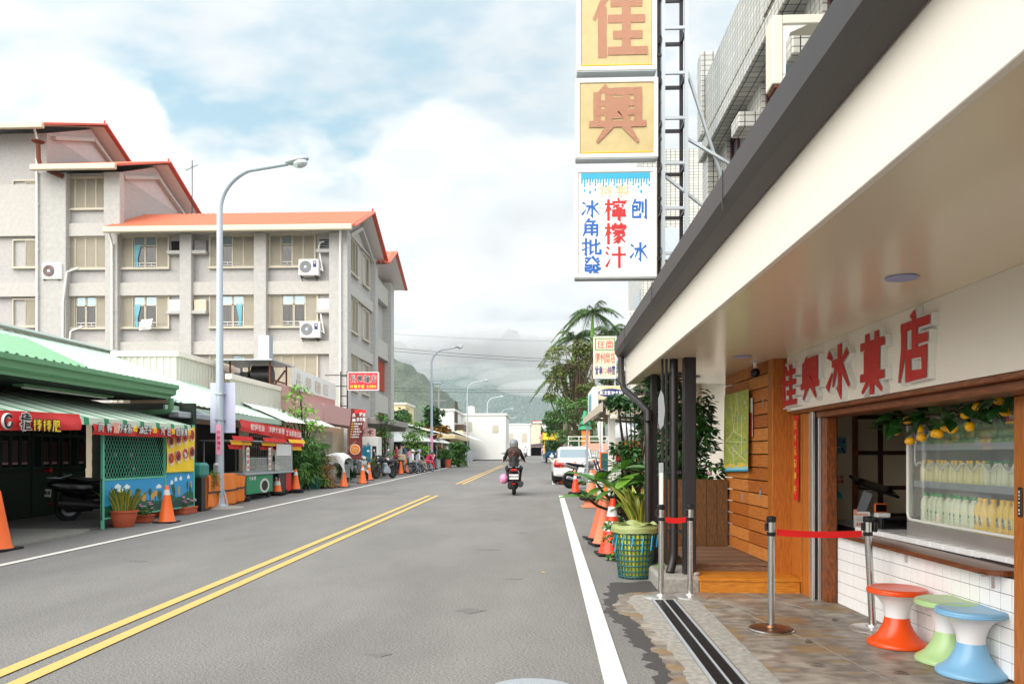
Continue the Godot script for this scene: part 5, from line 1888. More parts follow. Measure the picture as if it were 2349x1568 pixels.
func air_unit(at: Vector3, label: String, badge: bool) -> void:
	var a := thing("air_conditioner", label, "air conditioner", at, .0, "outdoor units on the flats")
	put("case", one(V(0, .02, -.42), V(1.02, .84, .0), .03), "white_paint", a)
	var f := MB.new()
	f.lathe([W(.0, .01), W(.07, .01), W(.08, .0)], 16, V(.36, .44, .014), Basis(Vector3.RIGHT, PI / 2))
	for r in 7:
		var ring := []
		for k in 25:
			ring.append(V(.36 + cos(TAU * k / 24.0) * (.08 + r * .035), .44 + sin(TAU * k / 24.0) * (.08 + r * .035), .008))
		f.tube(ring, .005, 4)
	for k in 12:
		var an := TAU * k / 12.0
		f.tube([V(.36 + cos(an) * .06, .44 + sin(an) * .06, .006), V(.36 + cos(an + .4) * .3, .44 + sin(an + .4) * .3, .006)], .005, 4)
	put("fan_guard", f, "galvanised", a)
	var bk := MB.new()
	bk.lathe([W(.0, .0), W(.31, .0)], 24, V(.36, .44, .0025), Basis(Vector3.RIGHT, PI / 2))
	put("fan_opening", bk, "cable_grey" if badge else "rust", a)
	if badge:
		put("badge", one(V(.74, .42, .0005), V(.92, .74, .006)), "navy_print", a)
		put("badge_print", words("冰", V(.765, .58, .008), V(.13, 0, 0), V(0, .13, 0), Vector3.ZERO, .14), "white_paint", a)
	var br := MB.new()
	for x in [.1, .85]:
		br.bar(V(x, .0, .0), V(x, .0, -.62), .05, .04)
		br.bar(V(x, .0, -.05), V(x, -.28, -.6), .04, .03)
	put("bracket", br, "dark_metal", a)
	var pp := MB.new()
	pp.tube([V(1.03, .4, -.2), V(1.18, .25, -.2), V(1.05, .9, -.25), V(.95, 1.5, -.3), V(1.0, 1.75, -.35), V(1.2, 1.8, -.38)], .045, 7)
	put("hose", pp, "white_paint", a)

# a hanging banner between two upper corners, h tall, with a little sag and ripple
func cloth_banner(n: String, label: String, a: Vector3, b: Vector3, h0: float, h1: float, m: String, ripple := .03) -> Node3D:
	var o := thing(n, label, "banner", V(a.x, minf(a.y - h0, b.y - h1), a.z))
	var mb := MB.new()
	mb.grid(28, 5, func(u: float, v: float) -> Vector3:
		var t := a.lerp(b, u) - o.position
		var drop := lerpf(h0, h1, u) * (1.0 - v)
		return t + V(.02 * sin(v * 5.0) + ripple * sin(u * 23.0 + v * 3.0) * (1.0 - v) * .6 + ripple * .5 * sin(u * 9.0 + 2.0 * v), -drop - .015 * sin(u * PI) * (1.0 - v), 0))
	put("cloth", mb, m, o)
	return o

func build_market() -> void:
	# house with the green gutter
	var a := thing("green_market_house", "low market house with deep green roof edge and dark green doors", "house", V(-10.0, .1, -11.0))
	putw("gutter", gutter_shape(-16.1, -3.0), "gutter_green", a)
	var fb := MB.new()
	fb.bx(V(-8.06, 2.6, -16.05), V(-8.02, 2.82, -3.0))
	putw("fascia", fb, "gutter_green", a)
	putw("roof", ribbed(V(-8.05, 2.93, -3.0), V(-8.05, 2.93, -13.1), V(-11.4, 3.95, -16.3), V(-11.4, 3.95, -3.0), .22, .03), "roof_green", a)
	putw("roof_hip", ribbed(V(-8.05, 2.93, -13.1), V(-8.05, 2.93, -16.2), V(-11.4, 3.93, -16.35), V(-11.39, 3.94, -16.3), .22, .015), "roof_pale", a)
	putw("soffit", one(V(-11.4, 2.58, -16.0), V(-8.07, 2.62, -3.0)), "dark_green", a)
	putw("door_wall", one(V(-10.5, .1, -16.6), V(-10.25, 2.57, -3.0)), "dark_green", a)
	putw("back_wall", one(V(-10.249, .12, -17.0), V(-7.9, 2.57, -16.85)), "dark_green", a)
	for k in 17:
		putw("siding_board", one(V(-10.24, .18 + k * .14, -16.849), V(-8.2, .3 + k * .14, -16.835 + .008 * (k % 2))), "siding_green", a)
	for k in 5:
		var z0 := -16.6 + k * .92
		var dl := MB.new()
		dl.bx(V(-10.249, .16, z0 + .03), V(-10.22, 1.05, z0 + .89), .01)
		dl.bx(V(-10.249, 1.1, z0 + .03), V(-10.21, 1.16, z0 + .89))
		dl.bx(V(-10.249, 1.78, z0 + .03), V(-10.21, 1.84, z0 + .89))
		for j in 4:
			dl.bx(V(-10.249, 1.161, z0 + .03 + j * .27), V(-10.212, 2.2, z0 + .07 + j * .27))
		var d := putw("door", dl, "door_green", a)
		for j in 3:
			put("pane", one(V(-10.2485, 1.17, z0 + .075 + j * .27), V(-10.235, 1.77, z0 + .295 + j * .27)), "dark_glass", d)
			put("pane", one(V(-10.2485, 1.85, z0 + .075 + j * .27), V(-10.235, 2.18, z0 + .295 + j * .27)), "dark_glass", d)
			if (k * 3 + j) % 4 != 1:
				put("red_paper", one(V(-10.2345, 1.26, z0 + .1 + j * .27), V(-10.231, 1.68, z0 + .26 + j * .27)), "maroon", d)
				put("paper_foot", one(V(-10.2345, 1.21, z0 + .1 + j * .27), V(-10.231, 1.255, z0 + .26 + j * .27)), "pink_wall", d)
	var ep := MB.new()
	ep.tube([V(-8.02, 2.62, -16.05), V(-8.02, 2.4, -16.05), V(-8.1, 2.33, -16.08), V(-9.2, 2.3, -16.1)], .06, 8)
	putw("downpipe", ep, "gutter_green", a)
	putw("red_couplet", one(V(-9.35, .95, -16.834), V(-9.12, 2.3, -16.82)), "maroon", a)
	var tb := thing("tube_light", "long tube light under the green roof edge", "light", V(-8.6, 2.5, -13.4))
	put("tray", one(V(-.1, .03, -1.3), V(.1, .07, 1.3)), "gutter_green", tb)
	put("tube", one(V(-.02, .0, -1.2), V(.02, .029, 1.2)), "white_paint", tb)
	# striped awning over the yard
	var aw := thing("striped_awning", "green and white striped awning below the green gutter", "awning", V(-8.4, 2.0, -12.0))
	var p0 := V(-7.4, 2.0, -8.5)
	var p1 := V(-7.4, 2.02, -15.65)
	var q0 := V(-9.6, 2.56, -8.5)
	var q1 := V(-9.6, 2.56, -15.9)
	var n := 50
	for s in 2:
		var mb := MB.new()
		for k in n:
			if (k % 4 != 0) == (s == 0):
				continue
			var u0 := float(k) / n
			var u1 := float(k + 1) / n
			mb.quad(p0.lerp(p1, u0), p0.lerp(p1, u1), q0.lerp(q1, u1), q0.lerp(q1, u0))
			mb.quad(p0.lerp(p1, u0) + V(.012, -.12, 0), p0.lerp(p1, u1) + V(.012, -.12, 0), p0.lerp(p1, u1), p0.lerp(p1, u0))
		putw("canvas", mb, "green_print" if s == 0 else "awning_pale", aw)
	putw("front_rail", one(V(-7.43, 1.95, -15.6), V(-7.41, 1.98, -8.5)), "galvanised", aw)
	var b1 := cloth_banner("red_banner", "red menu banner with a large white outlined G and yellow characters", V(-7.36, 1.985, -8.9), V(-7.36, 2.05, -11.82), .27, .25, "banner_red")
	var az := V(0, 0, -1)
	var gcap := MB.new()
	var gp2 := []
	for k in 15:
		var an := .75 + k * .33
		gp2.append(V(.055, .145 + .085 * sin(an), -1.18 - .075 * cos(an)))
	gp2.append(V(.055, .135, -1.25))
	gcap.tube(gp2, .022, 6)
	put("lettering", gcap, "black_print", b1)
	var gout := MB.new()
	for i in gp2.size():
		gp2[i] -= V(.012, 0, 0)
	gout.tube(gp2, .031, 6)
	put("lettering_outline", gout, "white_paint", b1)
	var c0 := words("捲", V(.052, .045, -1.43), az * .2, Vector3.UP * .22, Vector3.ZERO, .15, .0, .05)
	put("lettering_outline", c0, "white_paint", b1)
	put("lettering", words("捲", V(.056, .045, -1.43), az * .2, Vector3.UP * .22, Vector3.ZERO, .13), "black_print", b1)
	put("lettering_outline", words("棒棒腿", V(.05, .045, -1.7), az * .17, Vector3.UP * .16, az * .215, .15, .0, .07), "black_print", b1)
	put("lettering", words("棒棒腿", V(.055, .045, -1.7), az * .17, Vector3.UP * .16, az * .215, .12), "yellow_print", b1)
	var b2 := cloth_banner("red_banner", "red banner with white dish names and yellow prices above the mesh fence", V(-7.4, 1.985, -12.16), V(-7.4, 2.0, -15.57), .25, .23, "banner_red")
	var zz := -.10
	for s in ["肉", " ", "粽", " ", " ", "炒", "米", "粉", "40", "滷", "豆", "干", "30", " ", "刈", " ", "包", "50", "四", "神", "湯", "50"]:
		if s.length() == 2:
			text(s, .15, "yellow_print", b2, V(.056, .13, zz - .085), V(0, 90, 0), .006, .85)
			zz -= .225
		else:
			if s != " ":
				put("lettering_outline", words(s, V(.048, .055, zz), az * .14, Vector3.UP * .14, Vector3.ZERO, .16, .0, .06), "black_print", b2)
				put("lettering", words(s, V(.053, .055, zz), az * .14, Vector3.UP * .14, Vector3.ZERO, .13), "white_paint", b2)
				zz -= .155
			else:
				zz -= .09
	put("pink_slip", one(V(.047, .04, -.72), V(.051, .22, -.56)), "pink_print", b2)
	# mesh fence with painted boards and a menu
	var f := thing("mesh_fence", "mint green framed wire mesh fence with blue painted boards below", "fence", V(-7.6, .12, -14.5))
	var zs := [-12.8, -14.95, -16.2]
	for z in zs:
		putw("post", one(V(-7.625, gy(z), z - .025), V(-7.575, 1.8 if z > -15 else 2.05, z + .025), .006), "mint_paint", f)
	for q in [[-12.775, -14.925, 1.77], [-12.775, -14.925, .95], [-14.975, -16.175, 1.02], [-12.775, -16.175, .28]]:
		if q[1] < -16 and q[0] > -13:
			putw("rail", one(V(-7.615, q[2], -14.925), V(-7.585, q[2] + .03, q[0])), "mint_paint", f)
			putw("rail", one(V(-7.615, q[2], q[1]), V(-7.585, q[2] + .03, -14.975)), "mint_paint", f)
		else:
			putw("rail", one(V(-7.615, q[2], q[1]), V(-7.585, q[2] + .035, q[0])), "mint_paint", f)
	var wm := MB.new()
	var step := .088
	for k in range(-12, 26):
		for sg in [1.0, -1.0]:
			var z0 := -12.8 - k * step
			var lo := W(z0, .985)
			var hi := W(z0 - sg * .785 * .62, 1.77)
			var t0 := .0
			var t1 := 1.0
			for lim in [[-12.78, 1.0], [-14.92, -1.0]]:
				var d0: float = (lo.x - lim[0]) * lim[1]
				var d1: float = (hi.x - lim[0]) * lim[1]
				if d0 > 0 and d1 > 0:
					t1 = -1.0
				elif d0 > 0:
					t0 = maxf(t0, d0 / (d0 - d1))
				elif d1 > 0:
					t1 = minf(t1, d0 / (d0 - d1))
			if t1 - t0 > .03:
				var pa := lo.lerp(hi, t0)
				var pb := lo.lerp(hi, t1)
				wm.bar(V(-7.6 + sg * .003, pa.y, pa.x), V(-7.6 + sg * .003, pb.y, pb.x), .0055, .0055)
	putw("wire_mesh", wm, "mint_paint", f).set_meta("kind", "stuff")
	for q in [[-12.775, -14.925, .315, .945], [-14.975, -16.175, .315, 1.015]]:
		var pm := StandardMaterial3D.new()
		pm.albedo_texture = mural_texture(int(q[0] * -10))
		pm.roughness = .5
		var bm := MB.new()
		bm.quad(V(-7.59, q[2], q[0]), V(-7.59, q[2], q[1]), V(-7.59, q[3], q[1]), V(-7.59, q[3], q[0]))
		bm.bx(V(-7.61, q[2], q[1]), V(-7.592, q[3], q[0]))
		putw("painted_board", bm, pm, f)
	# yellow menu with eight dishes
	var mn := thing("menu_board", "yellow menu banner with eight round dish pictures on the mesh fence", "menu", V(-7.555, 1.05, -15.6))
	var ym := MB.new()
	ym.grid(10, 6, func(u: float, v: float) -> Vector3: return V(.012 * sin(u * 11.0 + v * 4.0), lerpf(.0, .74 + .22 * u, v), lerpf(.66, -.56, u)))
	put("sheet", ym, "yellow_print", mn)
	for i in 4:
		for j in 2:
			var c := V(.016, .64 + .045 * i - j * .36, .5 - i * .305)
			var dm := MB.new()
			dm.lathe([W(.0, .0), W(.125, .0)], 22, c, Basis(V(0, 0, 1), -PI / 2))
			put("dish_rim", dm, "white_paint", mn)
			var d2 := MB.new()
			d2.lathe([W(.0, .004), W(.112, .004)], 22, c, Basis(V(0, 0, 1), -PI / 2))
			put("dish_ground", d2, "sign_red", mn)
			var d3 := MB.new()
			for k in 9:
				var an := rng.randf() * TAU
				var rr := rng.randf() * .055
				d3.ball(c + V(.006, sin(an) * rr, cos(an) * rr), V(.003, rng.randf_range(.02, .04), rng.randf_range(.02, .04)), 8, 5)
			put("dish_food", d3, ["rust", "bark", "maroon", "brick", "terracotta", "maroon", "cloth_white", "black_print"][i + j * 4], mn)
			put("dish_name", words(["肉粽", "四神", "米粉", "豆干", "滷肉", "刈包", "湯米", "神湯"][i + j * 4], c + V(.008, -.15, .07), V(0, 0, -.065), V(0, .06, 0), V(0, 0, -.07), .15), "white_paint", mn)
	# the yard floor
	sheet("yard_slab", [[-10.2, -6.0], [-7.55, -6.0], [-7.55, -12.2], [-7.7, -12.6], [-10.2, -12.6]], "concrete", .03, "pale concrete slab in front of the dark green doors")
	sheet("yard_floor", [[-10.2, -12.6], [-7.7, -12.6], [-7.7, -16.8], [-10.2, -16.8]], "patch_asphalt", .02, "dark yard floor under the awning")
	# second house with the pale green roof
	var h2 := thing("pale_roof_house", "long market house with pale green sheet roof behind the lamp post", "house", V(-11.0, .2, -20.0))
	putw("roof", ribbed(V(-8.25, 2.6, -16.15), V(-8.25, 2.46, -23.6), V(-14.0, 4.72, -26.0), V(-14.0, 4.62, -16.15), .3, .018), "roof_pale", h2)
	putw("roof", ribbed(V(-8.05, 2.44, -23.5), V(-8.2, 2.5, -29.6), V(-9.49, 3.06, -29.6), V(-9.49, 3.06, -23.5), .3, .018), "roof_white", h2)
	putw("roof_flank", ribbed(V(-8.26, 2.63, -16.16), V(-14.0, 4.63, -16.16), V(-14.0, 4.7, -10.0), V(-13.9, 4.6, -10.0), .4, .01), "roof_white", h2)
	putw("ridge_cap", cap_bar(V(-14.0, 4.72, -10.0), V(-14.0, 4.76, -26.0)), "roof_white", h2)
	putw("eave_board", one(V(-8.26, 2.34, -23.6), V(-8.22, 2.5, -16.2)), "roof_pale", h2)
	putw("front_wall", one(V(-9.6, .1, -30.0), V(-9.45, 2.9, -17.01)), "beige_wall", h2)
	putw("side_wall", one(V(-13.8, .1, -17.2), V(-9.61, 2.6, -17.01)), "beige_wall", h2)
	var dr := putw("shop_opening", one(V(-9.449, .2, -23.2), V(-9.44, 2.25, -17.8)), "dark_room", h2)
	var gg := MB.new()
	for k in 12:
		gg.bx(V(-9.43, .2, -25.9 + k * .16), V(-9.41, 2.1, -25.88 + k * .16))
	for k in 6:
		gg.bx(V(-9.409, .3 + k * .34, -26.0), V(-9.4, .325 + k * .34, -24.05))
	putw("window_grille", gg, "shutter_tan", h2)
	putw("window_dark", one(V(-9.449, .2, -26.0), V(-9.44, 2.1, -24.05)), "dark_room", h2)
	var gp3 := MB.new()
	gp3.tube([V(-8.4, 2.62, -16.9), V(-8.05, 2.26, -18.2)], .07, 8)
	gp3.bx(V(-8.2, 2.22, -18.3), V(-7.95, 2.36, -16.3), .02)
	putw("grey_gutter", gp3, "galvanised", h2)
	# cream sheet metal storeys behind
	var c1 := thing("cream_metal_shed", "cream ribbed metal roof structure in front of the apartment block", "shed", V(-12.5, 2.0, -26.0))
	putw("side", ribbed(V(-11.5, 3.0, -23.4), V(-11.5, 3.0, -28.2), V(-11.5, 4.4, -28.2), V(-11.5, 4.58, -23.4), .22, .03), "cream_metal", c1)
	putw("front", ribbed(V(-13.6, 3.0, -23.4), V(-11.5, 3.0, -23.4), V(-11.5, 4.58, -23.4), V(-13.6, 4.5, -23.4), .22, .03), "cream_metal", c1)
	putw("cap", one(V(-13.6, 4.5, -28.2), V(-11.42, 4.66, -23.32)), "cream_paint", c1)
	var c2 := thing("cream_metal_wall", "long cream ribbed metal parapet above the white roof", "wall", V(-9.5, 2.9, -26.5))
	putw("sheet", ribbed(V(-9.48, 2.95, -22.6), V(-9.48, 2.95, -29.9), V(-9.48, 3.7, -29.9), V(-9.48, 3.7, -22.6), .2, .03), "cream_metal", c2)
	putw("cap", one(V(-9.62, 3.7, -29.9), V(-9.42, 3.86, -22.6), .01), "cream_paint", c2)
	# noodle house with the pink canopy
	var d := thing("pink_noodle_house", "noodle house with faded pink canopy and roller shutter", "shop", V(-9.8, .3, -32.0))
	putw("canopy", one(V(-9.6, 2.7, -37.4), V(-8.7, 3.46, -29.95)), "pink_wall", d)
	putw("upper_wall", one(V(-10.2, 3.461, -34.0), V(-9.4, 3.95, -27.0)), "pink_wall", d)
	putw("canopy_end", one(V(-9.45, 2.6, -29.949), V(-8.75, 3.4, -27.0)), "pink_wall", d)
	putw("wall", one(V(-10.2, .25, -37.4), V(-9.9, 2.699, -29.95)), "beige_wall", d)
	for k in 22:
		putw("shutter_slat", one(V(-9.899, 1.45 + k * .056, -33.2), V(-9.875, 1.498 + k * .056, -30.2)), "shutter_tan", d)
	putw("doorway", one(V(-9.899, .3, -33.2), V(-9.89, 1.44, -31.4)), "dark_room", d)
	putw("window", one(V(-9.899, .9, -31.3), V(-9.88, 1.44, -30.3)), "car_glass", d)
	for k in 20:
		putw("shutter_slat", one(V(-9.899, .5 + k * .1, -35.3), V(-9.872, .585 + k * .1, -33.4)), "shutter_tan", d)
	var wb := thing("blank_signboard", "weathered white ribbed signboard with faded characters above the pink canopy", "signboard", V(-9.3, 3.8, -31.0))
	putw("sheet", ribbed(V(-9.3, 3.85, -27.8), V(-9.3, 3.85, -33.7), V(-9.3, 4.58, -33.7), V(-9.3, 4.66, -27.8), .2, .02), "roof_white", wb)
	putw("faded_lettering", words("長興麵店", V(-9.277, 3.98, -28.1), V(0, 0, -.8), V(0, .5, 0), V(0, -.01, -1.2), .07), "eave_cream", wb)
	var rk := thing("exhaust_rig", "open rusty frame with a round exhaust fan and duct on the roof", "exhaust fan", V(-9.9, 3.75, -27.0))
	var rm := MB.new()
	for x in [-10.9, -9.5]:
		for z in [-27.7, -26.0]:
			rm.bx(V(x, 3.7, z), V(x + .05, 4.65, z + .05))
	for x in [-10.9, -9.5]:
		rm.bx(V(x, 4.0, -27.65), V(x + .04, 4.05, -26.05))
	rm.bar(V(-9.45, 3.72, -26.1), V(-9.5, 4.5, -27.6), .05, .05)
	putw("frame", rm, "rust", rk)
	putw("lid", one(V(-11.3, 4.66, -28.0), V(-9.3, 4.7, -25.7)), "galvanised", rk)
	var fm := MB.new()
	fm.tube([V(-9.75, 4.25, -26.9), V(-10.4, 4.25, -26.9)], .36, 16)
	putw("fan_drum", fm, "dark_metal", rk)
	putw("motor", one(V(-10.75, 4.06, -27.2), V(-10.45, 4.35, -26.5), .03), "black_plastic", rk)
	var du := MB.new()
	du.bx(V(-10.35, 4.701, -27.6), V(-9.95, 5.75, -27.2))
	putw("duct", du, "galvanised", rk)
	# projecting noodle shop sign on its bracket
	var ns := sign_box("noodle_shop_sign", "red projecting sign with four black characters and yellow small ones", V(-8.83, 4.315, -34.0), V(-7.42, 5.145, -34.0), .2, .035, "sign_red_face")
	put("lettering_outline", words("長興麵店", V(-.6, .36, .002), V(.26, 0, 0), V(0, .33, 0), V(.315, 0, 0), .11, .0, .035), "white_paint", ns)
	put("lettering", words("長興麵店", V(-.6, .36, .01), V(.26, 0, 0), V(0, .33, 0), V(.315, 0, 0), .1), "black_print", ns)
	put("lettering", words("炒麵炒飯", V(-.58, .1, .004), V(.125, 0, 0), V(0, .15, 0), V(.17, 0, 0), .14), "yellow_print", ns)
	put("lettering", words("各式熱炒", V(.16, .1, .004), V(.1, 0, 0), V(0, .14, 0), V(.115, 0, 0), .14), "yellow_print", ns)
	var nb := MB.new()
	for x in [-9.2, -8.9]:
		nb.bx(V(x, 3.46, -34.15), V(x + .05, 5.2, -34.1))
	for k in 4:
		nb.bx(V(-9.15, 3.6 + k * .45, -34.14), V(-8.9, 3.64 + k * .45, -34.11))
	nb.bx(V(-9.9, 5.0, -34.13), V(-8.85, 5.04, -34.1))
	nb.bx(V(-9.9, 4.5, -34.13), V(-8.85, 4.54, -34.1))
	put("bracket", nb, "black_plastic", ns, -ns.position)
	# grey side canopy towards the flats' corner
	var sc := thing("concrete_canopy", "grey concrete canopy slab at the corner of the apartment block", "canopy", V(-9.0, 2.9, -40.0))
	putw("slab", one(V(-9.74, 2.95, -44.0), V(-7.85, 3.25, -37.41), .02), "concrete", sc)
	putw("beam", one(V(-9.74, 2.75, -43.9), V(-7.95, 2.949, -43.6)), "concrete", sc)
	# tall noodle banner
	var tbn := thing("noodle_banner", "tall red brown hanging banner with white writing and a noodle bowl", "banner", V(-7.45, 1.2, -30.0))
	var tm := MB.new()
	tm.grid(5, 14, func(u: float, v: float) -> Vector3: return V(lerpf(-.28, .27, u) + .15 * (v - .5) * .9 + .02 * sin(v * 9.0), v * 2.0 + .05 * (1.0 - u) , .03 * sin(v * 7.0 + u * 3.0)))
	put("cloth", tm, "banner_brown", tbn)
	put("head", one(V(-.05, 1.85, .035), V(.4, 2.0, .042)), "banner_red", tbn)
	put("lettering", words("長興", V(-.15, 1.7, .05), V(.15, 0, 0), V(0, .15, 0), V(0, -.2, 0), .13), "white_paint", tbn)
	put("lettering", words("日安油", V(.03, 1.74, .05), V(.11, 0, 0), V(0, .14, 0), V(.12, 0, 0), .14), "white_paint", tbn)
	put("lettering", words("店老麵", V(.03, 1.55, .05), V(.11, 0, 0), V(0, .14, 0), V(.12, 0, 0), .14), "white_paint", tbn)
	for k in 6:
		put("bullet", one(V(-.16 - k * .012, 1.42 - k * .105, .045), V(-.11 - k * .012, 1.46 - k * .105, .05)), "yellow_print", tbn)
		put("text_line", words(["炒麵油飯餅", "涼糕草", "艾草粿米", "米粉湯包肉", "滷豆干肉", "四神湯米"][k], V(-.08 - k * .012, 1.41 - k * .105, .05), V(.06, 0, 0), V(0, .06, 0), V(.07, 0, 0), .16), "white_paint", tbn)
	var bw := MB.new()
	bw.lathe([W(.0, .0), W(.21, .0)], 24, V(-.03, .42, .04), Basis(Vector3.RIGHT, PI / 2))
	put("bowl_rim", bw, "white_paint", tbn)
	var b3 := MB.new()
	b3.lathe([W(.0, .0), W(.185, .0)], 24, V(-.03, .42, .046), Basis(Vector3.RIGHT, PI / 2))
	put("soup", b3, "tarp_orange", tbn)
	var nd := MB.new()
	for k in 9:
		var arc := []
		for j in 9:
			arc.append(V(-.15 + j * .03, .36 + k * .016 + .04 * sin(j * .8 + k), .05))
		nd.tube(arc, .006, 4)
	nd.bar(V(-.3, .5, .055), V(.02, .75, .055), .012, .012)
	put("noodles", nd, "sign_cream", tbn)
	build_stalls()

func cap_bar(a: Vector3, b: Vector3) -> MB:
	var m := MB.new()
	m.bar(a, b, .45, .06)
	return m

func gutter_shape(z0: float, z1: float) -> MB:
	var m := MB.new()
	m.prism(PackedVector2Array([W(-8.02, 2.66), W(-7.93, 2.7), W(-7.92, 2.8), W(-7.86, 2.82), W(-7.86, 2.9), W(-8.02, 2.92)]), z1 - z0, Transform3D(Basis(), V(0, 0, z1)))
	return m

func mural_texture(sd: int) -> ImageTexture:
	# a painted landscape: sky, hills, round trees, small clouds
	var w := 256
	var h := 96
	var im := Image.create(w, h, false, Image.FORMAT_RGB8)
	var rr := RandomNumberGenerator.new()
	rr.seed = sd
	for x in w:
		for y in h:
			var c := Color(.13, .58, .8)
			if y > 60 + 7.0 * sin(x * .03 + sd):
				c = Color(.05, .36, .27)
			if y > 78 + 5.0 * sin(x * .05):
				c = Color(.04, .26, .24)
			im.set_pixel(x, y, c)
	for k in 9:
		var cx := rr.randi_range(10, w - 10)
		var cy := rr.randi_range(30, 56)
		var r := rr.randi_range(9, 15)
		im.fill_rect(Rect2i(cx - 1, cy, 3, 34), Color(.1, .2, .14))
		for x in range(cx - r, cx + r):
			for y in range(cy - r, cy + r):
				if x >= 0 and y >= 0 and x < w and y < h and pow(x - cx, 2) + pow((y - cy) * .7, 2) < r * r * .6:
					im.set_pixel(x, y, Color(.06, .32, .24) if k % 4 != 0 else Color(.8, .6, .2))
	for k in 4:
		var cx := rr.randi_range(20, w - 20)
		var cy := rr.randi_range(10, 26)
		for q in [[0, 0, 7], [8, 2, 5], [-8, 2, 5]]:
			for x in range(cx + q[0] - q[2], cx + q[0] + q[2]):
				for y in range(cy + q[1] - q[2], cy + q[1] + q[2]):
					if x >= 0 and y >= 0 and x < w and y < h and pow(x - cx - q[0], 2) + pow(y - cy - q[1], 2) < q[2] * q[2]:
						im.set_pixel(x, y, Color(.92, .94, .95))
	return ImageTexture.create_from_image(im)

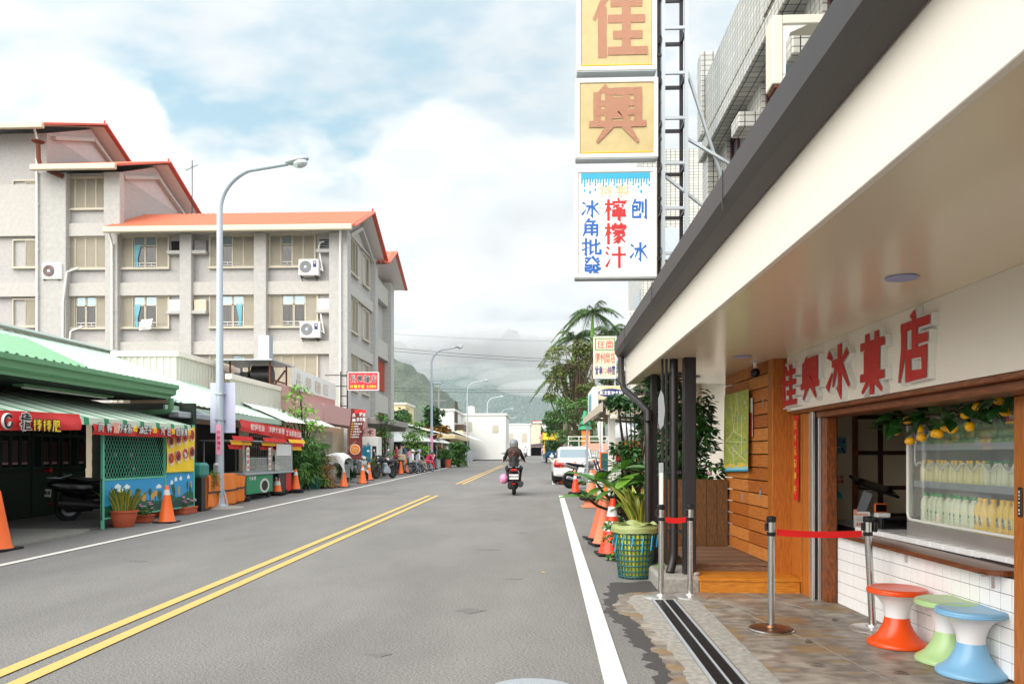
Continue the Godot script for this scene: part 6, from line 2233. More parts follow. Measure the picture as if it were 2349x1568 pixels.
func build_stalls() -> void:
	# valance banner
	var b := cloth_banner("stall_banner", "long red banner with small white characters over the snack stall", V(-7.95, 2.34, -19.6), V(-7.95, 2.2, -24.7), .3, .36, "banner_red")
	put("lettering", words("新城老街", V(.055, .24, -.6), V(0, 0, -.23), V(0, .17, 0), V(0, -.004, -.27), .13), "white_paint", b)
	put("lettering", words("涼糕艾草粿", V(.055, .21, -1.95), V(0, 0, -.23), V(0, .17, 0), V(0, -.006, -.27), .13), "white_paint", b)
	put("lettering", words("葱油餅高桔餅", V(.055, .16, -3.45), V(0, 0, -.2), V(0, .17, 0), V(0, -.006, -.25), .13), "white_paint", b)
	# yellow and red valances
	for q in [[-18.6, -19.9, "yellow and red valance, leftmost, behind the lamp post"], [-20.7, -22.5, "yellow and red valance in the middle of the snack stall"], [-22.8, -24.3, "yellow and red valance, rightmost, over the bagged rack"]]:
		var o := thing("striped_valance", q[2], "valance", V(-7.7, 1.55, q[0]), .0, "valances of the snack stall")
		for k in 3:
			var mb := MB.new()
			var len: float = q[0] - q[1]
			mb.grid(12, 2, func(u: float, v: float) -> Vector3: return V(-.16 + .11 * (2 - k) * .5 + .05 * (1 - v) + .012 * sin(u * 20.0), .27 - k * .11 + .11 * v - .11 + .06, -u * len))
			put("cloth", mb, ["cloth_red", "cloth_yellow", "cloth_red"][(k + (1 if q[0] < -22.6 else 0)) % 2], o)
	# glass cabinet cart
	var ct := thing("snack_cart", "snack cart with glass cabinet, green printed front and grey counter", "cart", V(-8.1, .2, -21.0))
	putw("counter", one(V(-8.9, .86, -23.3), V(-7.72, .92, -19.4), .01), "galvanised", ct)
	putw("body", one(V(-8.8, .35, -21.6), V(-7.78, .859, -19.5)), "green_dark_sheet", ct)
	var fp := putw("front_print", one(V(-7.779, .36, -21.5), V(-7.77, .85, -19.6)), "green_print", ct)
	put("picture", ellipse_plate(V(-7.768, .55, -20.9), .36, .2, Vector3.RIGHT), "cloth_white", fp)
	put("picture", ellipse_plate(V(-7.764, .55, -20.9), .24, .14, Vector3.RIGHT), "leaf_stem", fp)
	put("lettering", words("艾草粿", V(-7.765, .72, -19.75), V(0, 0, -.14), V(0, .1, 0), V(0, 0, -.17), .13), "white_paint", fp)
	for z in [-19.45, -21.5, -23.25]:
		putw("upright", one(V(-7.8, .921, z), V(-7.77, 1.75, z + .03)), "galvanised", ct)
		putw("upright", one(V(-8.85, .921, z), V(-8.82, 1.75, z + .03)), "galvanised", ct)
	putw("cabinet_glass", one(V(-7.79, .93, -21.46), V(-7.785, 1.3, -19.41)), "glass", ct)
	putw("cabinet_rail", one(V(-7.8, 1.301, -21.47), V(-7.77, 1.32, -19.41)), "galvanised", ct)
	putw("roof", one(V(-8.9, 1.76, -23.3), V(-7.75, 1.79, -19.3)), "galvanised", ct)
	putw("film", one(V(-7.76, .93, -23.2), V(-7.755, 1.45, -21.7)), "clear_film", ct)
	putw("paper", one(V(-7.759, 1.38, -23.1), V(-7.75, 1.72, -21.8)), "cloth_white", ct)
	for q in [-19.6, -21.2]:
		putw("price_strip", one(V(-7.765, .98, q - .16), V(-7.755, 1.6, q + .02)), "white_paint", ct)
		putw("price_print", words("米草餅油", V(-7.752, 1.45, q), V(0, 0, -.12), V(0, .1, 0), V(0, -.14, 0), .15), "red_print", ct)
	for q in [[-22.7, -22.1, "black_plastic"], [-23.25, -22.75, "red_print"]]:
		putw("cupboard", one(V(-8.7, .3, q[0]), V(-7.8, .859, q[1])), q[2], ct)
	var wh := MB.new()
	for z in [-19.8, -21.3, -22.8]:
		wh.tube([V(-7.84, .25, z), V(-7.78, .25, z)], .09, 12)
		wh.bar(V(-7.8, .25, z), V(-7.8, .36, z), .02, .02)
	putw("castors", wh, "black_rubber", ct)
	putw("pastries", one(V(-8.4, .921, -22.6), V(-7.9, 1.1, -21.8), .05), "shutter_tan", ct)
	# orange tarpaulin covered tables
	for q in [[-16.75, -18.4, -8.3, -7.55, .95, "orange tarpaulin covered table behind the lamp post, nearer one"], [-18.45, -19.3, -8.4, -7.7, .85, "orange tarpaulin covered box between lamp post and glass cart"]]:
		var o := thing("tarp_covered_table", q[5], "table", V(q[2], gy(q[0]), q[0]), .0, "orange tarpaulins at the stall")
		var mb := MB.new()
		mb.bx(V(0, .02, q[1] - q[0]), V(q[3] - q[2], q[4] - .15, 0), .04)
		put("tarpaulin", mb, "tarp_orange", o)
		var m2 := MB.new()
		m2.grid(16, 3, func(u: float, v: float) -> Vector3: return V(q[3] - q[2] + .02 + .03 * sin(u * 17.0 + v * 2.0), .08 + v * (q[4] - .24), u * (q[1] - q[0])))
		put("fold", m2, "tarp_orange", o)
		put("strap", one(V(q[3] - q[2] + .045, .38, q[1] - q[0]), V(q[3] - q[2] + .055, .42, 0)), "black_plastic", o)
	var gb := thing("green_machine", "small green machine cover beside the orange tarpaulin", "machine", V(-7.75, .15, -16.45))
	put("cover", one(V(0, .75, -.3), V(.28, 1.08, .1), .06), "teal_pot", gb)
	put("stand", one(V(.05, .0, -.2), V(.22, .749, .0)), "dark_metal", gb)
	# pink paper strip and bulb
	var pk := thing("pink_strip", "magenta paper strip hanging beside the barred window", "banner", V(-8.3, .75, -24.9))
	put("paper", one(V(-.003, 0, -.09), V(.003, .85, .09)), "magenta", pk)
	var jr := thing("hanging_jar", "clear jar hanging from the grey gutter by the stall", "jar", V(-8.0, 1.68, -24.9))
	var jm := MB.new()
	jm.lathe([W(0, 0), W(.07, 0), W(.075, .2), W(.04, .24), W(.04, .28), W(0, .28)], 12)
	put("glass", jm, "galvanised", jr)
	# covered rack with a white cloth
	var rk := thing("covered_rack", "metal drying rack draped with a white cloth beside potted plants", "rack", gp(-7.45, -27.3))
	var rm := MB.new()
	for x in [-.3, .3]:
		for z in [-.45, .45]:
			rm.tube([V(x, 0, z), V(x, 1.15, z)], .016, 6)
	for k in 14:
		rm.tube([V(.3, .35, -.45 + k * .07), V(.3, .8, -.45 + k * .07)], .008, 5)
	rm.tube([V(.3, .8, -.45), V(.3, .8, .45)], .012, 5)
	rm.tube([V(.3, .35, -.45), V(.3, .35, .45)], .012, 5)
	put("frame", rm, "galvanised", rk)
	var cl := MB.new()
	cl.grid(18, 10, func(u: float, v: float) -> Vector3:
		var s := (u - .5) * 2.3
		var top := clampf(absf(s) - .55, .0, 1.0)
		return V(lerpf(-.42, .42, v) + .04 * sin(s * 6.0) * top, 1.18 - top * (.62 + .15 * sin(v * 7.0)) - .05 * sin(v * 5.0 + s * 3.0) - .18 * smoothstep(.8, 1.0, v) - .12 * smoothstep(.2, .0, v), clampf(s, -.6, .6) + .06 * sin(v * 8.0 + s)))
	put("cloth", cl, "cloth_white", rk)
	# water vending kiosk
	var wv := thing("water_kiosk", "water vending kiosk with a blue wave picture and red characters above", "kiosk", gp(-8.7, -36.2))
	put("cabinet", one(V(-.55, 0, -1.0), V(.75, 1.95, .0), .02), "white_paint", wv)
	put("wave_picture", one(V(-.42, .55, .001), V(.42, 1.55, .012)), "wave_blue", wv)
	var cr := MB.new()
	cr.grid(24, 1, func(u: float, v: float) -> Vector3: return V(lerpf(-.42, .42, u), 1.38 + .2 * u + .04 * sin(u * 31.0) + .07 * (v - .4) * (1.3 + sin(u * 17.0)), .014))
	put("wave_crest", cr, "galvanised", wv)
	text("4H", .34, "white_paint", wv, V(-.12, .75, .02), V(0, 0, 0), .004)
	put("dispenser", one(V(.5, .5, .001), V(.7, 1.5, .03)), "dark_metal", wv)
	put("signboard", one(V(-.3, 1.97, -.3), V(.6, 2.35, -.22)), "pink_wall", wv)
	put("lettering", words("好水", V(-.25, 2.0, -.215), V(.34, 0, 0), V(0, .31, 0), V(.42, 0, 0), .13), "maroon", wv)

func ellipse_plate(c: Vector3, rz: float, ry: float, n: Vector3) -> MB:
	var m := MB.new()
	var p := PackedVector2Array()
	for k in 24:
		p.append(W(cos(TAU * k / 24.0) * rz, sin(TAU * k / 24.0) * ry))
	var z := n
	var y := Vector3.UP
	m.prism(p, .0, Transform3D(Basis(y.cross(z), y, z), c))
	return m

# a plain block house with window parts; lo and hi are opposite corners; wins: [face, u, v, w, h] in metres from the lower left of that face
func block_house(n: String, label: String, lo: Vector3, hi: Vector3, m: String, wins: Array, roof := "concrete", cat := "house") -> Node3D:
	var o := thing(n, label, cat, V((lo.x + hi.x) / 2, lo.y, (lo.z + hi.z) / 2))
	putw("wall", one(V(lo.x, minf(lo.y, gy(lo.z)), lo.z), hi), m, o)
	putw("roof", one(V(lo.x - .15, hi.y + .001, lo.z - .15), V(hi.x + .15, hi.y + .22, hi.z + .15)), roof, o)
	for w in wins:
		var a: Vector3
		var b: Vector3
		if w[0] == "s":
			a = V(hi.x + .001, lo.y + w[2], hi.z - w[1] - w[3])
			b = a + V(.06, w[4], w[3])
		else:
			a = V(lo.x + w[1], lo.y + w[2], hi.z + .001)
			b = a + V(w[3], w[4], .06)
		var win := putw("window", one(a, b), w[5] if w.size() > 5 else "frame_tan", o)
		var out := V(.012, 0, 0) if w[0] == "s" else V(0, 0, .012)
		var ins := V(.001, .07, .07) if w[0] == "s" else V(.07, .07, .001)
		var half := (b - a - ins * 2.0) * (V(1, 1, .47) if w[0] == "s" else V(.47, 1, 1))
		for k in 2:
			var s: Vector3 = a + ins + out + (b - a - ins * 2.0 - half) * float(k)
			put("pane", one(s, s + half), "car_glass" if w.size() < 7 else w[6], win, -o.position)
	return o

func build_far_left() -> void:
	# white roofed eating house behind the flats
	var e := thing("white_roof_house", "low house with white sheet roofs behind the wheelchairs", "house", V(-9.5, .4, -54.0))
	var aw := MB.new()
	var A := [V(-11.5, 2.3, -49.3), V(-7.3, 2.3, -49.3), V(-7.3, 2.32, -61.0), V(-8.9, 3.0, -50.8), V(-11.5, 3.0, -50.8), V(-8.9, 3.0, -61.0)]
	aw.quad(A[0], A[1], A[3], A[4])
	aw.quad(A[1], A[2], A[5], A[3])
	aw.quad(A[0] - V(0, .05, 0), A[1] - V(0, .05, 0), A[1], A[0])
	aw.quad(A[1] - V(0, .05, 0), A[2] - V(0, .05, 0), A[2], A[1])
	putw("awning", aw, "roof_white", e)
	putw("roof", ribbed(V(-7.7, 3.02, -50.6), V(-7.7, 3.02, -61.0), V(-12.2, 4.25, -61.0), V(-12.2, 4.25, -50.6), .35, .03), "roof_white", e)
	var gm := MB.new()
	gm.prism(PackedVector2Array([W(-13.5, 2.6), W(-7.9, 2.6), W(-7.9, 2.9), W(-12.2, 4.15), W(-13.5, 3.9)]), .2, Transform3D(Basis(), V(0, 0, -51.0)))
	putw("gable", gm, "white_paint", e)
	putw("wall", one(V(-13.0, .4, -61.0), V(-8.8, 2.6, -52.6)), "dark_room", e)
	putw("white_board", one(V(-9.6, .5, -50.3), V(-8.3, 1.75, -50.2)), "grey_paint", e)
	for z in [-49.6, -53.5, -57.5, -60.8]:
		putw("post", one(V(-7.55, gy(z), z), V(-7.45, 2.29, z + .1)), "galvanised", e)
	# houses further along
	block_house("gabled_house", "pale yellow house top beyond the dark green tree", V(-18.596, 3.674, -91.322) - V(6, 0, 0), V(-15.585, 7.11, -91.444) + V(0, 0, 6), "sign_cream_wall", [["f", 1.0, 3.0, 1.2, 1.2]], "cream_paint")
	var ap := block_house("balcony_house", "white house with brown window bay and curved yellow balconies", V(-11.025, 2.687, -79.619) + V(0, 0, -9), V(-9.418, 6.044, -79.684), "white_paint", [["s", 1.0, 2.2, 2.6, 2.3, "bark", "shutter_dark"]], "roof_white")
	putw("balcony", one(V(-9.418, 3.469, -86.0), V(-8.407, 4.021, -80.5), .2), "sign_cream_wall", ap)
	putw("balcony_rail", one(V(-9.372, 4.021, -85.8), V(-8.499, 4.664, -80.9)), "shutter_dark", ap)
	var wh := block_house("white_tank_house", "white two storey house with a round water tank on its roof", V(-9.45, 2.816, -87.689) + V(0, 0, -9), V(-4.295, 6.002, -87.898), "white_paint", [["f", .35, 1.3, .9, 1.1], ["f", 3.6, 1.2, .7, .8]], "roof_white")
	var tk := MB.new()
	tk.lathe([W(.45, 0), W(.45, .85), W(.25, 1.0), W(0, 1.03)], 14, V(-8.476, 6.159, -89.73))
	putw("water_tank", tk, "cream_metal", wh)
	block_house("long_white_block", "long plain white building with small shuttered windows beyond the blue shed", V(-8.212, 1.624, -129.774) + V(0, 0, -10), V(-2.165, 6.555, -130.019), "white_paint", [["f", 2.0, 2.2, 1.2, 1.3, "shutter_tan", "shutter_tan"], ["f", 4.6, 1.9, .9, 1.6, "shutter_tan", "shutter_tan"]], "roof_white")
	block_house("beige_block", "beige tiled building end beyond the long white one", V(-2.498, .797, -150.022) + V(0, 0, -10), V(-.431, 7.521, -150.106), "beige_wall", [], "concrete")
	var bs := thing("blue_shed", "pale blue sheet metal shed front beside the lamp posts", "shed", V(-9.5, .8, -100.0))
	putw("wall", ribbed(V(-8.0, .8, -88.0), V(-8.0, 1.1, -125.0), V(-8.0, 4.1, -125.0), V(-8.0, 4.2, -88.0), .6, .06), "sheet_blue", bs)
	putw("roof", ribbed(V(-7.6, 4.1, -88.0), V(-7.6, 4.1, -125.0), V(-13.0, 5.4, -125.0), V(-13.0, 5.4, -88.0), .6, .05), "sheet_blue", bs)
	putw("front", one(V(-13.0, .8, -88.2), V(-8.0, 4.1, -88.0)), "sheet_blue", bs)
	putw("dark_opening", one(V(-7.96, .9, -115.0), V(-7.9, 3.1, -106.0)), "dark_room", bs)
	var yc := thing("yellow_canopy_house", "low house with a long pale yellow canopy next to the white roof", "house", V(-9.5, .6, -68.0))
	putw("canopy", one(V(-10.5, 2.75, -76.0), V(-7.4, 3.15, -64.0), .05), "sign_cream_wall", yc)
	putw("wall", one(V(-11.0, .55, -76.0), V(-8.6, 2.74, -64.5)), "beige_wall", yc)
	putw("window", one(V(-8.599, 1.4, -72.0), V(-8.55, 2.3, -67.0)), "dark_glass", yc)
	var wr := thing("open_shed", "open fronted shed with white gabled roof and blue grey sheet side", "shed", V(-9.0, .7, -82.0))
	putw("roof", ribbed(V(-6.9, 3.0, -77.0), V(-6.9, 3.0, -87.0), V(-10.5, 4.3, -87.0), V(-10.5, 4.3, -77.0), .4, .04), "roof_white", wr)
	putw("front", one(V(-10.4, .7, -78.3), V(-7.6, 2.95, -78.1)), "dark_room", wr)
	putw("sheet", one(V(-8.0, .7, -78.0), V(-7.2, 1.9, -77.9)), "grey_paint", wr)
	# buildings at the far right end of the street
	block_house("red_roof_house", "far house with a red roof above the trees at the street's end", V(-3.434, 6.331, -260.074) + V(0, 0, -10), V(1.642, 12.906, -260.28), "white_paint", [["f", 1.0, 3.5, 1.0, 1.2]], "trim_orange")
	var pk := block_house("pink_sign_house", "far cream house front with a tall pinkish signboard", V(-.603, 1.141, -150.099) + V(0, 0, -8), V(.775, 4.848, -150.154), "sign_cream_wall", [["f", .2, 1.2, .8, .9]], "pink_wall")
	putw("signboard", one(V(.000, 3.186, -148.121), V(.425, 5.568, -148.139) + V(0, 0, .2)), "peach_print", pk)
	block_house("white_shop_row", "far white three storey shop row behind the yellow truck", V(.345, .779, -120.112) + V(0, 0, -8), V(1.792, 5.055, -120.171), "white_paint", [["f", .3, 1.6, .35, 1.0], ["f", .9, 1.6, .35, 1.0], ["f", .3, 3.0, .35, .9], ["f", .9, 3.0, .35, .9]], "concrete")
	var ra := thing("red_awning", "far dark red shop awning at the end of the street", "awning", V(-1.045, 1.641, -140.073))
	put("canvas", ribbed(V(-3, 1.2, 0), V(2, 1.2, 0), V(2, 2.0, -2), V(-3, 1.6, -2), .5, .06), "maroon", ra)
	put("shopfront", one(V(-2.5, -1.0, -2.2), V(2, 1.2, -2.0)), "dark_room", ra)
	# small far signs on the left
	for q in [[1149, 1055, 118, 1.9, 1.6, "banner_red", "red standing street sign beside the far lamp post"], [1086, 982, 112, 1.3, .8, "pink_print", "pinkish red projecting shop sign near the blue shed"], [1194, 1022, 150, 1.3, 2.2, "pink_print", "far orange pink banner at the left kerb"]]:
		var s := thing("far_sign", q[6], "sign", point(q[0], q[1], q[2]))
		put("board", one(V(-q[3] / 2, .1, -.05), V(q[3] / 2, q[4] + .1, .05), .03), q[5], s)
		put("post", one(V(-.04, -maxf(.0, s.position.y - gy(s.position.z)), -.1), V(.04, .1, -.05)), "galvanised", s)
		put("lettering", words("冰水", V(-q[3] * .25, q[4] * .55, .055), V(q[3] * .5, 0, 0), V(0, q[4] * .4, 0), V(0, -q[4] * .45, 0), .13), "white_paint", s)

# a measured place: picture column and row (2349 wide) at a distance along the optical axis
func point(u: float, v: float, d: float) -> Vector3:
	var a := (u - 1174.5) / 1740.0
	var c := cos(deg_to_rad(2.32))
	var s := sin(deg_to_rad(2.32))
	return V((a * c - s) * d, 1.4 + (1043.0 - v) / 1740.0 * d, -(c + a * s) * d)

func build_right_side() -> void:
	# convenience store sign
	var c := sign_box("store_sign", "tall cream sign with red and blue characters and a green framed top", V(2.142, 4.607, -32.000), V(3.091, 6.379, -32.000), .25, .03, "sign_pale")
	var fr := MB.new()
	var w := .95
	for q in [[.0, 1.68, .8, .035], [.0, 1.2, .8, .035]]:
		fr.box(V(q[0], q[1], .006), V(q[2], q[3], .008))
	for x in [-.4, .4]:
		fr.box(V(x, 1.44, .006), V(.035, .5, .008))
	put("green_border", fr, "green_print", c)
	letter(c, "住商", -.33, 1.27, .32, .34, V(.36, 0, 0), "pink_deep", .13)
	letter(c, "便利商店", -.42, .66, .2, .42, V(.215, 0, 0), "pink_deep", .14)
	letter(c, "營業", -.42, .16, .155, .36, V(.165, 0, 0), "navy_print", .14)
	letter(c, "時間", .13, .16, .145, .36, V(.155, 0, 0), "navy_print", .14)
	text("7-24", .3, "pink_deep", c, V(.01, .32, .004), Vector3.ZERO, .004, .45)
	put("post", one(V(.4, -4.2, -.24), V(.47, .0, -.18)), "galvanised", c)
	# water station sign and white light box
	var ws := thing("water_station_sign", "blue oval sign on a cream board with white characters", "sign", V(2.393, 3.609, -27.000))
	put("board", one(V(-.48, -.26, -.05), V(.52, .24, .0), .03), "sign_pale", ws)
	put("oval", ellipse_plate(V(.03, -.01, .004), .46, .15, V(0, 0, 1)), "navy_print", ws)
	put("lettering", words("高活氧加水站", V(-.38, -.075, .008), V(.12, 0, 0), V(0, .14, 0), V(.138, 0, 0), .14), "white_paint", ws)
	put("gold_print", words("冰角批發油飯", V(-.36, .15, .004), V(.07, 0, 0), V(0, .06, 0), V(.13, 0, 0), .14), "gold_print", ws)
	var lb := thing("white_light_box", "white light box with a blue window picture seen from its edge", "sign", V(1.702, 2.66, -25.000))
	put("case", one(V(-.06, .0, -2.6), V(.13, .98, .0), .02), "white_paint", lb)
	put("picture", one(V(-.075, .25, -1.9), V(-.061, .8, -.7)), "sheet_blue", lb)
	# canopy on posts in front of the next shops
	var cn := thing("sheet_canopy", "brown corrugated sheet canopy on thin posts in front of the next shop", "canopy", V(1.5, .2, -22.0))
	putw("sheet", ribbed(V(1.38, 2.62, -25.0), V(1.42, 2.5, -17.6), V(4.0, 3.05, -17.6), V(4.0, 3.05, -25.0), .3, .06), "dark_brown", cn)
	putw("fascia", one(V(1.46, 2.33, -17.62), V(4.0, 2.49, -17.56)), "shutter_tan", cn)
	putw("fascia", one(V(1.33, 2.4, -25.0), V(1.39, 2.6, -17.6)), "shutter_tan", cn)
	for q in [[1.4, -24.6], [2.6, -17.7], [2.7, -21.0]]:
		putw("post", one(V(q[0], gy(q[1]), q[1]), V(q[0] + .07, 2.5, q[1] + .07)), "galvanised", cn)
	for q in [-18.0, -20.0, -22.0]:
		var bm := MB.new()
		bm.bar(V(1.5, 2.42, q), V(3.2, 2.42, q - 2.0), .06, .08)
		putw("strut", bm, "shutter_tan", cn)
	putw("spotlight", one(V(1.55, 2.22, -17.6), V(1.72, 2.32, -17.4), .02), "cream_metal", cn)
	# shops behind, seen between the posts and leaves
	var s := thing("red_front_shop", "cluttered shop front with red panel and timber door behind the plants", "shop", V(4.2, .2, -17.0))
	putw("wall", one(V(3.0, .15, -24.0), V(6.5, 3.4, -16.0)), "beige_wall", s)
	putw("red_panel", one(V(2.9, .8, -17.2), V(2.999, 1.9, -16.3)), "cloth_red", s)
	putw("timber_door", one(V(1.95, .2, -18.3), V(2.4, 1.75, -18.2), .01), "wood_y", s)
	putw("notice", one(V(2.92, 1.2, -15.95), V(3.5, 1.8, -15.94)), "white_paint", s)
	putw("red_print", words("冰果店", V(2.95, 1.55, -15.93), V(.16, 0, 0), V(0, .2, 0), V(.18, 0, 0), .14), "red_print", s)
	putw("white_pier", one(V(1.62, .2, -18.9), V(1.78, 2.45, -18.7)), "white_paint", s)
	# low tiled wall with a pink arrow board
	var lw := thing("low_tiled_wall", "low white tiled wall topped by a pink arrow board beside the parked car", "wall", V(2.5, .35, -36.0))
	putw("wall", one(V(1.7, .3, -36.2), V(3.8, 1.62, -36.0)), "tile_small", lw)
	var ar := MB.new()
	ar.prism(PackedVector2Array([W(1.75, 1.78), W(2.0, 1.63), W(3.6, 1.63), W(3.6, 1.95), W(2.0, 1.95)]), .04, Transform3D(Basis(), V(0, 0, -35.98)))
	putw("arrow_board", ar, "pink_print", lw)
	putw("number_plate_sign", one(V(2.55, .75, -35.99), V(3.0, 1.15, -35.96)), "white_paint", lw)
	putw("number_plate_frame", one(V(2.51, .71, -35.999), V(3.04, 1.19, -35.97)), "dark_metal", lw)
	var hr := MB.new()
	for y in [2.05, 2.25]:
		hr.bx(V(1.2, y, -36.1), V(3.8, y + .04, -36.06))
	for k in 6:
		hr.bx(V(1.2 + k * .5, 1.63, -36.1), V(1.24 + k * .5, 2.25, -36.06))
	putw("hand_rail", hr, "cream_metal", lw)
	# flags, white parasol, board, small tree ornament
	var fl := thing("white_flag", "limp white flag on a pole beside the green cone ornament", "flag", V(2.35, .3, -30.0))
	put("pole", one(V(-.02, .0, -.02), V(.02, 2.7, .02)), "white_paint", fl)
	var fm := MB.new()
	fm.grid(6, 10, func(u: float, v: float) -> Vector3: return V(-.28 * u * (1.0 - .3 * v) * (.3 + .7 * v) , 1.3 + 1.35 * v - .3 * u * v, .05 * sin(u * 8.0 + v * 3.0)))
	put("cloth", fm, "cloth_white", fl)
	var pa := thing("stall_parasol", "white and pink stall parasol tilted beside the timber door", "parasol", V(2.85, .25, -26.0))
	var pm := MB.new()
	pm.lathe([W(1.0, 1.62), W(.99, 1.78), W(.5, 2.12), W(.0, 2.32)], 8, Vector3.ZERO, Basis(V(0, 0, 1), .12).scaled(V(.6, 1, .6)))
	put("canopy", pm, "cloth_white", pa)
	put("pole", one(V(-.02, 0, -.02), V(.02, 2.2, .02)), "galvanised", pa)
	put("red_cloth", one(V(-.35, .9, -.1), V(.1, 1.5, -.06)), "cloth_red", pa)
	var bo := thing("menu_easel", "green chalk board easel in an orange frame behind the cones", "easel", gp(2.45, -29.0))
	put("frame", one(V(-.27, .0, -.04), V(.27, 1.25, .0)), "cone_orange", bo)
	put("board", one(V(-.23, .25, .001), V(.23, 1.2, .012)), "teal_plastic", bo)
	var orn := thing("tree_ornament", "small green and orange tree shaped play figure behind the low wall", "ornament", V(2.1, .4, -37.5))
	var om := MB.new()
	for k in 3:
		om.lathe([W(.36 - k * .07, 2.25 + k * .26), W(.05, 2.65 + k * .26)], 10)
	put("green_cone", om, "green_print", orn)
	put("orange_post", one(V(-.18, 0, -.18), V(.22, 2.2, .18)), "tarp_orange", orn)
	# green street name sign, striped pole, speed sign
	var sp := thing("striped_pole", "black and white banded pole with a green street name sign", "pole", point(1333, 1060, 55))
	var hh := 4.0
	for k in 8:
		put("band", one(V(-.06, .1 + k * .45, -.06), V(.06, .55 + k * .45, .06)), "white_paint" if k % 2 == 0 else "black_plastic", sp)
	put("signal_box", one(V(-.14, 3.0, -.1), V(.14, 3.6, .1), .03), "black_plastic", sp)
	put("sign_plate", one(V(-.68, 2.36, .061), V(.27, 2.72, .08), .01), "white_paint", sp)
	put("sign_face", one(V(-.65, 2.39, .0805), V(.24, 2.69, .09)), "sign_green", sp)
	put("lettering", words("新城路", V(-.45, 2.5, .093), V(.14, 0, 0), V(0, .16, 0), V(.18, 0, 0), .13), "white_paint", sp)
	put("small_lettering", one(V(-.38, 2.42, .0905), V(.0, 2.45, .094)), "white_paint", sp)
	for q in [[-.6, 1.0], [.19, -1.0]]:
		var tr := MB.new()
		tr.prism(PackedVector2Array([W(q[0], 2.54), W(q[0] + .07 * q[1], 2.46), W(q[0] + .07 * q[1], 2.62)]), .0, Transform3D(Basis(), V(0, 0, .093)))
		put("arrow", tr, "white_paint", sp)
	var sg := thing("speed_sign", "round red rimmed 40 speed limit sign beside the yellow truck", "sign", point(1309, 1008, 50))
	for q in [[.23, .0, "sign_red"], [.165, .006, "white_paint"]]:
		var dm := MB.new()
		dm.lathe([W(0, .0), W(q[0], .0), W(q[0], -.02), W(0, -.02)], 28, V(0, 0, q[1]), Basis(Vector3.RIGHT, PI / 2))
		put("disc", dm, q[2], sg)
	text("40", .23, "black_print", sg, V(0, 0, .012), Vector3.ZERO, .004, .95)
	put("post", one(V(.05, -1.4, -.08), V(.12, .0, -.03)), "galvanised", sg)
	put("lower_plate", one(V(-.02, -.62, -.028), V(.18, -.26, -.015)), "white_paint", sg)
	# low iron fence along the park
	var pf := thing("park_fence", "row of thin grey fence bars under the trees", "fence", V(1.9, .5, -52.0))
	for k in 22:
		putw("bar", one(V(1.35 + k * .12, .5, -52.05), V(1.4 + k * .12, 1.75, -52.0)), "galvanised", pf)
	putw("rail", one(V(1.3, 1.5, -52.09), V(4.0, 1.56, -52.051)), "galvanised", pf)
	# crates and goods under the canopy
	for q in [[1.75, -19.4, "tarp_orange", "orange crate of goods under the brown canopy"], [2.1, -19.9, "cloth_red", "red box of goods beside the timber door"], [1.5, -21.0, "cloth_white", "white box of goods under the canopy post"]]:
		var o := put("goods_box", one(V(-.2, 0, -.2), V(.2, .5, .2), .02), q[2], null, gp(q[0], q[1]))
		meta(o, q[3], "box")

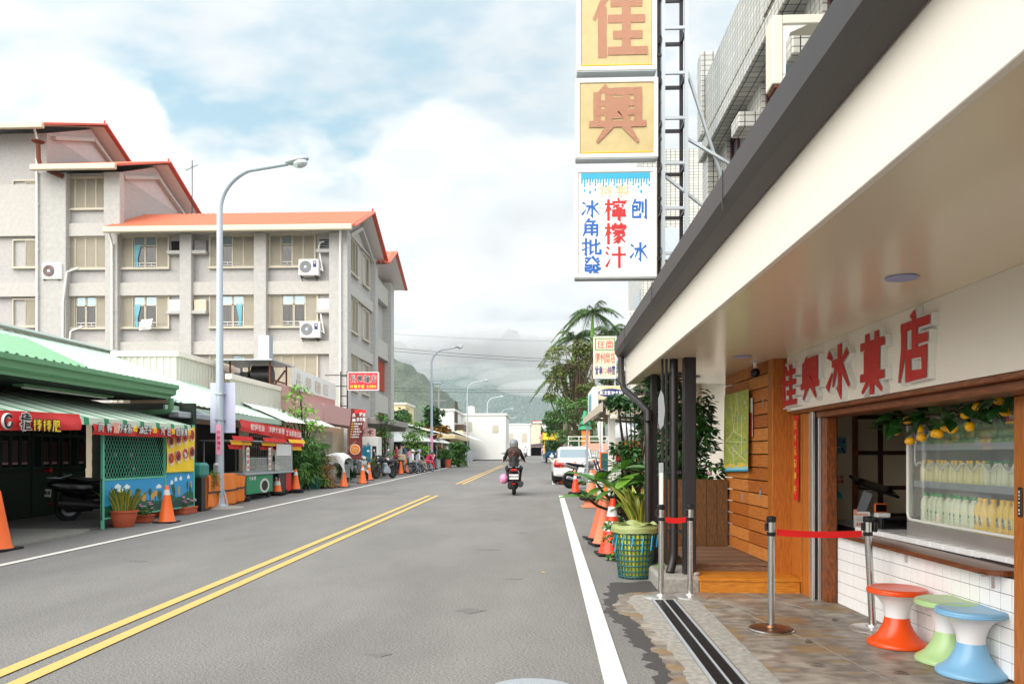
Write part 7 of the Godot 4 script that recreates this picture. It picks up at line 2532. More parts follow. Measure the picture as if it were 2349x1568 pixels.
func build_street_furniture() -> void:
	# lamp posts: base, distance taken from their common height of 8.2 m
	var lamp := thing("street_lamp", "near grey street lamp with curved arm and a blank sign plate on its shaft", "street lamp", V(-7.55, .157, -17.44), .0, "street lamps along the left kerb")
	var pts := []
	for k in 11:
		var an := PI - (PI / 2 - .42) * k / 10.0
		pts.append(V(1.15 + cos(an) * 1.15, 6.95 + sin(an) * 1.02, .0))
	var arm := [V(0, .25, 0), V(0, 3.0, 0), V(0, 5.5, 0)]
	var rad := [.098, .085, .072]
	for k in pts.size():
		arm.append(pts[k])
		rad.append(.068 - k * .0016)
	arm.append(V(1.6, 8.02, 0))
	rad.append(.048)
	var sm := MB.new()
	sm.tube(arm, rad, 12)
	sm.lathe([W(.19, .02), W(.19, .05), W(.115, .1), W(.098, .26)], 12)
	for k in 4:
		sm.bar(V(.18, .06, 0).rotated(Vector3.UP, k * PI / 2 + .4), V(.095, .42, 0).rotated(Vector3.UP, k * PI / 2 + .4), .012, .03)
	put("shaft", sm, "lamp_grey", lamp)
	var hd := MB.new()
	hd.ball(V(1.82, 8.09, 0), V(.3, .085, .13), 16, 10, Basis(V(0, 0, 1), .18))
	put("head", hd, "galvanised", lamp)
	var gl := MB.new()
	gl.ball(V(1.9, 8.04, 0), V(.185, .12, .115), 14, 8, Basis(V(0, 0, 1), .18))
	put("lens", gl, "headlamp", lamp)
	for k in 5:
		var o := copy(lamp, point([990.0, 1072.0, 1118.0, 1149.0, 1163.0][k], 1050, [50.0, 75.0, 98.0, 128.0, 165.0][k]), .0, ["second street lamp, standing beside the wheelchairs, with a small side lamp", "third street lamp, in front of the truck with dark canopy", "fourth street lamp, beside the red standing sign", "fifth street lamp, far away by the orange pink banner", "farthest street lamp at the end of the street"][k])
		o.position.y = gy(o.position.z)
	var pl := MB.new()
	pl.box(V(.02, 2.35, -.13), V(.6, 1.18, .012), Basis(), .004)
	put("sign_plate", pl, "plastic_lilac_pale", lamp)
	for y in [2.05, 2.65]:
		put("clamp", one(V(-.1, y, -.12), V(.1, y + .03, .1)), "galvanised", lamp)
	put("pink_sticker", one(V(-.04, 1.25, .096), V(.075, 1.95, .102)), "magenta_pale", lamp)
	put("sticker_print", words("炒飯麵店", V(-.02, 1.72, .104), V(.08, 0, 0), V(0, .09, 0), V(0, -.12, 0), .14), "magenta", lamp)
	put("tag", one(V(-.06, 1.0, .097), V(.01, 1.06, .101)), "white_paint", lamp)
	put("meter_box", one(V(-.15, .35, -.2), V(-.05, 1.05, .02), .02), "lamp_grey", lamp)
	var l2 := get_node("street_lamp_001")
	put("side_lamp", one(V(.05, 5.6, -.08), V(.65, 5.72, .08), .04), "galvanised", l2)
	put("pink_sticker", one(V(-.09, 1.3, .09), V(.09, 2.2, .105)), "magenta_pale", l2)
	var foot := MB.new()
	foot.lathe([W(.55, -.1), W(.52, .03), W(.4, .06), W(.0, .065)], 14)
	meta(put("lamp_footing", foot, "concrete", null, V(-7.5, .14, -17.4)), "low concrete pad under the near street lamp", "footing")
	# utility pole and wires
	var up := thing("utility_pole", "concrete utility pole with cross arms above the dark tree", "pole", point(1007, 1040, 95))
	var um := MB.new()
	um.tube([V(0, -1, 0), V(0, 8.4, 0)], [.16, .11], 8)
	um.bx(V(-1.4, 5.4, -.05), V(.7, 5.5, .05))
	um.bx(V(-.5, 6.6, -.05), V(.9, 6.7, .05))
	put("shaft", um, "cable_grey", up)
	var tf := MB.new()
	for x in [-1.2, -.7]:
		tf.lathe([W(.2, 4.7), W(.22, 5.3), W(.0, 5.38)], 10, V(x, 0, 0))
	put("transformer", tf, "black_plastic", up)
	var n := 0
	for q in [[890, 797, 1330, 826, 60], [890, 804, 1330, 832, 61], [890, 889, 1340, 893, 70], [890, 896, 1340, 897, 68], [890, 765, 1345, 784, 66], [1135, 1008, 1330, 1000, 130]]:
		var a := point(q[0], q[1], q[4])
		var b := point(q[2], q[3], q[4])
		var wp := []
		for k in 13:
			var t := k / 12.0
			wp.append(a.lerp(b, t) - V(0, sin(t * PI) * .12 - .0, 0))
		var wm := MB.new()
		wm.tube(wp, .016 if n < 4 else .009, 4)
		meta(put("overhead_wire", wm, "wire"), ["upper strand of the higher pair of wires over the street", "lower strand of the higher pair of wires over the street", "upper strand of the lower pair of wires over the street", "lower, thicker strand of the lower pair of wires over the street", "thin single wire highest over the street", "far wire over the end of the street"][n], "wire")
		n += 1
	for q in [[1181, 1046, 150, "far traffic signal on the left side of the street"], [1258, 1012, 150, "far traffic signal on the right side of the street"]]:
		var t := thing("traffic_signal", q[3], "traffic light", point(q[0], q[1] - 30, q[2]))
		put("housing", one(V(-.6, -.2, -.15), V(.6, .2, .15), .1), "black_plastic", t)
		put("post", one(V(-.75, -5.0, -.05), V(-.65, .1, .05)), "galvanised", t)
	build_cones()
	# rope posts
	stanchion(V(1.1, .064, -7.1), "left rope post in front of the dark canopy posts, with short red belt", 0)
	stanchion(V(1.375, .064, -7.13), "rope post beside the timber step, right end of the short red belt", 0)
	stanchion(V(1.743, .058, -5.86), "rope post in the middle of the pavement with a worn brown base", 1)
	stanchion(V(2.52, .058, -5.9), "leaning rope post against the tiled counter behind the orange stool", 2)
	for q in [[V(1.14, .8, -7.1), V(1.335, .8, -7.13), "short red belt between the two rope posts by the step"], [V(1.785, .81, -5.86), V(2.43, .8, -5.88), "long red belt stretched in front of the counter"]]:
		var bm := MB.new()
		bm.grid(12, 1, func(u: float, v: float) -> Vector3: return q[0].lerp(q[1], u) + V(0, (v - .5) * .05 - .012 * sin(u * PI), 0))
		meta(put("belt", bm, "belt_red"), q[2], "belt")
	# stools
	stool(V(2.5, .064, -5.46), "stool_orange", "orange and white waisted plastic stool")
	stool(V(2.635, .06, -5.04), "stool_green", "pale green and white waisted plastic stool, between the orange and the blue")
	stool(V(2.625, .058, -4.76), "stool_blue", "light blue and white waisted plastic stool, nearest")
	# waste basket
	var bn := thing("waste_basket", "teal lattice waste basket lined with a yellow green bag", "waste basket", V(1.0, .078, -8.28))
	var lat := MB.new()
	for r in 9:
		var y := .02 + r * .058
		var ring := []
		for k in 29:
			ring.append(V(cos(TAU * k / 28.0), 0, sin(TAU * k / 28.0)) * lerpf(.175, .235, y / .55) + V(0, y, 0))
		lat.tube(ring, .009, 5, false)
	for k in 30:
		var d := V(cos(TAU * k / 30.0), 0, sin(TAU * k / 30.0))
		lat.bar(d * .176, d * .234 + V(0, .55, 0), .015, .006, d)
	put("lattice", lat, "teal_plastic", bn)
	var bag := MB.new()
	bag.grid(32, 8, func(u: float, v: float) -> Vector3:
		var r := lerpf(.155, .225, v) + .01 * sin(u * TAU * 7.0 + v * 6.0)
		return V(cos(u * TAU) * r, .03 + v * .49, -sin(u * TAU) * r))
	put("bag", bag, "bag_yellow", bn)
	var rim := MB.new()
	rim.grid(40, 6, func(u: float, v: float) -> Vector3:
		var f := .003 * sin(u * TAU * 9.0) + .004 * sin(u * TAU * 4.0 + 1.0)
		var r := .255 - .004 * v + f * (1.0 - v) if v < .8 else .225
		return V(cos(u * TAU) * r, .49 + .085 * v + f, -sin(u * TAU) * r))
	put("bag_rim", rim, "bag_green", bn)
	var inr := MB.new()
	inr.grid(36, 5, func(u: float, v: float) -> Vector3:
		var r := lerpf(.05, .23, v) + .012 * sin(u * TAU * 6.0 + v * 3.0)
		return V(cos(u * TAU) * r, .4 + .18 * v + .02 * sin(u * TAU * 5.0), -sin(u * TAU) * r))
	put("bag_lining", inr, "bag_green", bn)
	var rb := MB.new()
	for k in 7:
		var an := .5 + k * .45
		var d := V(cos(an), 0, sin(an)) * .245
		rb.bar(d + V(0, .34 - .03 * (k % 3), 0), d * .97 + V(.02, .47, .01), .012, .004)
	put("ribbons", rb, "cyan_print", bn)

func stanchion(at: Vector3, label: String, kind: int) -> void:
	var o := thing("rope_post", label, "rope post", at, .0, "steel rope posts")
	var b := MB.new()
	b.lathe([W(.165, .0), W(.168, .006), W(.168, .018), W(.158, .026), W(.05, .034), W(.045, .05), W(.03, .052)], 36)
	put("base", b, "brushed_steel" if kind != 1 else "worn_steel", o)
	if kind == 1:
		var rim := MB.new()
		rim.lathe([W(.166, .004), W(.1695, .01), W(.1695, .017), W(.163, .022)], 36)
		put("base_rim", rim, "steel", o)
	var lean := V(-.035, 0, 0) if kind == 2 else V(0, 0, 0)
	var p := MB.new()
	p.tube([V(0, .03, 0), lean + V(0, .74, 0)], .026, 20)
	put("tube", p, "steel", o)
	var h := MB.new()
	h.lathe([W(.031, .725), W(.034, .73), W(.034, .755), W(.0, .755)], 20, lean)
	h.lathe([W(.034, .83), W(.036, .835), W(.036, .868), W(.03, .874), W(.0, .875)], 20, lean)
	put("head_cap", h, "black_plastic", o)
	var m := MB.new()
	m.lathe([W(.032, .755), W(.032, .83)], 20, lean)
	put("head", m, "steel", o)
	put("belt_slot", one(V(-.047, .765, -.018), V(-.033, .825, .018), .004), "black_plastic", o, lean)
	if kind == 2:
		put("belt_slot", one(V(.033, .755, -.03), V(.062, .84, .03), .006), "black_plastic", o, lean)

func stool(at: Vector3, m: String, label: String) -> void:
	var o := thing("waisted_stool", label, "stool", at, .0, "plastic stools at the counter")
	var b := MB.new()
	b.lathe([W(.195, .0), W(.198, .012), W(.19, .026), W(.172, .036), W(.14, .062), W(.11, .105), W(.089, .15), W(.08, .195)], 36)
	put("base", b, m, o)
	var w := MB.new()
	w.lathe([W(.078, .192), W(.08, .23), W(.092, .275), W(.118, .32), W(.15, .348), W(.178, .358), W(.186, .366)], 36)
	put("waist", w, "stool_white", o)
	var s := MB.new()
	s.lathe([W(.178, .362), W(.196, .366), W(.199, .374), W(.195, .38), W(.197, .387), W(.192, .397), W(.178, .402), W(.165, .4), W(.1, .396), W(.0, .394)], 40)
	put("seat", s, m, o)

func cone(at: Vector3, h: float, m: String, label: String, band := 1, ring := 0, lean := Vector3.ZERO) -> void:
	var o := thing("traffic_cone", label, "traffic cone", at, .0, "traffic cones along the street")
	if lean != Vector3.ZERO:
		o.rotation = lean
	var s := h / .7
	var b := MB.new()
	b.box(V(0, .014 * s, 0), V(.38, .028, .38) * s, Basis(), .01)
	put("base", b, "black_rubber" if band != 3 else m, o)
	var c := MB.new()
	c.lathe([W(.165, .028), W(.145, .05), W(.075, .44), W(.032, .69), W(.026, .7), W(.0, .7)].map(func(q: Vector2) -> Vector2: return q * s), 20)
	put("body", c, m, o)
	var bands: Array = [[], [[.52, .62]], [[.2, .3], [.4, .48], [.53, .62]], [[.46, .64]], [[.3, .42], [.48, .6]]][band]
	for q in bands:
		var r0: float = lerpf(.075, .032, (q[0] - .44) / .25) if q[0] > .44 else lerpf(.145, .075, (q[0] - .05) / .39)
		var r1: float = lerpf(.075, .032, (q[1] - .44) / .25) if q[1] > .44 else lerpf(.145, .075, (q[1] - .05) / .39)
		var bm := MB.new()
		bm.lathe([W(r0 + .003, q[0]) * s, W(r1 + .003, q[1]) * s], 20)
		put("reflective_band", bm, "cloth_white", o)
	if ring > 0:
		var rp := []
		for k in 25:
			rp.append(V(cos(TAU * k / 24.0), 0, sin(TAU * k / 24.0)) * .185 * s + V(0, [.0, .075, .18][ring] * s, 0))
		var rm := MB.new()
		rm.tube(rp, .048 * s, 10, false)
		put("weight_ring", rm, "black_rubber", o)

func build_cones() -> void:
	cone(V(-7.472, .091, -10.106), .82, "cone_orange", "worn orange cone cut by the left edge of the picture", 0)
	cone(V(-7.086, .126, -14.024), .7, "cone_orange", "orange cone with one white band beside the flower pots", 1)
	cone(V(-7.93, .176, -19.594), .7, "cone_orange", "orange cone with three white bands and a striped ring in front of the snack cart", 2, 1)
	cone(V(-7.868, .199, -22.161), .72, "cone_orange", "orange cone with white chevrons in front of the bagged rack", 4, 1)
	cone(V(-7.741, .211, -23.48), .74, "cone_orange", "orange cone with one band before the barred window", 1, 1)
	cone(V(-7.142, .243, -26.949), .72, "cone_orange", "orange cone beside the rack draped with cloth", 1)
	cone(V(-7.087, .267, -29.619), .72, "cone_orange", "left one of the two cones before the grey scooter", 1)
	cone(V(-7.591, .296, -32.85), .76, "cone_orange", "right one of the two cones before the grey scooter", 1)
	cone(V(-7.657, .366, -40.627), .7, "cone_orange", "small orange cone at the wheel of the black motorcycle", 0)
	cone(V(-7.766, .385, -42.791), .8, "cone_orange", "bright orange red cone behind the woman with the bag", 0)
	cone(V(.965, .202, -22.468), .66, "cone_bright", "bright orange cone with emblem and black ring on the right line", 1, 1)
	cone(V(1.154, .162, -18.011), .88, "cone_faded", "tall faded pink cone with white top and ring round its middle", 3, 2)
	cone(V(.863, .266, -29.518), .84, "cone_orange", "orange cone at the rear wheel of the parked white car", 1)
	cone(V(.693, .279, -31.012), .8, "cone_faded", "faded cone with ring, half hidden at the car's left corner", 3, 1)
	cone(V(1.222, .26, -28.834), .9, "cone_faded", "faded cone behind the bright cone with emblem", 3, 1)
	cone(V(1.899, .26, -28.856), .95, "cone_faded", "faded cone at the right side of the motorcycle", 3, 1)
	cone(V(.856, .104, -11.605), .74, "cone_terra", "plain faded cone leaning against its neighbours by the waste basket", 0, 0, V(0, .3, -.1))
	cone(V(.879, .099, -10.982), .72, "cone_faded", "second faded cone, between the plain one and the striped one", 0, 0, V(0, .2, -.06))
	cone(V(.897, .09, -9.998), .74, "cone_bright", "orange cone with broad white bands behind the waste basket", 4, 0, V(0, .1, -.03))

# smooth hull through rings [z, centre height, half height, half width]; pw below 1 squares the ring
func loft(secs: Array, pw := .7, seg := 20) -> MB:
	var m := MB.new()
	var n := secs.size() - 1
	m.grid(n, seg, func(u: float, v: float) -> Vector3:
		var s: Array = secs[int(round(u * n))]
		var c := cos(v * TAU)
		var d := sin(v * TAU)
		return V(signf(c) * pow(absf(c), pw) * s[3], s[1] + signf(d) * pow(absf(d), pw) * s[2], s[0]))
	return m

func wheel(o: Node3D, at: Vector3, r: float, t: float, rim := "galvanised") -> void:
	var p := []
	for k in 25:
		p.append(V(0, cos(TAU * k / 24.0), sin(TAU * k / 24.0)) * (r - t))
	var m := MB.new()
	m.tube(p, t, 8, false)
	var w := put("wheel", m, "black_rubber", o, at)
	if rim == "":
		var sp := MB.new()
		for k in 10:
			sp.bar(Vector3.ZERO, V(0, cos(TAU * k / 10.0), sin(TAU * k / 10.0)) * (r - t), .006, .006)
		put("spokes", sp, "galvanised", w)
		return
	var d := MB.new()
	d.lathe([W(0, -t * .5), W(r * .55, -t * .45), W(r - t * 1.6, -t * .6), W(r - t * 1.6, t * .6), W(r * .55, t * .45), W(0, t * .5)], 16, Vector3.ZERO, Basis(V(0, 0, 1), PI / 2))
	put("rim", d, rim, w)

func plate(o: Node3D, s: String, at: Vector3, w: float, tilt := .0) -> void:
	var p := put("number_plate", one(V(-w / 2, -w * .27, -.006), V(w / 2, w * .27, .0), .004), "white_paint", o, at, V(tilt, 0, 0))
	text(s, w * .34, "black_print", p, V(0, 0, .002), Vector3.ZERO, .003, .62)

func scooter(label: String, at: Vector3, yaw: float, paint: String, num := "", seat := "black_plastic") -> Node3D:
	var o := thing("scooter", label, "scooter", at, yaw)
	wheel(o, V(0, .25, .55), .25, .06)
	wheel(o, V(0, .25, -.68), .25, .055)
	put("rear_body", loft([[.02, .58, .01, .01], [.04, .56, .15, .13], [.3, .58, .19, .17], [.6, .64, .15, .16], [.82, .7, .09, .11], [.9, .72, .03, .04], [.905, .72, .001, .001]]), paint, o)
	put("seat", loft([[-.02, .77, .01, .01], [.0, .77, .05, .11], [.3, .78, .06, .15], [.5, .83, .06, .14], [.72, .86, .04, .11], [.76, .86, .005, .01]]), seat, o)
	put("footboard", one(V(-.16, .3, -.42), V(.16, .38, .12), .03), "black_plastic", o)
	put("front_shield", loft([[-.72, .74, .005, .01], [-.7, .72, .12, .12], [-.58, .66, .3, .21], [-.46, .68, .32, .2], [-.4, .7, .25, .15], [-.395, .7, .01, .01]]), paint, o)
	put("front_fender", loft([[-.98, .36, .005, .01], [-.92, .44, .05, .06], [-.7, .5, .07, .08], [-.45, .42, .05, .06], [-.44, .4, .005, .01]]), paint, o)
	put("handlebar_cowl", loft([[-.66, 1.0, .005, .01], [-.62, 1.0, .07, .13], [-.5, 1.02, .08, .17], [-.42, 1.03, .05, .1], [-.41, 1.03, .005, .01]]), paint, o)
	var hb := MB.new()
	hb.tube([V(-.34, 1.0, -.38), V(-.16, 1.03, -.48), V(.16, 1.03, -.48), V(.34, 1.0, -.38)], .016, 7)
	put("handlebar", hb, "black_plastic", o)
	for s in [-1.0, 1.0]:
		var mm := MB.new()
		mm.tube([V(.18 * s, 1.04, -.48), V(.3 * s, 1.22, -.46)], .008, 5)
		put("mirror_stem", mm, "black_plastic", o)
		var mg := MB.new()
		mg.ball(V(.34 * s, 1.27, -.46), V(.075, .055, .022), 12, 7)
		put("mirror", mg, "headlamp", o)
		var gr := MB.new()
		gr.tube([V(.15 * s, .9, .55), V(.15 * s, .84, .75), V(.06 * s, .84, .9)], .014, 6)
		put("grab_rail", gr, "galvanised", o)
	put("head_lamp", one(V(-.1, .94, -.68), V(.1, 1.04, -.6), .03), "headlamp", o)
	put("tail_lamp", one(V(-.1, .72, .86), V(.1, .79, .925), .02), "tail_red", o)
	put("mudguard", one(V(-.09, .22, .8), V(.09, .52, .83), .01), "dark_metal", o, V(0, .05, .0), V(-10, 0, 0))
	put("reflector", one(V(-.05, .33, .835), V(.05, .38, .86), .006), "tail_red", o)
	var ex := MB.new()
	ex.tube([V(.15, .26, .0), V(.19, .3, .35), V(.2, .36, .85)], [.03, .075, .085], 12)
	put("exhaust", ex, "dark_metal", o)
	put("engine", one(V(-.19, .18, .1), V(.12, .42, .65), .05), "dark_metal", o)
	if num:
		plate(o, num, V(0, .56, .91), .27, -6.0)
	return o

func motorcycle(label: String, at: Vector3, yaw: float, paint: String) -> Node3D:
	var o := thing("motorcycle", label, "motorcycle", at, yaw)
	wheel(o, V(0, .31, .62), .31, .065, "dark_metal")
	wheel(o, V(0, .31, -.7), .31, .06, "dark_metal")
	put("tank", loft([[-.36, .8, .01, .01], [-.33, .82, .1, .1], [-.1, .86, .13, .15], [.1, .8, .08, .1], [.12, .8, .01, .01]]), paint, o)
	put("seat", loft([[.08, .78, .01, .01], [.1, .78, .05, .1], [.4, .8, .06, .14], [.72, .86, .05, .11], [.8, .88, .01, .02]]), "black_plastic", o)
	put("tail_section", loft([[.3, .7, .01, .01], [.35, .7, .07, .1], [.7, .78, .06, .09], [.95, .84, .03, .05], [.96, .84, .002, .002]]), paint, o)
	var en := MB.new()
	en.box(V(0, .4, .0), V(.3, .32, .42), Basis(), .05)
	for k in 7:
		en.box(V(0, .5 + k * .032, -.14), V(.26, .014, .24), Basis(Vector3.RIGHT, .2))
	en.lathe([W(0, .16), W(.12, .16), W(.13, .13), W(.13, -.13), W(.12, -.16), W(0, -.16)], 14, V(0, .36, .12), Basis(V(0, 0, 1), PI / 2))
	put("engine", en, "galvanised", o)
	var fr := MB.new()
	for s in [-1.0, 1.0]:
		fr.tube([V(.09 * s, .31, -.7), V(.09 * s, .98, -.42)], .026, 8)
		fr.tube([V(.1 * s, .31, .62), V(.11 * s, .42, .18)], .022, 6)
		fr.tube([V(.11 * s, .75, .35), V(.12 * s, .4, .55)], .024, 8)
	fr.tube([V(0, .78, -.35), V(0, .25, -.22), V(0, .2, .2)], .025, 7)
	fr.tube([V(-.38, 1.0, -.22), V(-.2, 1.06, -.38), V(.2, 1.06, -.38), V(.38, 1.0, -.22)], .014, 7)
	put("fork_and_frame", fr, "black_plastic", o)
	var hl := MB.new()
	hl.ball(V(0, .92, -.52), V(.1, .1, .09), 14, 8)
	put("head_lamp", hl, "headlamp", o)
	put("front_cowl", loft([[-.72, .8, .005, .01], [-.66, .82, .07, .07], [-.5, .92, .16, .15], [-.38, .96, .12, .12], [-.37, .96, .01, .01]]) if paint == "black_gloss" else loft([[-.95, .52, .004, .01], [-.88, .6, .02, .06], [-.7, .65, .02, .07], [-.45, .56, .02, .06], [-.44, .55, .004, .01]]), paint, o)
	for s in [-1.0, 1.0]:
		var mm := MB.new()
		mm.tube([V(.26 * s, 1.05, -.34), V(.36 * s, 1.24, -.32)], .008, 5)
		mm.ball(V(.39 * s, 1.29, -.32), V(.07, .05, .02), 10, 6)
		put("mirror", mm, "headlamp", o)
		put("indicator", one(V(.14 * s - .03, .72, .86), V(.14 * s + .03, .77, .92), .02), "amber", o)
	put("tail_lamp", one(V(-.08, .79, .93), V(.08, .85, .985), .02), "tail_red", o)
	var ex := MB.new()
	ex.tube([V(.14, .45, -.25), V(.16, .25, .0), V(.18, .28, .4), V(.19, .4, .85)], [.025, .03, .05, .055], 10)
	put("exhaust", ex, "galvanised", o)
	return o

func build_vehicles() -> void:
	# rider's scooter and others
	scooter("dark scooter ridden away down the middle of the street by a woman in black", V(-.87, gy(-22.2), -23.1), .03, "navy_gloss", "MPW 6970")
	var yard := scooter("black scooter parked in the dark yard under the awning", V(-8.72, .13, -14.55), -.62, "black_gloss", "NBC-0207")
	yard.get_node("tail_lamp").scale = V(1.3, 1.3, 1.0)
	scooter("silver grey scooter parked nose to the street by the water kiosk", V(-7.75, gy(-31.0), -31.0), -2.3, "silver_paint")
	motorcycle("black motorcycle with twin head lamps facing the street", V(-7.25, gy(-34.5), -34.6), 2.75, "black_gloss")
	motorcycle("small silver motorcycle parked across behind the white car", V(1.48, gy(-26.6), -26.6), -1.05, "silver_paint")
	scooter("far scooter ridden by a person in a pale pink top", V(-2.5, gy(-112.0), -112.0), .0, "black_gloss", "", "black_plastic")
	for q in [[-8.1, -96.0, .4, "scooter standing beside the truck with the dark canopy"], [1.3, -118.0, .5, "far scooter parked at the right kerb, nearer one"], [1.6, -124.0, .6, "far scooter parked at the right kerb, farther one"], [-6.6, -150.0, .3, "far scooter parked at the left kerb beyond the red sign"]]:
		scooter(q[3], gp(q[0], q[1]), q[2], "tail_red" if q[1] < -120 else "black_gloss")
	# white saloon
	var c := thing("parked_car", "white saloon car parked at the right, seen from behind with red tail lamps", "car", gp(1.24, -31.0))
	put("body", loft([[-2.3, .55, .01, .05], [-2.28, .55, .2, .62], [-2.0, .58, .27, .8], [-1.0, .63, .34, .87], [.6, .66, .35, .88], [1.6, .66, .36, .86], [1.98, .64, .35, .83], [2.1, .6, .3, .78], [2.12, .58, .02, .1]], .42, 32), "car_white", c)
	put("cabin", loft([[-1.15, .93, .005, .6], [-.35, 1.18, .24, .64], [.2, 1.22, .25, .66], [.75, 1.19, .24, .65], [1.6, .96, .05, .66], [1.66, .94, .005, .6]], .5, 32), "car_white", c)
	var rw := MB.new()
	rw.grid(8, 4, func(u: float, v: float) -> Vector3: return V(lerpf(-.6, .6, u) * lerpf(1.0, .9, v), lerpf(1.02, 1.355, v) , lerpf(1.585, .93, v) + .02 - .05 * pow(absf(u - .5) * 2.0, 3.0)))
	put("rear_window", rw, "car_glass", c)
	for s in [-1.0, 1.0]:
		var sw := MB.new()
		sw.prism(PackedVector2Array([W(-1.25, 1.02), W(.75, 1.02), W(.3, 1.33), W(-.55, 1.34)]), .01, Transform3D(Basis(V(0, 0, -1), V(.06 * -s, 1, 0), V(s, 0, 0)), V(.7 * s + .06 * s, 0, 0)))
		put("side_window", sw, "dark_glass", c)
		put("tail_lamp", loft([[1.8, .76, .13, .01], [1.86, .76, .135, .2], [2.04, .75, .12, .22], [2.115, .74, .09, .2], [2.12, .74, .002, .1]], .5), "tail_red", c, V(.6 * s, 0, .012))
		put("indicator", loft([[1.8, .9, .06, .01], [1.85, .9, .06, .11], [2.04, .88, .05, .11], [2.06, .88, .002, .05]], .6), "amber", c, V(.68 * s, 0, .014))
		put("door_mirror", one(V(.86 * s - .09, 1.0, -.75), V(.86 * s + .09, 1.12, -.62), .04), "car_white", c)
		for z in [1.32, -1.4]:
			wheel(c, V(.76 * s, .31, z), .31, .1)
	put("bumper", loft([[1.85, .43, .01, .6], [1.9, .43, .15, .85], [2.12, .43, .15, .82], [2.19, .43, .1, .74], [2.195, .43, .002, .3]], .4, 28), "car_white", c)
	put("underside", one(V(-.75, .18, -2.0), V(.75, .3, 2.0)), "black_rubber", c)
	put("boot_line", one(V(-.62, .862, 2.04), V(.62, .872, 2.09)), "grey_paint", c)
	plate(c, "5N-6978", V(0, .74, 2.118), .36)
	copy(c, gp(-2.0, -168.0), .0, "far white car driving away behind the rider in pink")
	# yellow topped truck
	var t := thing("food_truck", "small truck with dark canopy, blue tailboard and yellow printed board", "truck", gp(.95, -71.0))
	put("canopy", one(V(-.72, 1.15, -2.6), V(.85, 2.32, .6), .04), "truck_dark", t)
	put("tailboard", one(V(-.74, .62, .45), V(.86, 1.12, .62), .02), "truck_blue", t)
	put("bed", one(V(-.72, .5, -2.6), V(.84, .9, .449)), "truck_blue", t)
	put("frame_post", one(V(-.8, .9, .55), V(-.73, 2.35, .62)), "yellow_print", t)
	var yb := MB.new()
	yb.grid(8, 2, func(u: float, v: float) -> Vector3: return V(lerpf(-.95, .95, u), 2.2 + .62 * v - .18 * u * (1.0 - v), .72 - .2 * v + .03 * sin(u * 12.0)))
	put("printed_board", yb, "yellow_print", t)
	put("lettering", words("冰菓汁油飯", V(-.6, 2.45, .7), V(.22, 0, 0), V(0, .25, -.08), V(.26, 0, 0), .13), "green_print", t)
	put("edge_flag", one(V(-1.0, 2.2, .5), V(-.951, 2.8, .7)), "tarp_orange", t)
	for x in [-.6, .7]:
		wheel(t, V(x, .3, .0), .3, .09)
		put("bumper_mark", one(V(x * .3, .75, .621), V(x * .3 + .14, .95, .63)), "white_paint", t)
	put("cab", loft([[-4.0, 1.0, .3, .6], [-3.9, 1.1, .6, .75], [-2.9, 1.2, .75, .78], [-2.62, 1.2, .75, .78], [-2.61, 1.2, .01, .1]], .45), "truck_blue", t)
	# cream truck facing us on the left
	var w := thing("canopy_truck", "cream small truck with a dark green canopy facing us on the left", "truck", point(1107, 1050, 99))
	w.position.y = gy(w.position.z)
	put("cab", loft([[.92, .8, .25, .6], [.9, .9, .5, .76], [.75, 1.05, .68, .78], [-.2, 1.1, .72, .78], [-.3, 1.1, .02, .2]], .4), "car_cream", w)
	put("windscreen", one(V(-.62, 1.08, .74), V(.62, 1.62, .8), .04), "car_glass", w)
	put("canopy", one(V(-.85, .9, -2.8), V(.95, 2.1, -.31), .04), "dark_green", w)
	put("canopy_lip", one(V(-.95, 2.0, -2.9), V(1.05, 2.14, .5), .03), "dark_green", w)
	put("grille", one(V(-.4, .62, .9), V(.4, .75, .94), .02), "dark_metal", w)
	for x in [-.6, .6]:
		put("head_lamp", one(V(x - .1, .72, .88), V(x + .1, .88, .94), .04), "headlamp", w)
		wheel(w, V(x, .29, .2), .29, .08)
		wheel(w, V(x, .29, -2.0), .29, .08)
	copy(w, gp(-4.2, -180.0), .0, "far pale truck coming towards us at the end of the street")

func wheelchair(at: Vector3, yaw: float, label: String) -> void:
	var o := thing("wheelchair", label, "wheelchair", at, yaw, "wheelchairs at the kerb")
	for s in [-1.0, 1.0]:
		wheel(o, V(.28 * s, .3, .15), .3, .022, "")
		wheel(o, V(.22 * s, .09, -.32), .09, .025)
		var f := MB.new()
		f.tube([V(.23 * s, .95, .35), V(.23 * s, .9, .22), V(.23 * s, .48, .18), V(.23 * s, .46, -.25), V(.2 * s, .12, -.48)], .014, 6)
		f.tube([V(.24 * s, .68, .2), V(.24 * s, .68, -.18), V(.24 * s, .46, -.22)], .016, 6)
		put("side_frame", f, "galvanised", o)
		put("footrest", one(V(.14 * s - .07, .09, -.62), V(.14 * s + .07, .11, -.46)), "black_plastic", o)
	put("seat", one(V(-.22, .44, -.25), V(.22, .47, .18)), "black_plastic", o)
	put("backrest", one(V(-.22, .48, .19), V(.22, .88, .22)), "black_plastic", o)

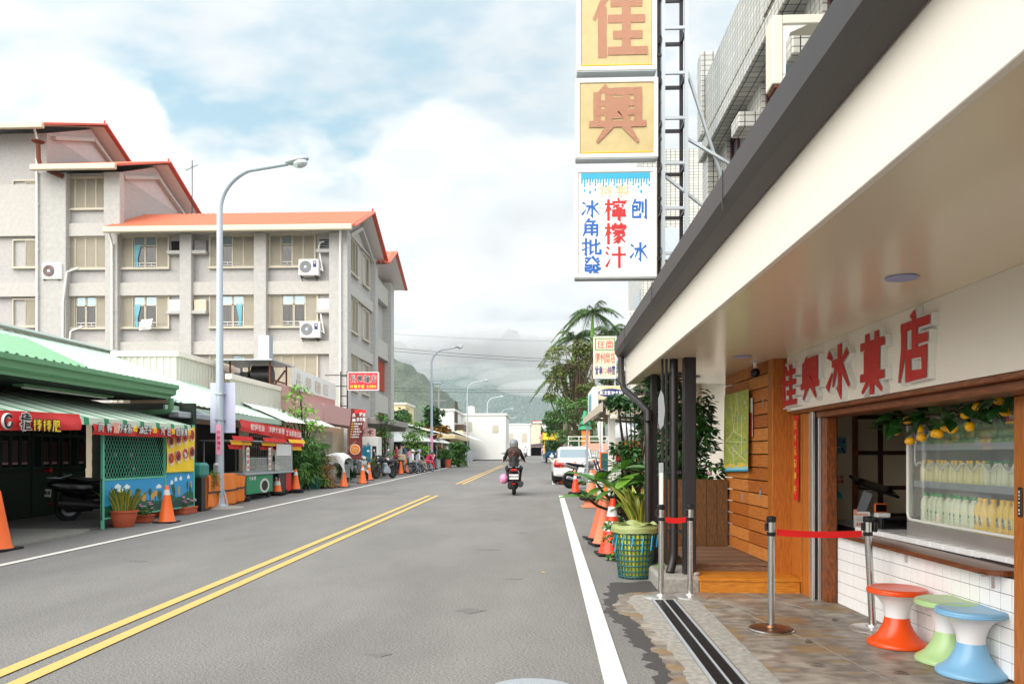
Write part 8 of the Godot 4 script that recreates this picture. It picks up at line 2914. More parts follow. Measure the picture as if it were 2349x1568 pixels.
# one skin round bones [a, b, radius a, radius b, colour]: joined distances, meshed cell by cell
func skin(bones: Array, cell: float, k: float) -> ArrayMesh:
	var lo := Vector3.ONE * 1e9
	var hi := -lo
	for q in bones:
		for e in 2:
			lo = lo.min(q[e] - Vector3.ONE * (q[2 + e] + 3.0 * cell))
			hi = hi.max(q[e] + Vector3.ONE * (q[2 + e] + 3.0 * cell))
	var n := Vector3i(((hi - lo) / cell).ceil()) + Vector3i.ONE
	var f := PackedFloat32Array()
	f.resize(n.x * n.y * n.z)
	f.fill(1.0)
	var own := PackedInt32Array()
	own.resize(f.size())
	var best := f.duplicate()
	for bi in bones.size():
		var q: Array = bones[bi]
		var a: Vector3 = q[0]
		var ab: Vector3 = q[1] - a
		var l2 := maxf(ab.length_squared(), 1e-9)
		var r := maxf(q[2], q[3]) + 2.5 * cell
		var i0 := Vector3i(((a.min(q[1]) - Vector3.ONE * r - lo) / cell).floor()).clamp(Vector3i.ZERO, n - Vector3i.ONE)
		var i1 := Vector3i(((a.max(q[1]) + Vector3.ONE * r - lo) / cell).ceil()).clamp(Vector3i.ZERO, n - Vector3i.ONE)
		for z in range(i0.z, i1.z + 1):
			for y in range(i0.y, i1.y + 1):
				for x in range(i0.x, i1.x + 1):
					var p := lo + V(x, y, z) * cell
					var t := clampf((p - a).dot(ab) / l2, 0, 1)
					var d: float = p.distance_to(a + ab * t) - lerpf(q[2], q[3], t)
					var id := (z * n.y + y) * n.x + x
					if d < best[id]:
						best[id] = d
						own[id] = bi
					var h := maxf(k - absf(f[id] - d), .0) / k
					f[id] = minf(f[id], d) - h * h * k * .25
	var m := MB.new()
	var pos := {}
	var nor := {}
	var colr := {}
	var s := [1, n.x, n.x * n.y]
	var c8 := []
	for q in 8:
		c8.append((q & 1) + ((q >> 1) & 1) * s[1] + (q >> 2) * s[2])
	for z in n.z - 1:
		for y in n.y - 1:
			for x in n.x - 1:
				var id := (z * n.y + y) * n.x + x
				var ins := 0
				for q in 8:
					if f[id + c8[q]] < .0:
						ins += 1
				if ins == 0 or ins == 8:
					continue
				var sum := Vector3.ZERO
				var cnt := 0
				var g := Vector3.ZERO
				for q in 8:
					var fq := f[id + c8[q]]
					var cq := V(q & 1, (q >> 1) & 1, q >> 2)
					g += (cq - Vector3.ONE * .5) * fq
					for ax in 3:
						if not (q >> ax) & 1:
							var f2 := f[id + c8[q] + s[ax]]
							if (fq < .0) != (f2 < .0):
								var e := Vector3.ZERO
								e[ax] = fq / (fq - f2)
								sum += cq + e
								cnt += 1
				pos[id] = lo + (V(x, y, z) + sum / cnt) * cell
				nor[id] = g.normalized()
				colr[id] = bones[own[id]][4]
	for id in pos:
		for ax in 3:
			var u: int = s[(ax + 1) % 3]
			var w: int = s[(ax + 2) % 3]
			if not (pos.has(id - u) and pos.has(id - w) and pos.has(id - u - w)):
				continue
			var inside: bool = f[id] < .0
			if inside == (f[id + s[ax]] < .0):
				continue
			var q := [id - u - w, id - w, id, id - u]
			if not inside:
				q.reverse()
			for t in [0, 2, 1, 0, 3, 2]:
				m.col = colr[q[t]]
				m.v(pos[q[t]], nor[q[t]])
	return m.done()

func lin(c: Color) -> Color:
	return c.srgb_to_linear()

# pose "stand", "sit", "ride" or "bend"; facing -z
func person(label: String, at: Vector3, yaw: float, pose: String, top: Color, legs: Color, hair := 0, mask := true, scl := 1.0, group := "") -> Node3D:
	var o := thing("person", label, "person", at, yaw, group)
	o.scale = Vector3.ONE * scl
	var sk := lin(Color(.8, .6, .5))
	var sh := lin(Color(.12, .11, .11))
	var T := lin(top)
	var L := lin(legs)
	var pel := V(0, .86, 0)
	var che := V(0, 1.22, .0)
	var hd := V(0, 1.5, -.02)
	var elb := V(.225, 1.06, .02)
	var wri := V(.2, .84, -.1)
	var kne := V(.095, .46, -.03)
	var ank := V(.1, .08, .02)
	if pose == "sit":
		pel = V(0, .56, .08); che = V(0, .92, .03); hd = V(0, 1.19, -.05)
		elb = V(.24, .76, .0); wri = V(.14, .62, -.22); kne = V(.13, .56, -.36); ank = V(.13, .18, -.46)
	elif pose == "ride":
		pel = V(0, .88, .22); che = V(0, 1.22, .14); hd = V(0, 1.5, .08)
		elb = V(.28, 1.1, -.06); wri = V(.32, 1.02, -.33); kne = V(.2, .8, -.22); ank = V(.17, .42, -.08)
	elif pose == "bend":
		pel = V(0, .56, .08); che = V(0, .88, -.16); hd = V(.02, 1.02, -.4)
		elb = V(.18, .72, -.34); wri = V(.06, .9, -.47); kne = V(.13, .56, -.36); ank = V(.13, .18, -.48)
	var up := (hd - che).normalized()
	var nk := hd - up * .10
	var B := [[pel, pel.lerp(che, .5), .135, .115, T], [pel.lerp(che, .5), che, .115, .135, T], [che + up * .1 + V(-.12, 0, 0), che + up * .1 + V(.12, 0, 0), .075, .075, T],
		[che + up * .1, nk, .055, .05, sk], [hd - V(0, .02, .01), hd + V(0, .035, .012), .078, .088, sk], [hd + V(0, -.01, -.085), hd + V(0, -.035, -.1), .013, .018, sk]]
	for s in [-1.0, 1.0]:
		var F := V(s, 1, 1)
		var w2 := wri
		if pose == "stand" and s > 0:
			w2 = V(.15, 1.0, -.2)
		var shd: Vector3 = che + up * .1 + V(.165 * s, 0, 0)
		B.append([shd, elb * F, .062, .046, T])
		B.append([elb * F, w2 * F, .044, .03, T if pose == "ride" else sk])
		B.append([pel + V(.085 * s, -.03, 0), kne * F, .098, .064, L])
		B.append([kne * F, ank * F, .064, .042, L])
		B.append([ank * F, ank * F + V(.01 * s, -.035, -.15), .042, .034, sh])
		B.append([hd + V(.085 * s, .0, .012), hd + V(.092 * s, .02, .015), .014, .018, sk])
		var hm := MB.new()
		var hp: Vector3 = w2 * F
		var dirv: Vector3 = (w2 * F - elb * F).normalized()
		hm.col = sk
		hm.ball(hp + dirv * .045, V(.034, .042, .02), 10, 6)
		for k in 4:
			var b0 := hp + dirv * .08 + V((k - 1.5) * .017, 0, 0)
			hm.tube([b0, b0 + dirv * .035 + V(0, 0, -.012), b0 + dirv * [.045, .055, .058, .05][k] + V(0, -.01, -.035)], [.0095, .0085, .007], 6)
		hm.tube([hp + dirv * .03 + V(-.03 * s, 0, 0), hp + dirv * .055 + V(-.055 * s, 0, -.01), hp + dirv * .08 + V(-.05 * s, 0, -.03)], [.011, .0095, .008], 6)
		put("hand", hm, "painted", o)
	put("body", skin(B, .021, .05), "painted", o)
	for s in [-1.0, 1.0]:
		var ey := MB.new()
		ey.ball(hd + V(.032 * s, .018, -.088), V(.011, .007, .006), 8, 5)
		put("eye", ey, "hair", o)
	if mask:
		var mk := MB.new()
		mk.ball(hd + V(0, -.045, -.058), V(.062, .045, .05), 12, 8)
		put("face_mask", mk, "cloth_white", o)
	var hr := MB.new()
	hr.ball(hd + V(0, .045, .022), V(.102, .092, .104), 14, 9)
	if hair > 0:
		hr.ball(hd + V(0, -.05, .06), V(.095, .12 + .03 * hair, .06), 12, 8)
	put("hair", hr, "hair", o)
	return o

func build_people() -> void:
	var blk := Color(.05, .05, .05)
	var r := person("woman in black riding a scooter, long brown hair under a grey helmet", V(-.87, gy(-22.6), -22.9), .03, "ride", blk, Color(.06, .06, .065), 0, false, 1.0)
	for c in ["hair"]:
		r.get_node(c).queue_free()
	var hl := MB.new()
	hl.lathe([W(.125, -.08), W(.14, -.02), W(.138, .05), W(.115, .11), W(.065, .15), W(.0, .16)], 20, V(0, 1.52, .09))
	put("helmet", hl, "helmet_grey", r)
	var hr := MB.new()
	for k in 90:
		var an := lerpf(.15, PI - .15, rng.randf())
		var b0 := V(cos(an) * .1, 1.47, .09 + sin(an) * .085)
		var w := rng.randf_range(-.05, .05)
		var l := rng.randf_range(.22, .42)
		hr.tube([b0, b0 + V(cos(an) * .06, -l * .45, .07), b0 + V(cos(an) * .07 + w * .6, -l * .8, .075 + w * .3), b0 + V(cos(an) * .04 + w, -l, .07)], [.012, .013, .01, .003], 5)
	put("long_hair", hr, "hair_brown", r)
	var st := MB.new()
	st.tube([V(.12, 1.36, .13), V(.02, 1.28, .285), V(-.13, 1.1, .26), V(-.16, .95, .2)], .009, 5)
	put("bag_strap", st, "brick", r)
	var hm := thing("hanging_helmet", "pink helmet hanging at the left side of the ridden scooter", "helmet", V(-1.17, gy(-22) + .48, -22.75))
	var pm := MB.new()
	pm.ball(Vector3.ZERO, V(.13, .15, .14), 16, 10)
	put("shell", pm, "helmet_pink", hm)
	var pr := MB.new()
	pr.tube([V(-.1, -.1, .06), V(-.03, -.02, .145), V(.05, .11, .09)], .012, 6)
	put("rim", pr, "magenta_pale", hm)
	person("far rider in a pale pink top and dark helmet", V(-2.5, gy(-112.0), -111.8), .0, "ride", Color(.86, .72, .78), Color(.2, .2, .22), 0, false)
	# people waiting at the left kerb
	var g := "people waiting at the left kerb"
	person("woman in blue tunic and beige trousers with a cream bag, back to the street", V(-7.753, .378, -42.044), 2.3, "stand", Color(.25, .36, .48), Color(.74, .66, .56), 1, false, 1.0, g)
	var bg := thing("shoulder_bag", "cream shoulder bag carried by the woman in blue", "bag", V(-7.899, .378, -42.04) + V(.05, .72, .22))
	put("pouch", one(V(-.19, 0, -.06), V(.19, .34, .06), .04), "sign_pale", bg)
	put("strap", one(V(-.02, .341, -.02), V(.05, .72, .02)), "sign_pale", bg)
	person("boy in dark cap and white shirt leaning over the hedge", V(-8.227, .526, -37.698) * V(1, 0, 1) + V(0, .34, 0), -1.1, "stand", Color(.8, .84, .86), Color(.45, .55, .6), 0, true, .93, g)
	person("child in pink beside the boy with the cap", V(-8.242, .503, -38.698) * V(1, 0, 1) + V(0, .34, 0), -.8, "stand", Color(.88, .55, .62), Color(.4, .4, .45), 0, true, .86, g)
	person("woman in red and white behind the small tree, long black hair", V(-8.152, .434, -41.704) * V(1, 0, 1) + V(0, .38, 0), -.9, "stand", Color(.8, .3, .3), Color(.25, .25, .3), 2, true, .97, g)
	person("dark haired person between the woman in red and the woman in blue", V(-8.099, .411, -42.707) * V(1, 0, 1) + V(0, .38, 0), -.5, "stand", Color(.8, .82, .85), Color(.2, .22, .28), 1, true, 1.0, g)
	person("child with mask behind the woman in blue", V(-7.782, .389, -43.721) * V(1, 0, 1) + V(0, .38, 0), -.2, "stand", Color(.86, .56, .62), Color(.3, .3, .34), 0, true, .85, g)
	person("small child with a pale hair band crouching behind the hedge", V(-7.628, .486, -36.721) * V(1, 0, 1) + V(0, .3, 0), -.6, "sit", Color(.82, .82, .84), Color(.3, .3, .34), 0, true, .85, g)
	var w := [[945, 1082, Color(.84, .85, .88), Color(.25, .27, .33), "sit", "person in white with a pale sun hat in the nearest wheelchair", "nearest wheelchair, with the person in white"], [960, 1079, Color(.75, .76, .78), Color(.6, .5, .46), "sit", "person in grey with a lilac hat in the middle wheelchair", "middle wheelchair of the three"], [978, 1076, Color(.8, .12, .34), Color(.76, .08, .1), "bend", "person in magenta and red bending forward in the farthest wheelchair", "farthest wheelchair, with the person in red"]]
	for i in 3:
		var q: Array = w[i]
		var p := point(q[0], q[1], [41.5, 43.5, 45.5][i])
		p.y = gy(p.z)
		wheelchair(p, -1.25, q[6])
		var pe := person(q[5], p, -1.25, q[4], q[2], q[3], 0, true, 1.0, g)
		if i < 2:
			var ht := MB.new()
			ht.lathe([W(.17, .0), W(.105, .03), W(.09, .1), W(.0, .12)], 16, V(0, 1.23, -.03))
			put("sun_hat", ht, ["cloth_white", "plastic_lilac"][i], pe)
	var cap := MB.new()
	cap.ball(V(0, 1.55, .0), V(.11, .09, .115), 14, 8)
	cap.ball(V(0, 1.53, -.13), V(.08, .015, .09), 12, 6)
	put("cap", cap, "leaf_stem", get_node("person_003"))
	var vn := person("far person in white and pink standing by the yellow truck", gp(.1, -72.0), .4, "stand", Color(.88, .72, .74), Color(.62, .66, .7), 0, false)
	vn.get_node("hair").material_override = M.cloth_white

func pot(n: String, label: String, at: Vector3, r: float, h: float, m: String, group := "", square := .0) -> Node3D:
	var o := thing(n, label, "potted plant", at, .0, group)
	var b := MB.new()
	if square > .0:
		b.bx(V(-r, 0, -square), V(r, h, square), .015)
		b.bx(V(-r - .015, h - .03, -square - .015), V(r + .015, h + .01, square + .015), .01)
	else:
		b.lathe([W(0, 0), W(r * .66, 0), W(r * .74, h * .12), W(r * .93, h * .6), W(r * .96, h * .86), W(r * 1.06, h * .88), W(r * 1.06, h), W(r * .93, h), W(r * .9, h * .9)], 24)
	put("pot", b, m, o)
	var s := MB.new()
	s.lathe([W(r * .92, h * .9), W(0, h * .94)], 16)
	if square == .0:
		put("soil", s, "soil", o)
	return o

# upright striped blades with pale edges, each a part
func blades(o: Node3D, n: int, base: Vector3, spread: float, h: float, lean: float, edge := Color(.72, .66, .22)) -> void:
	for k in n:
		var an := rng.randf() * TAU
		var d := V(cos(an), 0, sin(an))
		var side := d.cross(Vector3.UP).rotated(Vector3.UP, rng.randf_range(-1, 1))
		var r0 := spread * sqrt(rng.randf())
		var hh := h * rng.randf_range(.65, 1.05)
		var out := lean * rng.randf_range(.3, 1.2) * (.3 + r0 / spread)
		var m := MB.new()
		for i in 6:
			var a := i / 6.0
			var b := (i + 1) / 6.0
			var pa := base + d * (r0 + out * a * a * hh) + V(0, a * hh, 0)
			var pb := base + d * (r0 + out * b * b * hh) + V(0, b * hh, 0)
			var wa := side * .032 * minf(1.0, (.55 + a) * (1.0 - pow(a, 5.0)))
			var wb := side * .032 * minf(1.0, (.55 + b) * (1.0 - pow(b, 5.0)))
			m.col = lin(Color(.3, .42, .18).lerp(Color(.45, .52, .25), rng.randf()))
			m.quad(pa - wa * .6, pa + wa * .6, pb + wb * .6, pb - wb * .6)
			m.col = lin(edge)
			m.quad(pa - wa, pa - wa * .6, pb - wb * .6, pb - wb)
			m.quad(pa + wa * .6, pa + wa, pb + wb, pb + wb * .6)
		put("blade", m, "leaf_any", o)

func clumps(c: Vector3, size: Vector3, n: int, r: float) -> Array:
	var out := []
	for k in n:
		var d := V(rng.randf_range(-1, 1), rng.randf_range(-1, 1), rng.randf_range(-1, 1))
		out.append([c + d * size * .5, r * rng.randf_range(.7, 1.25)])
	return out

func shrub(n: String, label: String, at: Vector3, size: Vector3, num: int, per: int, lsize: float, m: String, leaf: Mesh, lift := .5, group := "", cat := "shrub") -> Node3D:
	var o := thing(n, label, cat, at, .0, group)
	var cl := clumps(V(0, size.y * lift, 0), size * V(.75, .85, .75), num, minf(size.x, size.y) * .24)
	var br := []
	for q in cl:
		br.append([V(q[0].x * .12, 0, q[0].z * .12), V(q[0].x * .5, q[0].y * .55, q[0].z * .5), q[0]])
	put("branches", limbs(br, .012 + size.y * .008, .006), "leaf_stem", o)
	foliage(o, cl, per, leaf, m, lsize, Color(.72, .72, .72), Color(1.3, 1.3, 1.1))
	return o

func palm(label: String, at: Vector3, h: float, fr: float, n: int) -> void:
	var o := thing("palm_tree", label, "palm tree", at, .0, "palms behind the right side")
	var t := MB.new()
	t.tube([V(0, -.5, 0), V(.03, h * .3, 0), V(-.05, h * .8, .0)], [.3, .24, .2], 12)
	put("trunk", t, "palm_bark", o)
	var s := MB.new()
	s.tube([V(-.05, h * .8, 0), V(-.05, h * .88, 0), V(0, h, 0)], [.21, .18, .08], 12)
	put("crown_shaft", s, "leaf_bright", o)
	for k in n:
		var an := TAU * k / n + rng.randf_range(-.25, .25)
		var el := rng.randf_range(-.15, 1.15)
		var L := fr * rng.randf_range(.8, 1.1)
		var d := V(cos(an), 0, sin(an))
		var side := d.cross(Vector3.UP)
		var m := MB.new()
		var spine := []
		for i in 11:
			var u := i / 10.0
			spine.append(V(0, h, 0) + d * L * (u * cos(el) + .12 * u * u) + V(0, L * (u * sin(el) - (.55 + .4 * cos(el)) * u * u), 0))
		m.col = lin(Color(1.0, 1.1, .8)) * rng.randf_range(.75, 1.2)
		m.tube(spine, .022, 4, false)
		for i in 34:
			var u := .08 + .92 * i / 34.0
			var f := u * 10.0
			var p: Vector3 = spine[int(minf(f, 9))].lerp(spine[int(minf(f, 9)) + 1], f - int(minf(f, 9)))
			for sd in [-1.0, 1.0]:
				var ll := L * .26 * sin(PI * (.12 + .8 * u)) * rng.randf_range(.8, 1.1)
				var tip: Vector3 = p + side * sd * ll * .75 + d * ll * .35 + V(0, -ll * rng.randf_range(.25, .8), 0)
				var w := d * .045
				m.tri(p - w, p + w, tip)
		put("frond", m, "leaf_palm", o)

func tree(n: String, label: String, at: Vector3, h: float, cl: Array, per: int, lsize: float, m: String, leaf: Mesh, trunks: Array, group := "", lo := Color(.6, .6, .6), hi := Color(1.35, 1.3, 1.1)) -> Node3D:
	var o := thing(n, label, "tree", at, .0, group)
	var br := []
	for t in trunks:
		br.append([V(t, -.3, 0), V(t * 1.1, h * .35, .05), V(t * 1.3 + .1, h * .6, 0)])
	put("trunk", limbs(br, .05 + h * .018, .04 + h * .009), "bark", o)
	var b2 := []
	for q in cl:
		b2.append([V(q[0].x * .1, h * .45, q[0].z * .1), V(q[0].x * .55, lerpf(h * .45, q[0].y, .6), q[0].z * .55), q[0]])
	put("limbs", limbs(b2, .03 + h * .007, .015), "bark", o)
	foliage(o, cl, per, leaf, m, lsize, lo, hi, "crown", .8, .35)
	return o

func build_plants() -> void:
	var lf := leaf_mesh(.42, .25)
	var broad := leaf_mesh(.55, .2)
	var thin := leaf_mesh(.16, .45)
	# right foreground
	var ps := shrub("planter_shrub", "tall dark glossy shrub growing in the timber planter", V(1.78, 1.02, -9.62), V(.95, 1.5, .62), 26, 105, .105, "leaf_dark", lf, .45)
	for k in 5:
		var fl := MB.new()
		fl.ball(V(rng.randf_range(-.3, .3), rng.randf_range(.1, .4), .28), V(.016, .016, .016), 6, 4)
		put("flower", fl, "helmet_pink", ps)
	shrub("climbing_shrub", "tall shrub with small dark leaves between the waste basket and the canopy posts", gp(1.42, -11.9), V(.75, 2.45, .8), 30, 90, .085, "leaf_dark", broad, .55)
	shrub("climbing_shrub", "dark shrub behind the dark canopy posts", gp(1.95, -11.2), V(.9, 2.3, .7), 22, 80, .09, "leaf_dark", broad, .5)
	shrub("low_shrub", "low weedy greenery at the foot of the snake plant behind the basket", gp(1.12, -9.5), V(.7, .5, .7), 12, 80, .05, "leaf_mid", broad)
	shrub("low_shrub", "small ferny tuft at the corner of the concrete block", gp(1.24, -7.9), V(.16, .22, .16), 5, 40, .035, "leaf_bright", lf)
	shrub("flower_shrub", "mixed green and red leaved plants behind the big leaved plant", gp(1.65, -12.6), V(1.2, 1.1, .8), 16, 60, .08, "leaf_mid", lf)
	var sn := thing("snake_plant", "clump of yellow edged snake plant behind the waste basket", "plant", V(1.26, .45, -9.75))
	blades(sn, 30, Vector3.ZERO, .17, .58, .75)
	put("box", one(V(-.25, -.4, -.2), V(.25, .02, .2), .02), "soil", sn)
	var fp := thing("frangipani", "plant with large long leaves in rosettes leaning over the cones", "plant", gp(1.08, -10.6))
	var st := MB.new()
	var tips := [V(-.35, .93, .15), V(.02, 1.1, .1), V(-.12, .82, .45), V(.28, .92, .25), V(-.48, .72, .3), V(.2, .7, .5)]
	for t in tips:
		st.tube([V(.12, .0, 0), V(.08, .45, .06), t * V(.7, .85, .7), t], [.03, .026, .02, .014], 7)
	put("stems", st, "leaf_stem", fp)
	var big := leaf_mesh(.3, .35, 6)
	for t in tips:
		for k in 9:
			var o := put("leaf", big, ["leaf_mid", "leaf_bright", "leaf_mid"][k % 3], fp, t)
			o.rotation = V(rng.randf_range(-.3, .3), TAU * k / 9.0 + rng.randf_range(-.2, .2), rng.randf_range(.0, .85))
			o.scale = Vector3.ONE * rng.randf_range(.34, .5)
	# left market pots
	var bowl := pot("snake_plant_bowl", "large terracotta bowl of yellow edged snake plants by the mesh fence", V(-7.47, .119, -13.218), .235, .3, "terracotta")
	blades(bowl, 46, V(0, .25, 0), .19, .46, .55)
	for q in [[V(-7.539, .126, -14.007), .16, .13, "terracotta planter of pink flowers beside the snake plant bowl"], [V(-7.665, .143, -15.902), .16, .3, "terracotta trough of pink flowers beyond the orange cone"]]:
		var o := pot("flower_trough", q[3], q[0], q[1], .14, "terracotta", "flower troughs by the fence", q[2])
		foliage(o, clumps(V(0, .22, 0), V(q[1] * 2, .12, q[2] * 1.8), 8, .07), 40, broad, "leaf_mid", .05, Color(.8, .8, .8), Color(1.3, 1.3, 1.2))
		for k in 16:
			var fm := MB.new()
			var c := V(rng.randf_range(-q[1], q[1]), rng.randf_range(.24, .38), rng.randf_range(-q[2], q[2]))
			for j in 5:
				fm.ball(c + V(cos(j * 1.26), .2, sin(j * 1.26)) * .018, V(.016, .01, .016), 6, 4)
			put("flower", fm, "helmet_pink" if k % 3 else "cloth_white", o)
	for q in [[V(-7.93, .137, -15.173), .11, "small terracotta pot with a grassy plant behind the orange cone"], [V(-8.012, .153, -17.043), .1, "small terracotta pot at the end of the fence"]]:
		var o := pot("small_pot", q[2], q[0], q[1], .2, "terracotta")
		foliage(o, [[V(0, .28, 0), .13]], 90, thin, "leaf_mid", .11, Color(.8, .8, .8), Color(1.4, 1.3, 1.1))
	var tq := pot("teal_planter", "square teal planter with a leafy plant beside the lamp post", V(-7.945, .156, -17.295), .17, .34, "teal_pot", "", .17)
	foliage(tq, clumps(V(.05, .62, 0), V(.6, .55, .5), 12, .13), 60, thin, "leaf_mid", .14, Color(.7, .8, .6), Color(1.3, 1.3, 1.0))
	# bushes at the stall
	for q in [[V(-7.631, .232, -25.769), .3, .36, "broad teal pot with a spilling bamboo like bush", V(.9, 1.3, .8), "leaf_mid"], [V(-7.822, .277, -30.735), .24, .3, "teal pot with a dark green plant beside the draped rack", V(.5, .9, .5), "leaf_dark"], [V(-7.785, .22, -24.443), .19, .34, "round grey green pot half hidden by long leaves", V(.7, 1.1, .7), "leaf_mid"]]:
		var o := pot("stall_pot", q[3], q[0] + V(-.3, 0, -.2), q[1], q[2], "teal_pot", "teal pots at the stall")
		foliage(o, clumps(V(0, q[2] + q[4].y * .42, 0), q[4], 22, .2), 70, thin, q[5], .2, Color(.6, .7, .6), Color(1.5, 1.4, 1.0))
	shrub("stall_bush", "dense green bush with long arching leaves behind the teal pots", gp(-8.2, -25.6), V(1.3, 2.0, 1.0), 30, 80, .19, "leaf_mid", thin)
	shrub("stall_bush", "dark green bush in front of the barred window", gp(-8.3, -24.6), V(.9, 1.6, .8), 22, 70, .13, "leaf_dark", lf)
	shrub("croton_bush", "yellow and red leaved bush between the teal pot and the draped rack", gp(-7.75, -26.3), V(.85, 1.15, .8), 22, 90, .09, "leaf_croton", lf)
	shrub("roof_sapling", "sparse light green sapling rising above the grey gutter", V(-8.35, 1.3, -26.2), V(1.5, 2.3, .8), 13, 34, .17, "leaf_bright", lf, .75)
	shrub("roadside_hedge", "low mixed hedge in front of the boy with the cap", gp(-8.3, -35.6), V(1.5, 1.0, .8), 22, 80, .1, "leaf_olive", lf)
	shrub("street_sapling", "tall thin sapling with sparse leaves left of the waiting people", gp(-7.9, -37.5), V(.9, 3.1, .7), 18, 50, .14, "leaf_mid", lf, .55)
	shrub("street_sapling", "light green leafy sapling behind the waiting people", gp(-8.0, -47.0), V(1.9, 2.9, 1.2), 18, 60, .2, "leaf_bright", lf, .6)
	shrub("kerb_bush", "large bright green bush past the second street lamp", V(-6.206, .241, -55.794) * V(1, 0, 1) + V(0, .5, 0), V(1.5, 1.9, 1.3), 28, 90, .2, "leaf_mid", lf)
	shrub("kerb_bush", "smaller bush at the foot of the third street lamp", gp(-7.4, -63.0), V(1.3, 1.1, 1.0), 16, 60, .2, "leaf_mid", lf)
	shrub("orange_shrub", "tall orange brown shrub beside the white pot", gp(-7.7, -54.5), V(1.1, 2.4, .9), 18, 60, .2, "leaf_croton", lf, .55)
	for q in [[1004, 1077, "cloth_white", "white pot with a small plant right of the second lamp"], [1018, 1077, "black_plastic", "black pot with a bushy plant right of the white pot"], [1026, 1076, "terracotta", "red brown brick pot beside the black pot"]]:
		var p := point(q[0], q[1], 54.0)
		p.y = gy(p.z)
		var o := pot("kerb_pot", q[3], p, .28, .6, q[2])
		foliage(o, clumps(V(0, .95, 0), V(.5, .6, .5), 8, .22), 50, lf, "leaf_mid", .18, Color(.7, .7, .7), Color(1.4, 1.3, 1.0))
	shrub("far_grass_tuft", "bright grassy tuft at the left kerb beyond the truck", V(-7.138, 1.084, -109.801) * V(1, 0, 1) + V(0, .9, 0), V(3.0, 1.4, 2.0), 14, 60, .4, "leaf_bright", thin)
	# trees
	var A := V(-11.324, 3.08, -67.597)
	tree("mango_tree", "broad dark green tree with large leaves behind the white roofs", V(A.x, .6, A.z), 5.0, clumps(V(-.3, 3.6, 0), V(5.2, 2.6, 3.5), 46, .62), 90, .4, "leaf_dark", broad, [.0])
	var A2 := V(-9.096, 3.031, -65.686)
	tree("brown_leaf_tree", "smaller tree with orange brown leaves right of the broad green tree", V(A2.x, .6, A2.z), 3.6, clumps(V(.1, 2.2, 0), V(1.6, 2.0, 1.6), 12, .4), 60, .34, "leaf_croton", broad, [.0])
	var A3 := V(-11.473, 2.883, -59.584)
	tree("side_tree", "green tree against the right edge of the apartment block", V(A3.x - .6, .5, A3.z), 4.4, clumps(V(0, 3.3, 0), V(2.6, 1.8, 2.0), 16, .5), 70, .34, "leaf_mid", broad, [.0])
	var A4 := V(-8.49, 4.168, -111.748)
	tree("round_tree", "round bright green tree over the blue shed", V(A4.x, 1.0, A4.z), 5.6, clumps(V(0, 3.9, 0), V(3.4, 1.8, 2.5), 16, .75), 70, .5, "leaf_bright", broad, [.0])
	for q in [[1200, 205, 11.5, 14.0, "wide dark green tree closing the end of the street, left part"], [1232, 215, 12.5, 12.0, "wide dark green tree closing the end of the street, right part"], [1172, 230, 6.5, 8.0, "low green tree at the far left end of the street"]]:
		var p := point(q[0], 1040, q[1])
		tree("street_end_tree", q[4], V(p.x, 1.2, p.z), q[2] * .8, clumps(V(0, q[2] * .42, 0), V(q[3], q[2] * .55, 8.0), 40, 1.3), 70, .75, "leaf_dark", lf, [.0, 1.2], "trees at the end of the street")
	# the olive wall of trees on the right
	var g := "trees along the right side"
	for q in [[1318, 56, 7.0, 10.2, V(3.4, 4.6, 3.5), 44, "leaf_olive", "tall olive brown tree with drooping twigs left of the store sign", .26], [1345, 60, 5.4, 8.6, V(2.6, 4.6, 3.0), 26, "leaf_olive", "olive tree behind the store sign", .26], [1292, 66, 3.9, 7.0, V(3.2, 5.0, 3.4), 34, "leaf_mid", "green leaning tree lowest at the left of the right hand trees", .28], [1330, 50, 3.0, 6.0, V(2.6, 3.2, 2.5), 26, "leaf_mid", "bright green tree behind the street name sign", .22], [1300, 90, 3.6, 6.5, V(5.0, 4.0, 4.0), 30, "leaf_dark", "dark green tree far behind the yellow truck", .4], [1390, 62, 7.2, 9.5, V(3.0, 3.0, 3.0), 20, "leaf_palm", "dark crown between store sign and tiled house", .3]]:
		var p := point(q[0], 1040, q[1])
		tree("roadside_tree", q[7], V(p.x, gy(p.z), p.z), q[3] * .8, clumps(V(0, q[2], 0), q[4], q[5], .55), 95, q[8], q[6], lf, [-.2, .35], g)
	# twigs that reach over the street
	var tw := MB.new()
	var tp := point(1318, 840, 55.0)
	for k in 7:
		var e := point(1245.0 + k * 9.0, 838.0 + (k % 3) * 22.0 - k * 5.0, 54.5)
		tw.tube([tp - tp, (e - tp) * .5 + V(0, .2, 0), e - tp], [.05, .03, .012], 5)
	var to := thing("overhanging_branch", "thin leafy branch reaching left over the street from the olive trees", "branch", tp)
	put("twigs", tw, "bark", to)
	var tc := []
	for k in 7:
		tc.append([point(1245.0 + k * 9.0, 838.0 + (k % 3) * 22.0 - k * 5.0, 54.5) - tp, .35])
	foliage(to, tc, 50, lf, "leaf_olive", .2, Color(.8, .8, .8), Color(1.4, 1.3, 1.2))
	palm("tall royal palm whose crown rises over the store sign", V(4.623, 1.521, -70.245) * V(1, 0, 1) + V(0, .6, 0), 13.9, 3.4, 24)
	palm("lower palm left of the tall royal palm", V(3.018, 1.524, -72.181) * V(1, 0, 1) + V(0, .6, 0), 11.8, 3.2, 20)
	palm("palm right of the tall one, behind the store sign", V(6.587, 1.528, -74.328) * V(1, 0, 1) + V(0, .6, 0), 12.6, 3.2, 20)
	palm("drooping palm in the middle of the olive trees", V(1.887, 1.507, -62.127) * V(1, 0, 1) + V(0, .6, 0), 7.6, 2.5, 18)
	shrub("park_bush", "dark bush behind the low tiled wall", gp(2.2, -41.0), V(2.6, 2.2, 1.4), 22, 60, .2, "leaf_dark", lf)
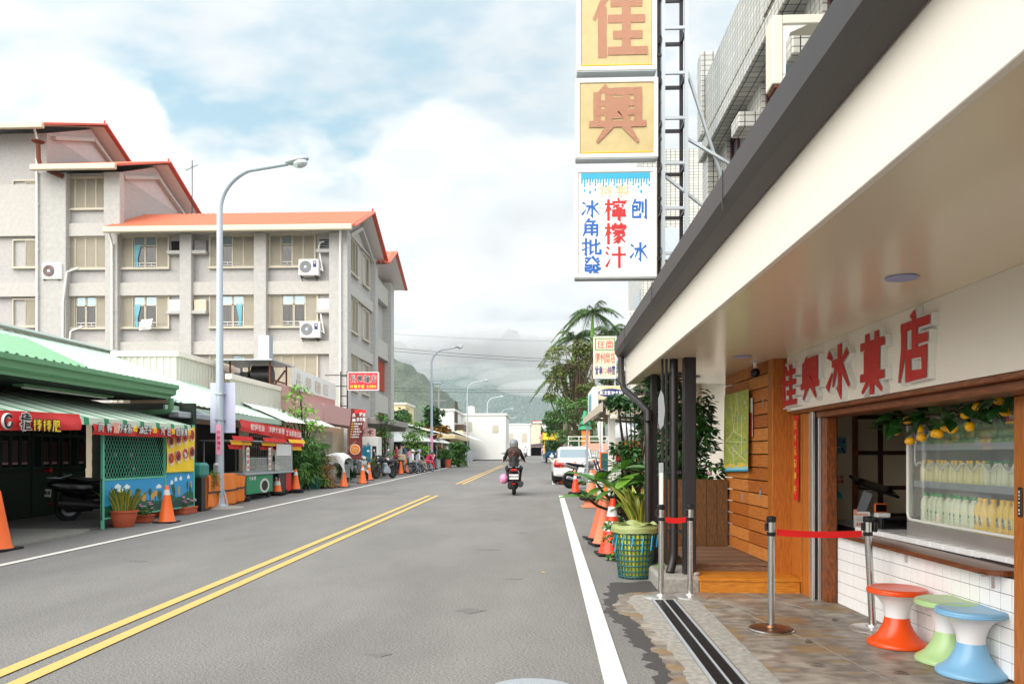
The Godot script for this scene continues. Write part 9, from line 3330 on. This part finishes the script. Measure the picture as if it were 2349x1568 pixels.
	# leaves on the road
	var yl := put("fallen_leaf", leaf_mesh(.5, .1), "lemon_yellow", null, gp(-.02, -8.5, .012))
	yl.scale = Vector3.ONE * .06
	meta(yl, "small yellow leaf lying on the road left of the white line", "leaf")

# a leaf along +x: half width over length, with a fold and a droop
func leaf_mesh(wide: float, droop := .2, seg := 4) -> ArrayMesh:
	var m := MB.new()
	for i in seg:
		var a := float(i) / seg
		var b := float(i + 1) / seg
		var wa := wide * .5 * sin(PI * pow(a, .75))
		var wb := wide * .5 * sin(PI * pow(b, .75))
		var ya := -droop * a * a
		var yb := -droop * b * b
		for s in [-1.0, 1.0]:
			var p := [V(a, ya, 0), V(b, yb, 0), V(b, yb + wb * .22, wb * s), V(a, ya + wa * .22, wa * s)]
			if s > 0:
				p.reverse()
			if i == 0:
				if s > 0:
					m.tri(p[1], p[2], p[3])
				else:
					m.tri(p[0], p[1], p[2])
			elif i == seg - 1:
				if s > 0:
					m.tri(p[0], p[2], p[3])
				else:
					m.tri(p[0], p[1], p[3])
			else:
				m.quad(p[0], p[1], p[2], p[3])
	return m.done()

# leaves scattered in clumps; each clump is [centre, radius]; returns the part
func foliage(parent: Node3D, clumps: Array, per: int, mesh: Mesh, m: String, size: float, tint_lo: Color, tint_hi: Color, n := "leaves", flatness := .75, shell := .55) -> MultiMeshInstance3D:
	var mm := MultiMesh.new()
	mm.transform_format = MultiMesh.TRANSFORM_3D
	mm.use_colors = true
	mm.mesh = mesh
	mm.instance_count = clumps.size() * per
	var i := 0
	for c in clumps:
		var tone := rng.randf()
		for k in per:
			var d := V(rng.randfn(), rng.randfn() * flatness, rng.randfn()).normalized()
			var rr: float = c[1] * lerpf(shell, 1.0, rng.randf()) * rng.randf_range(.75, 1.08)
			var p: Vector3 = c[0] + V(d.x, d.y * flatness, d.z) * rr
			var yaw := atan2(-d.z, d.x) + rng.randf_range(-.9, .9)
			var B := Basis(Vector3.UP, yaw) * Basis(V(0, 0, 1), rng.randf_range(-.9, .55)) * Basis(V(1, 0, 0), rng.randf_range(-.8, .8))
			B = B.scaled(Vector3.ONE * size * rng.randf_range(.7, 1.25))
			mm.set_instance_transform(i, Transform3D(B, p))
			mm.set_instance_color(i, tint_lo.lerp(tint_hi, clampf(tone * .6 + rng.randf() * .5, 0, 1)))
			i += 1
	var o := MultiMeshInstance3D.new()
	o.name = n
	o.multimesh = mm
	o.material_override = M[m]
	o.set_meta("kind", "stuff")
	parent.add_child(o, true)
	return o

func limbs(pts: Array, r0: float, r1: float) -> MB:
	var mb := MB.new()
	for l in pts:
		var n: int = l.size()
		var rr := []
		for i in n:
			rr.append(lerpf(r0, r1, float(i) / (n - 1)))
		mb.tube(l, rr, 7)
	return mb
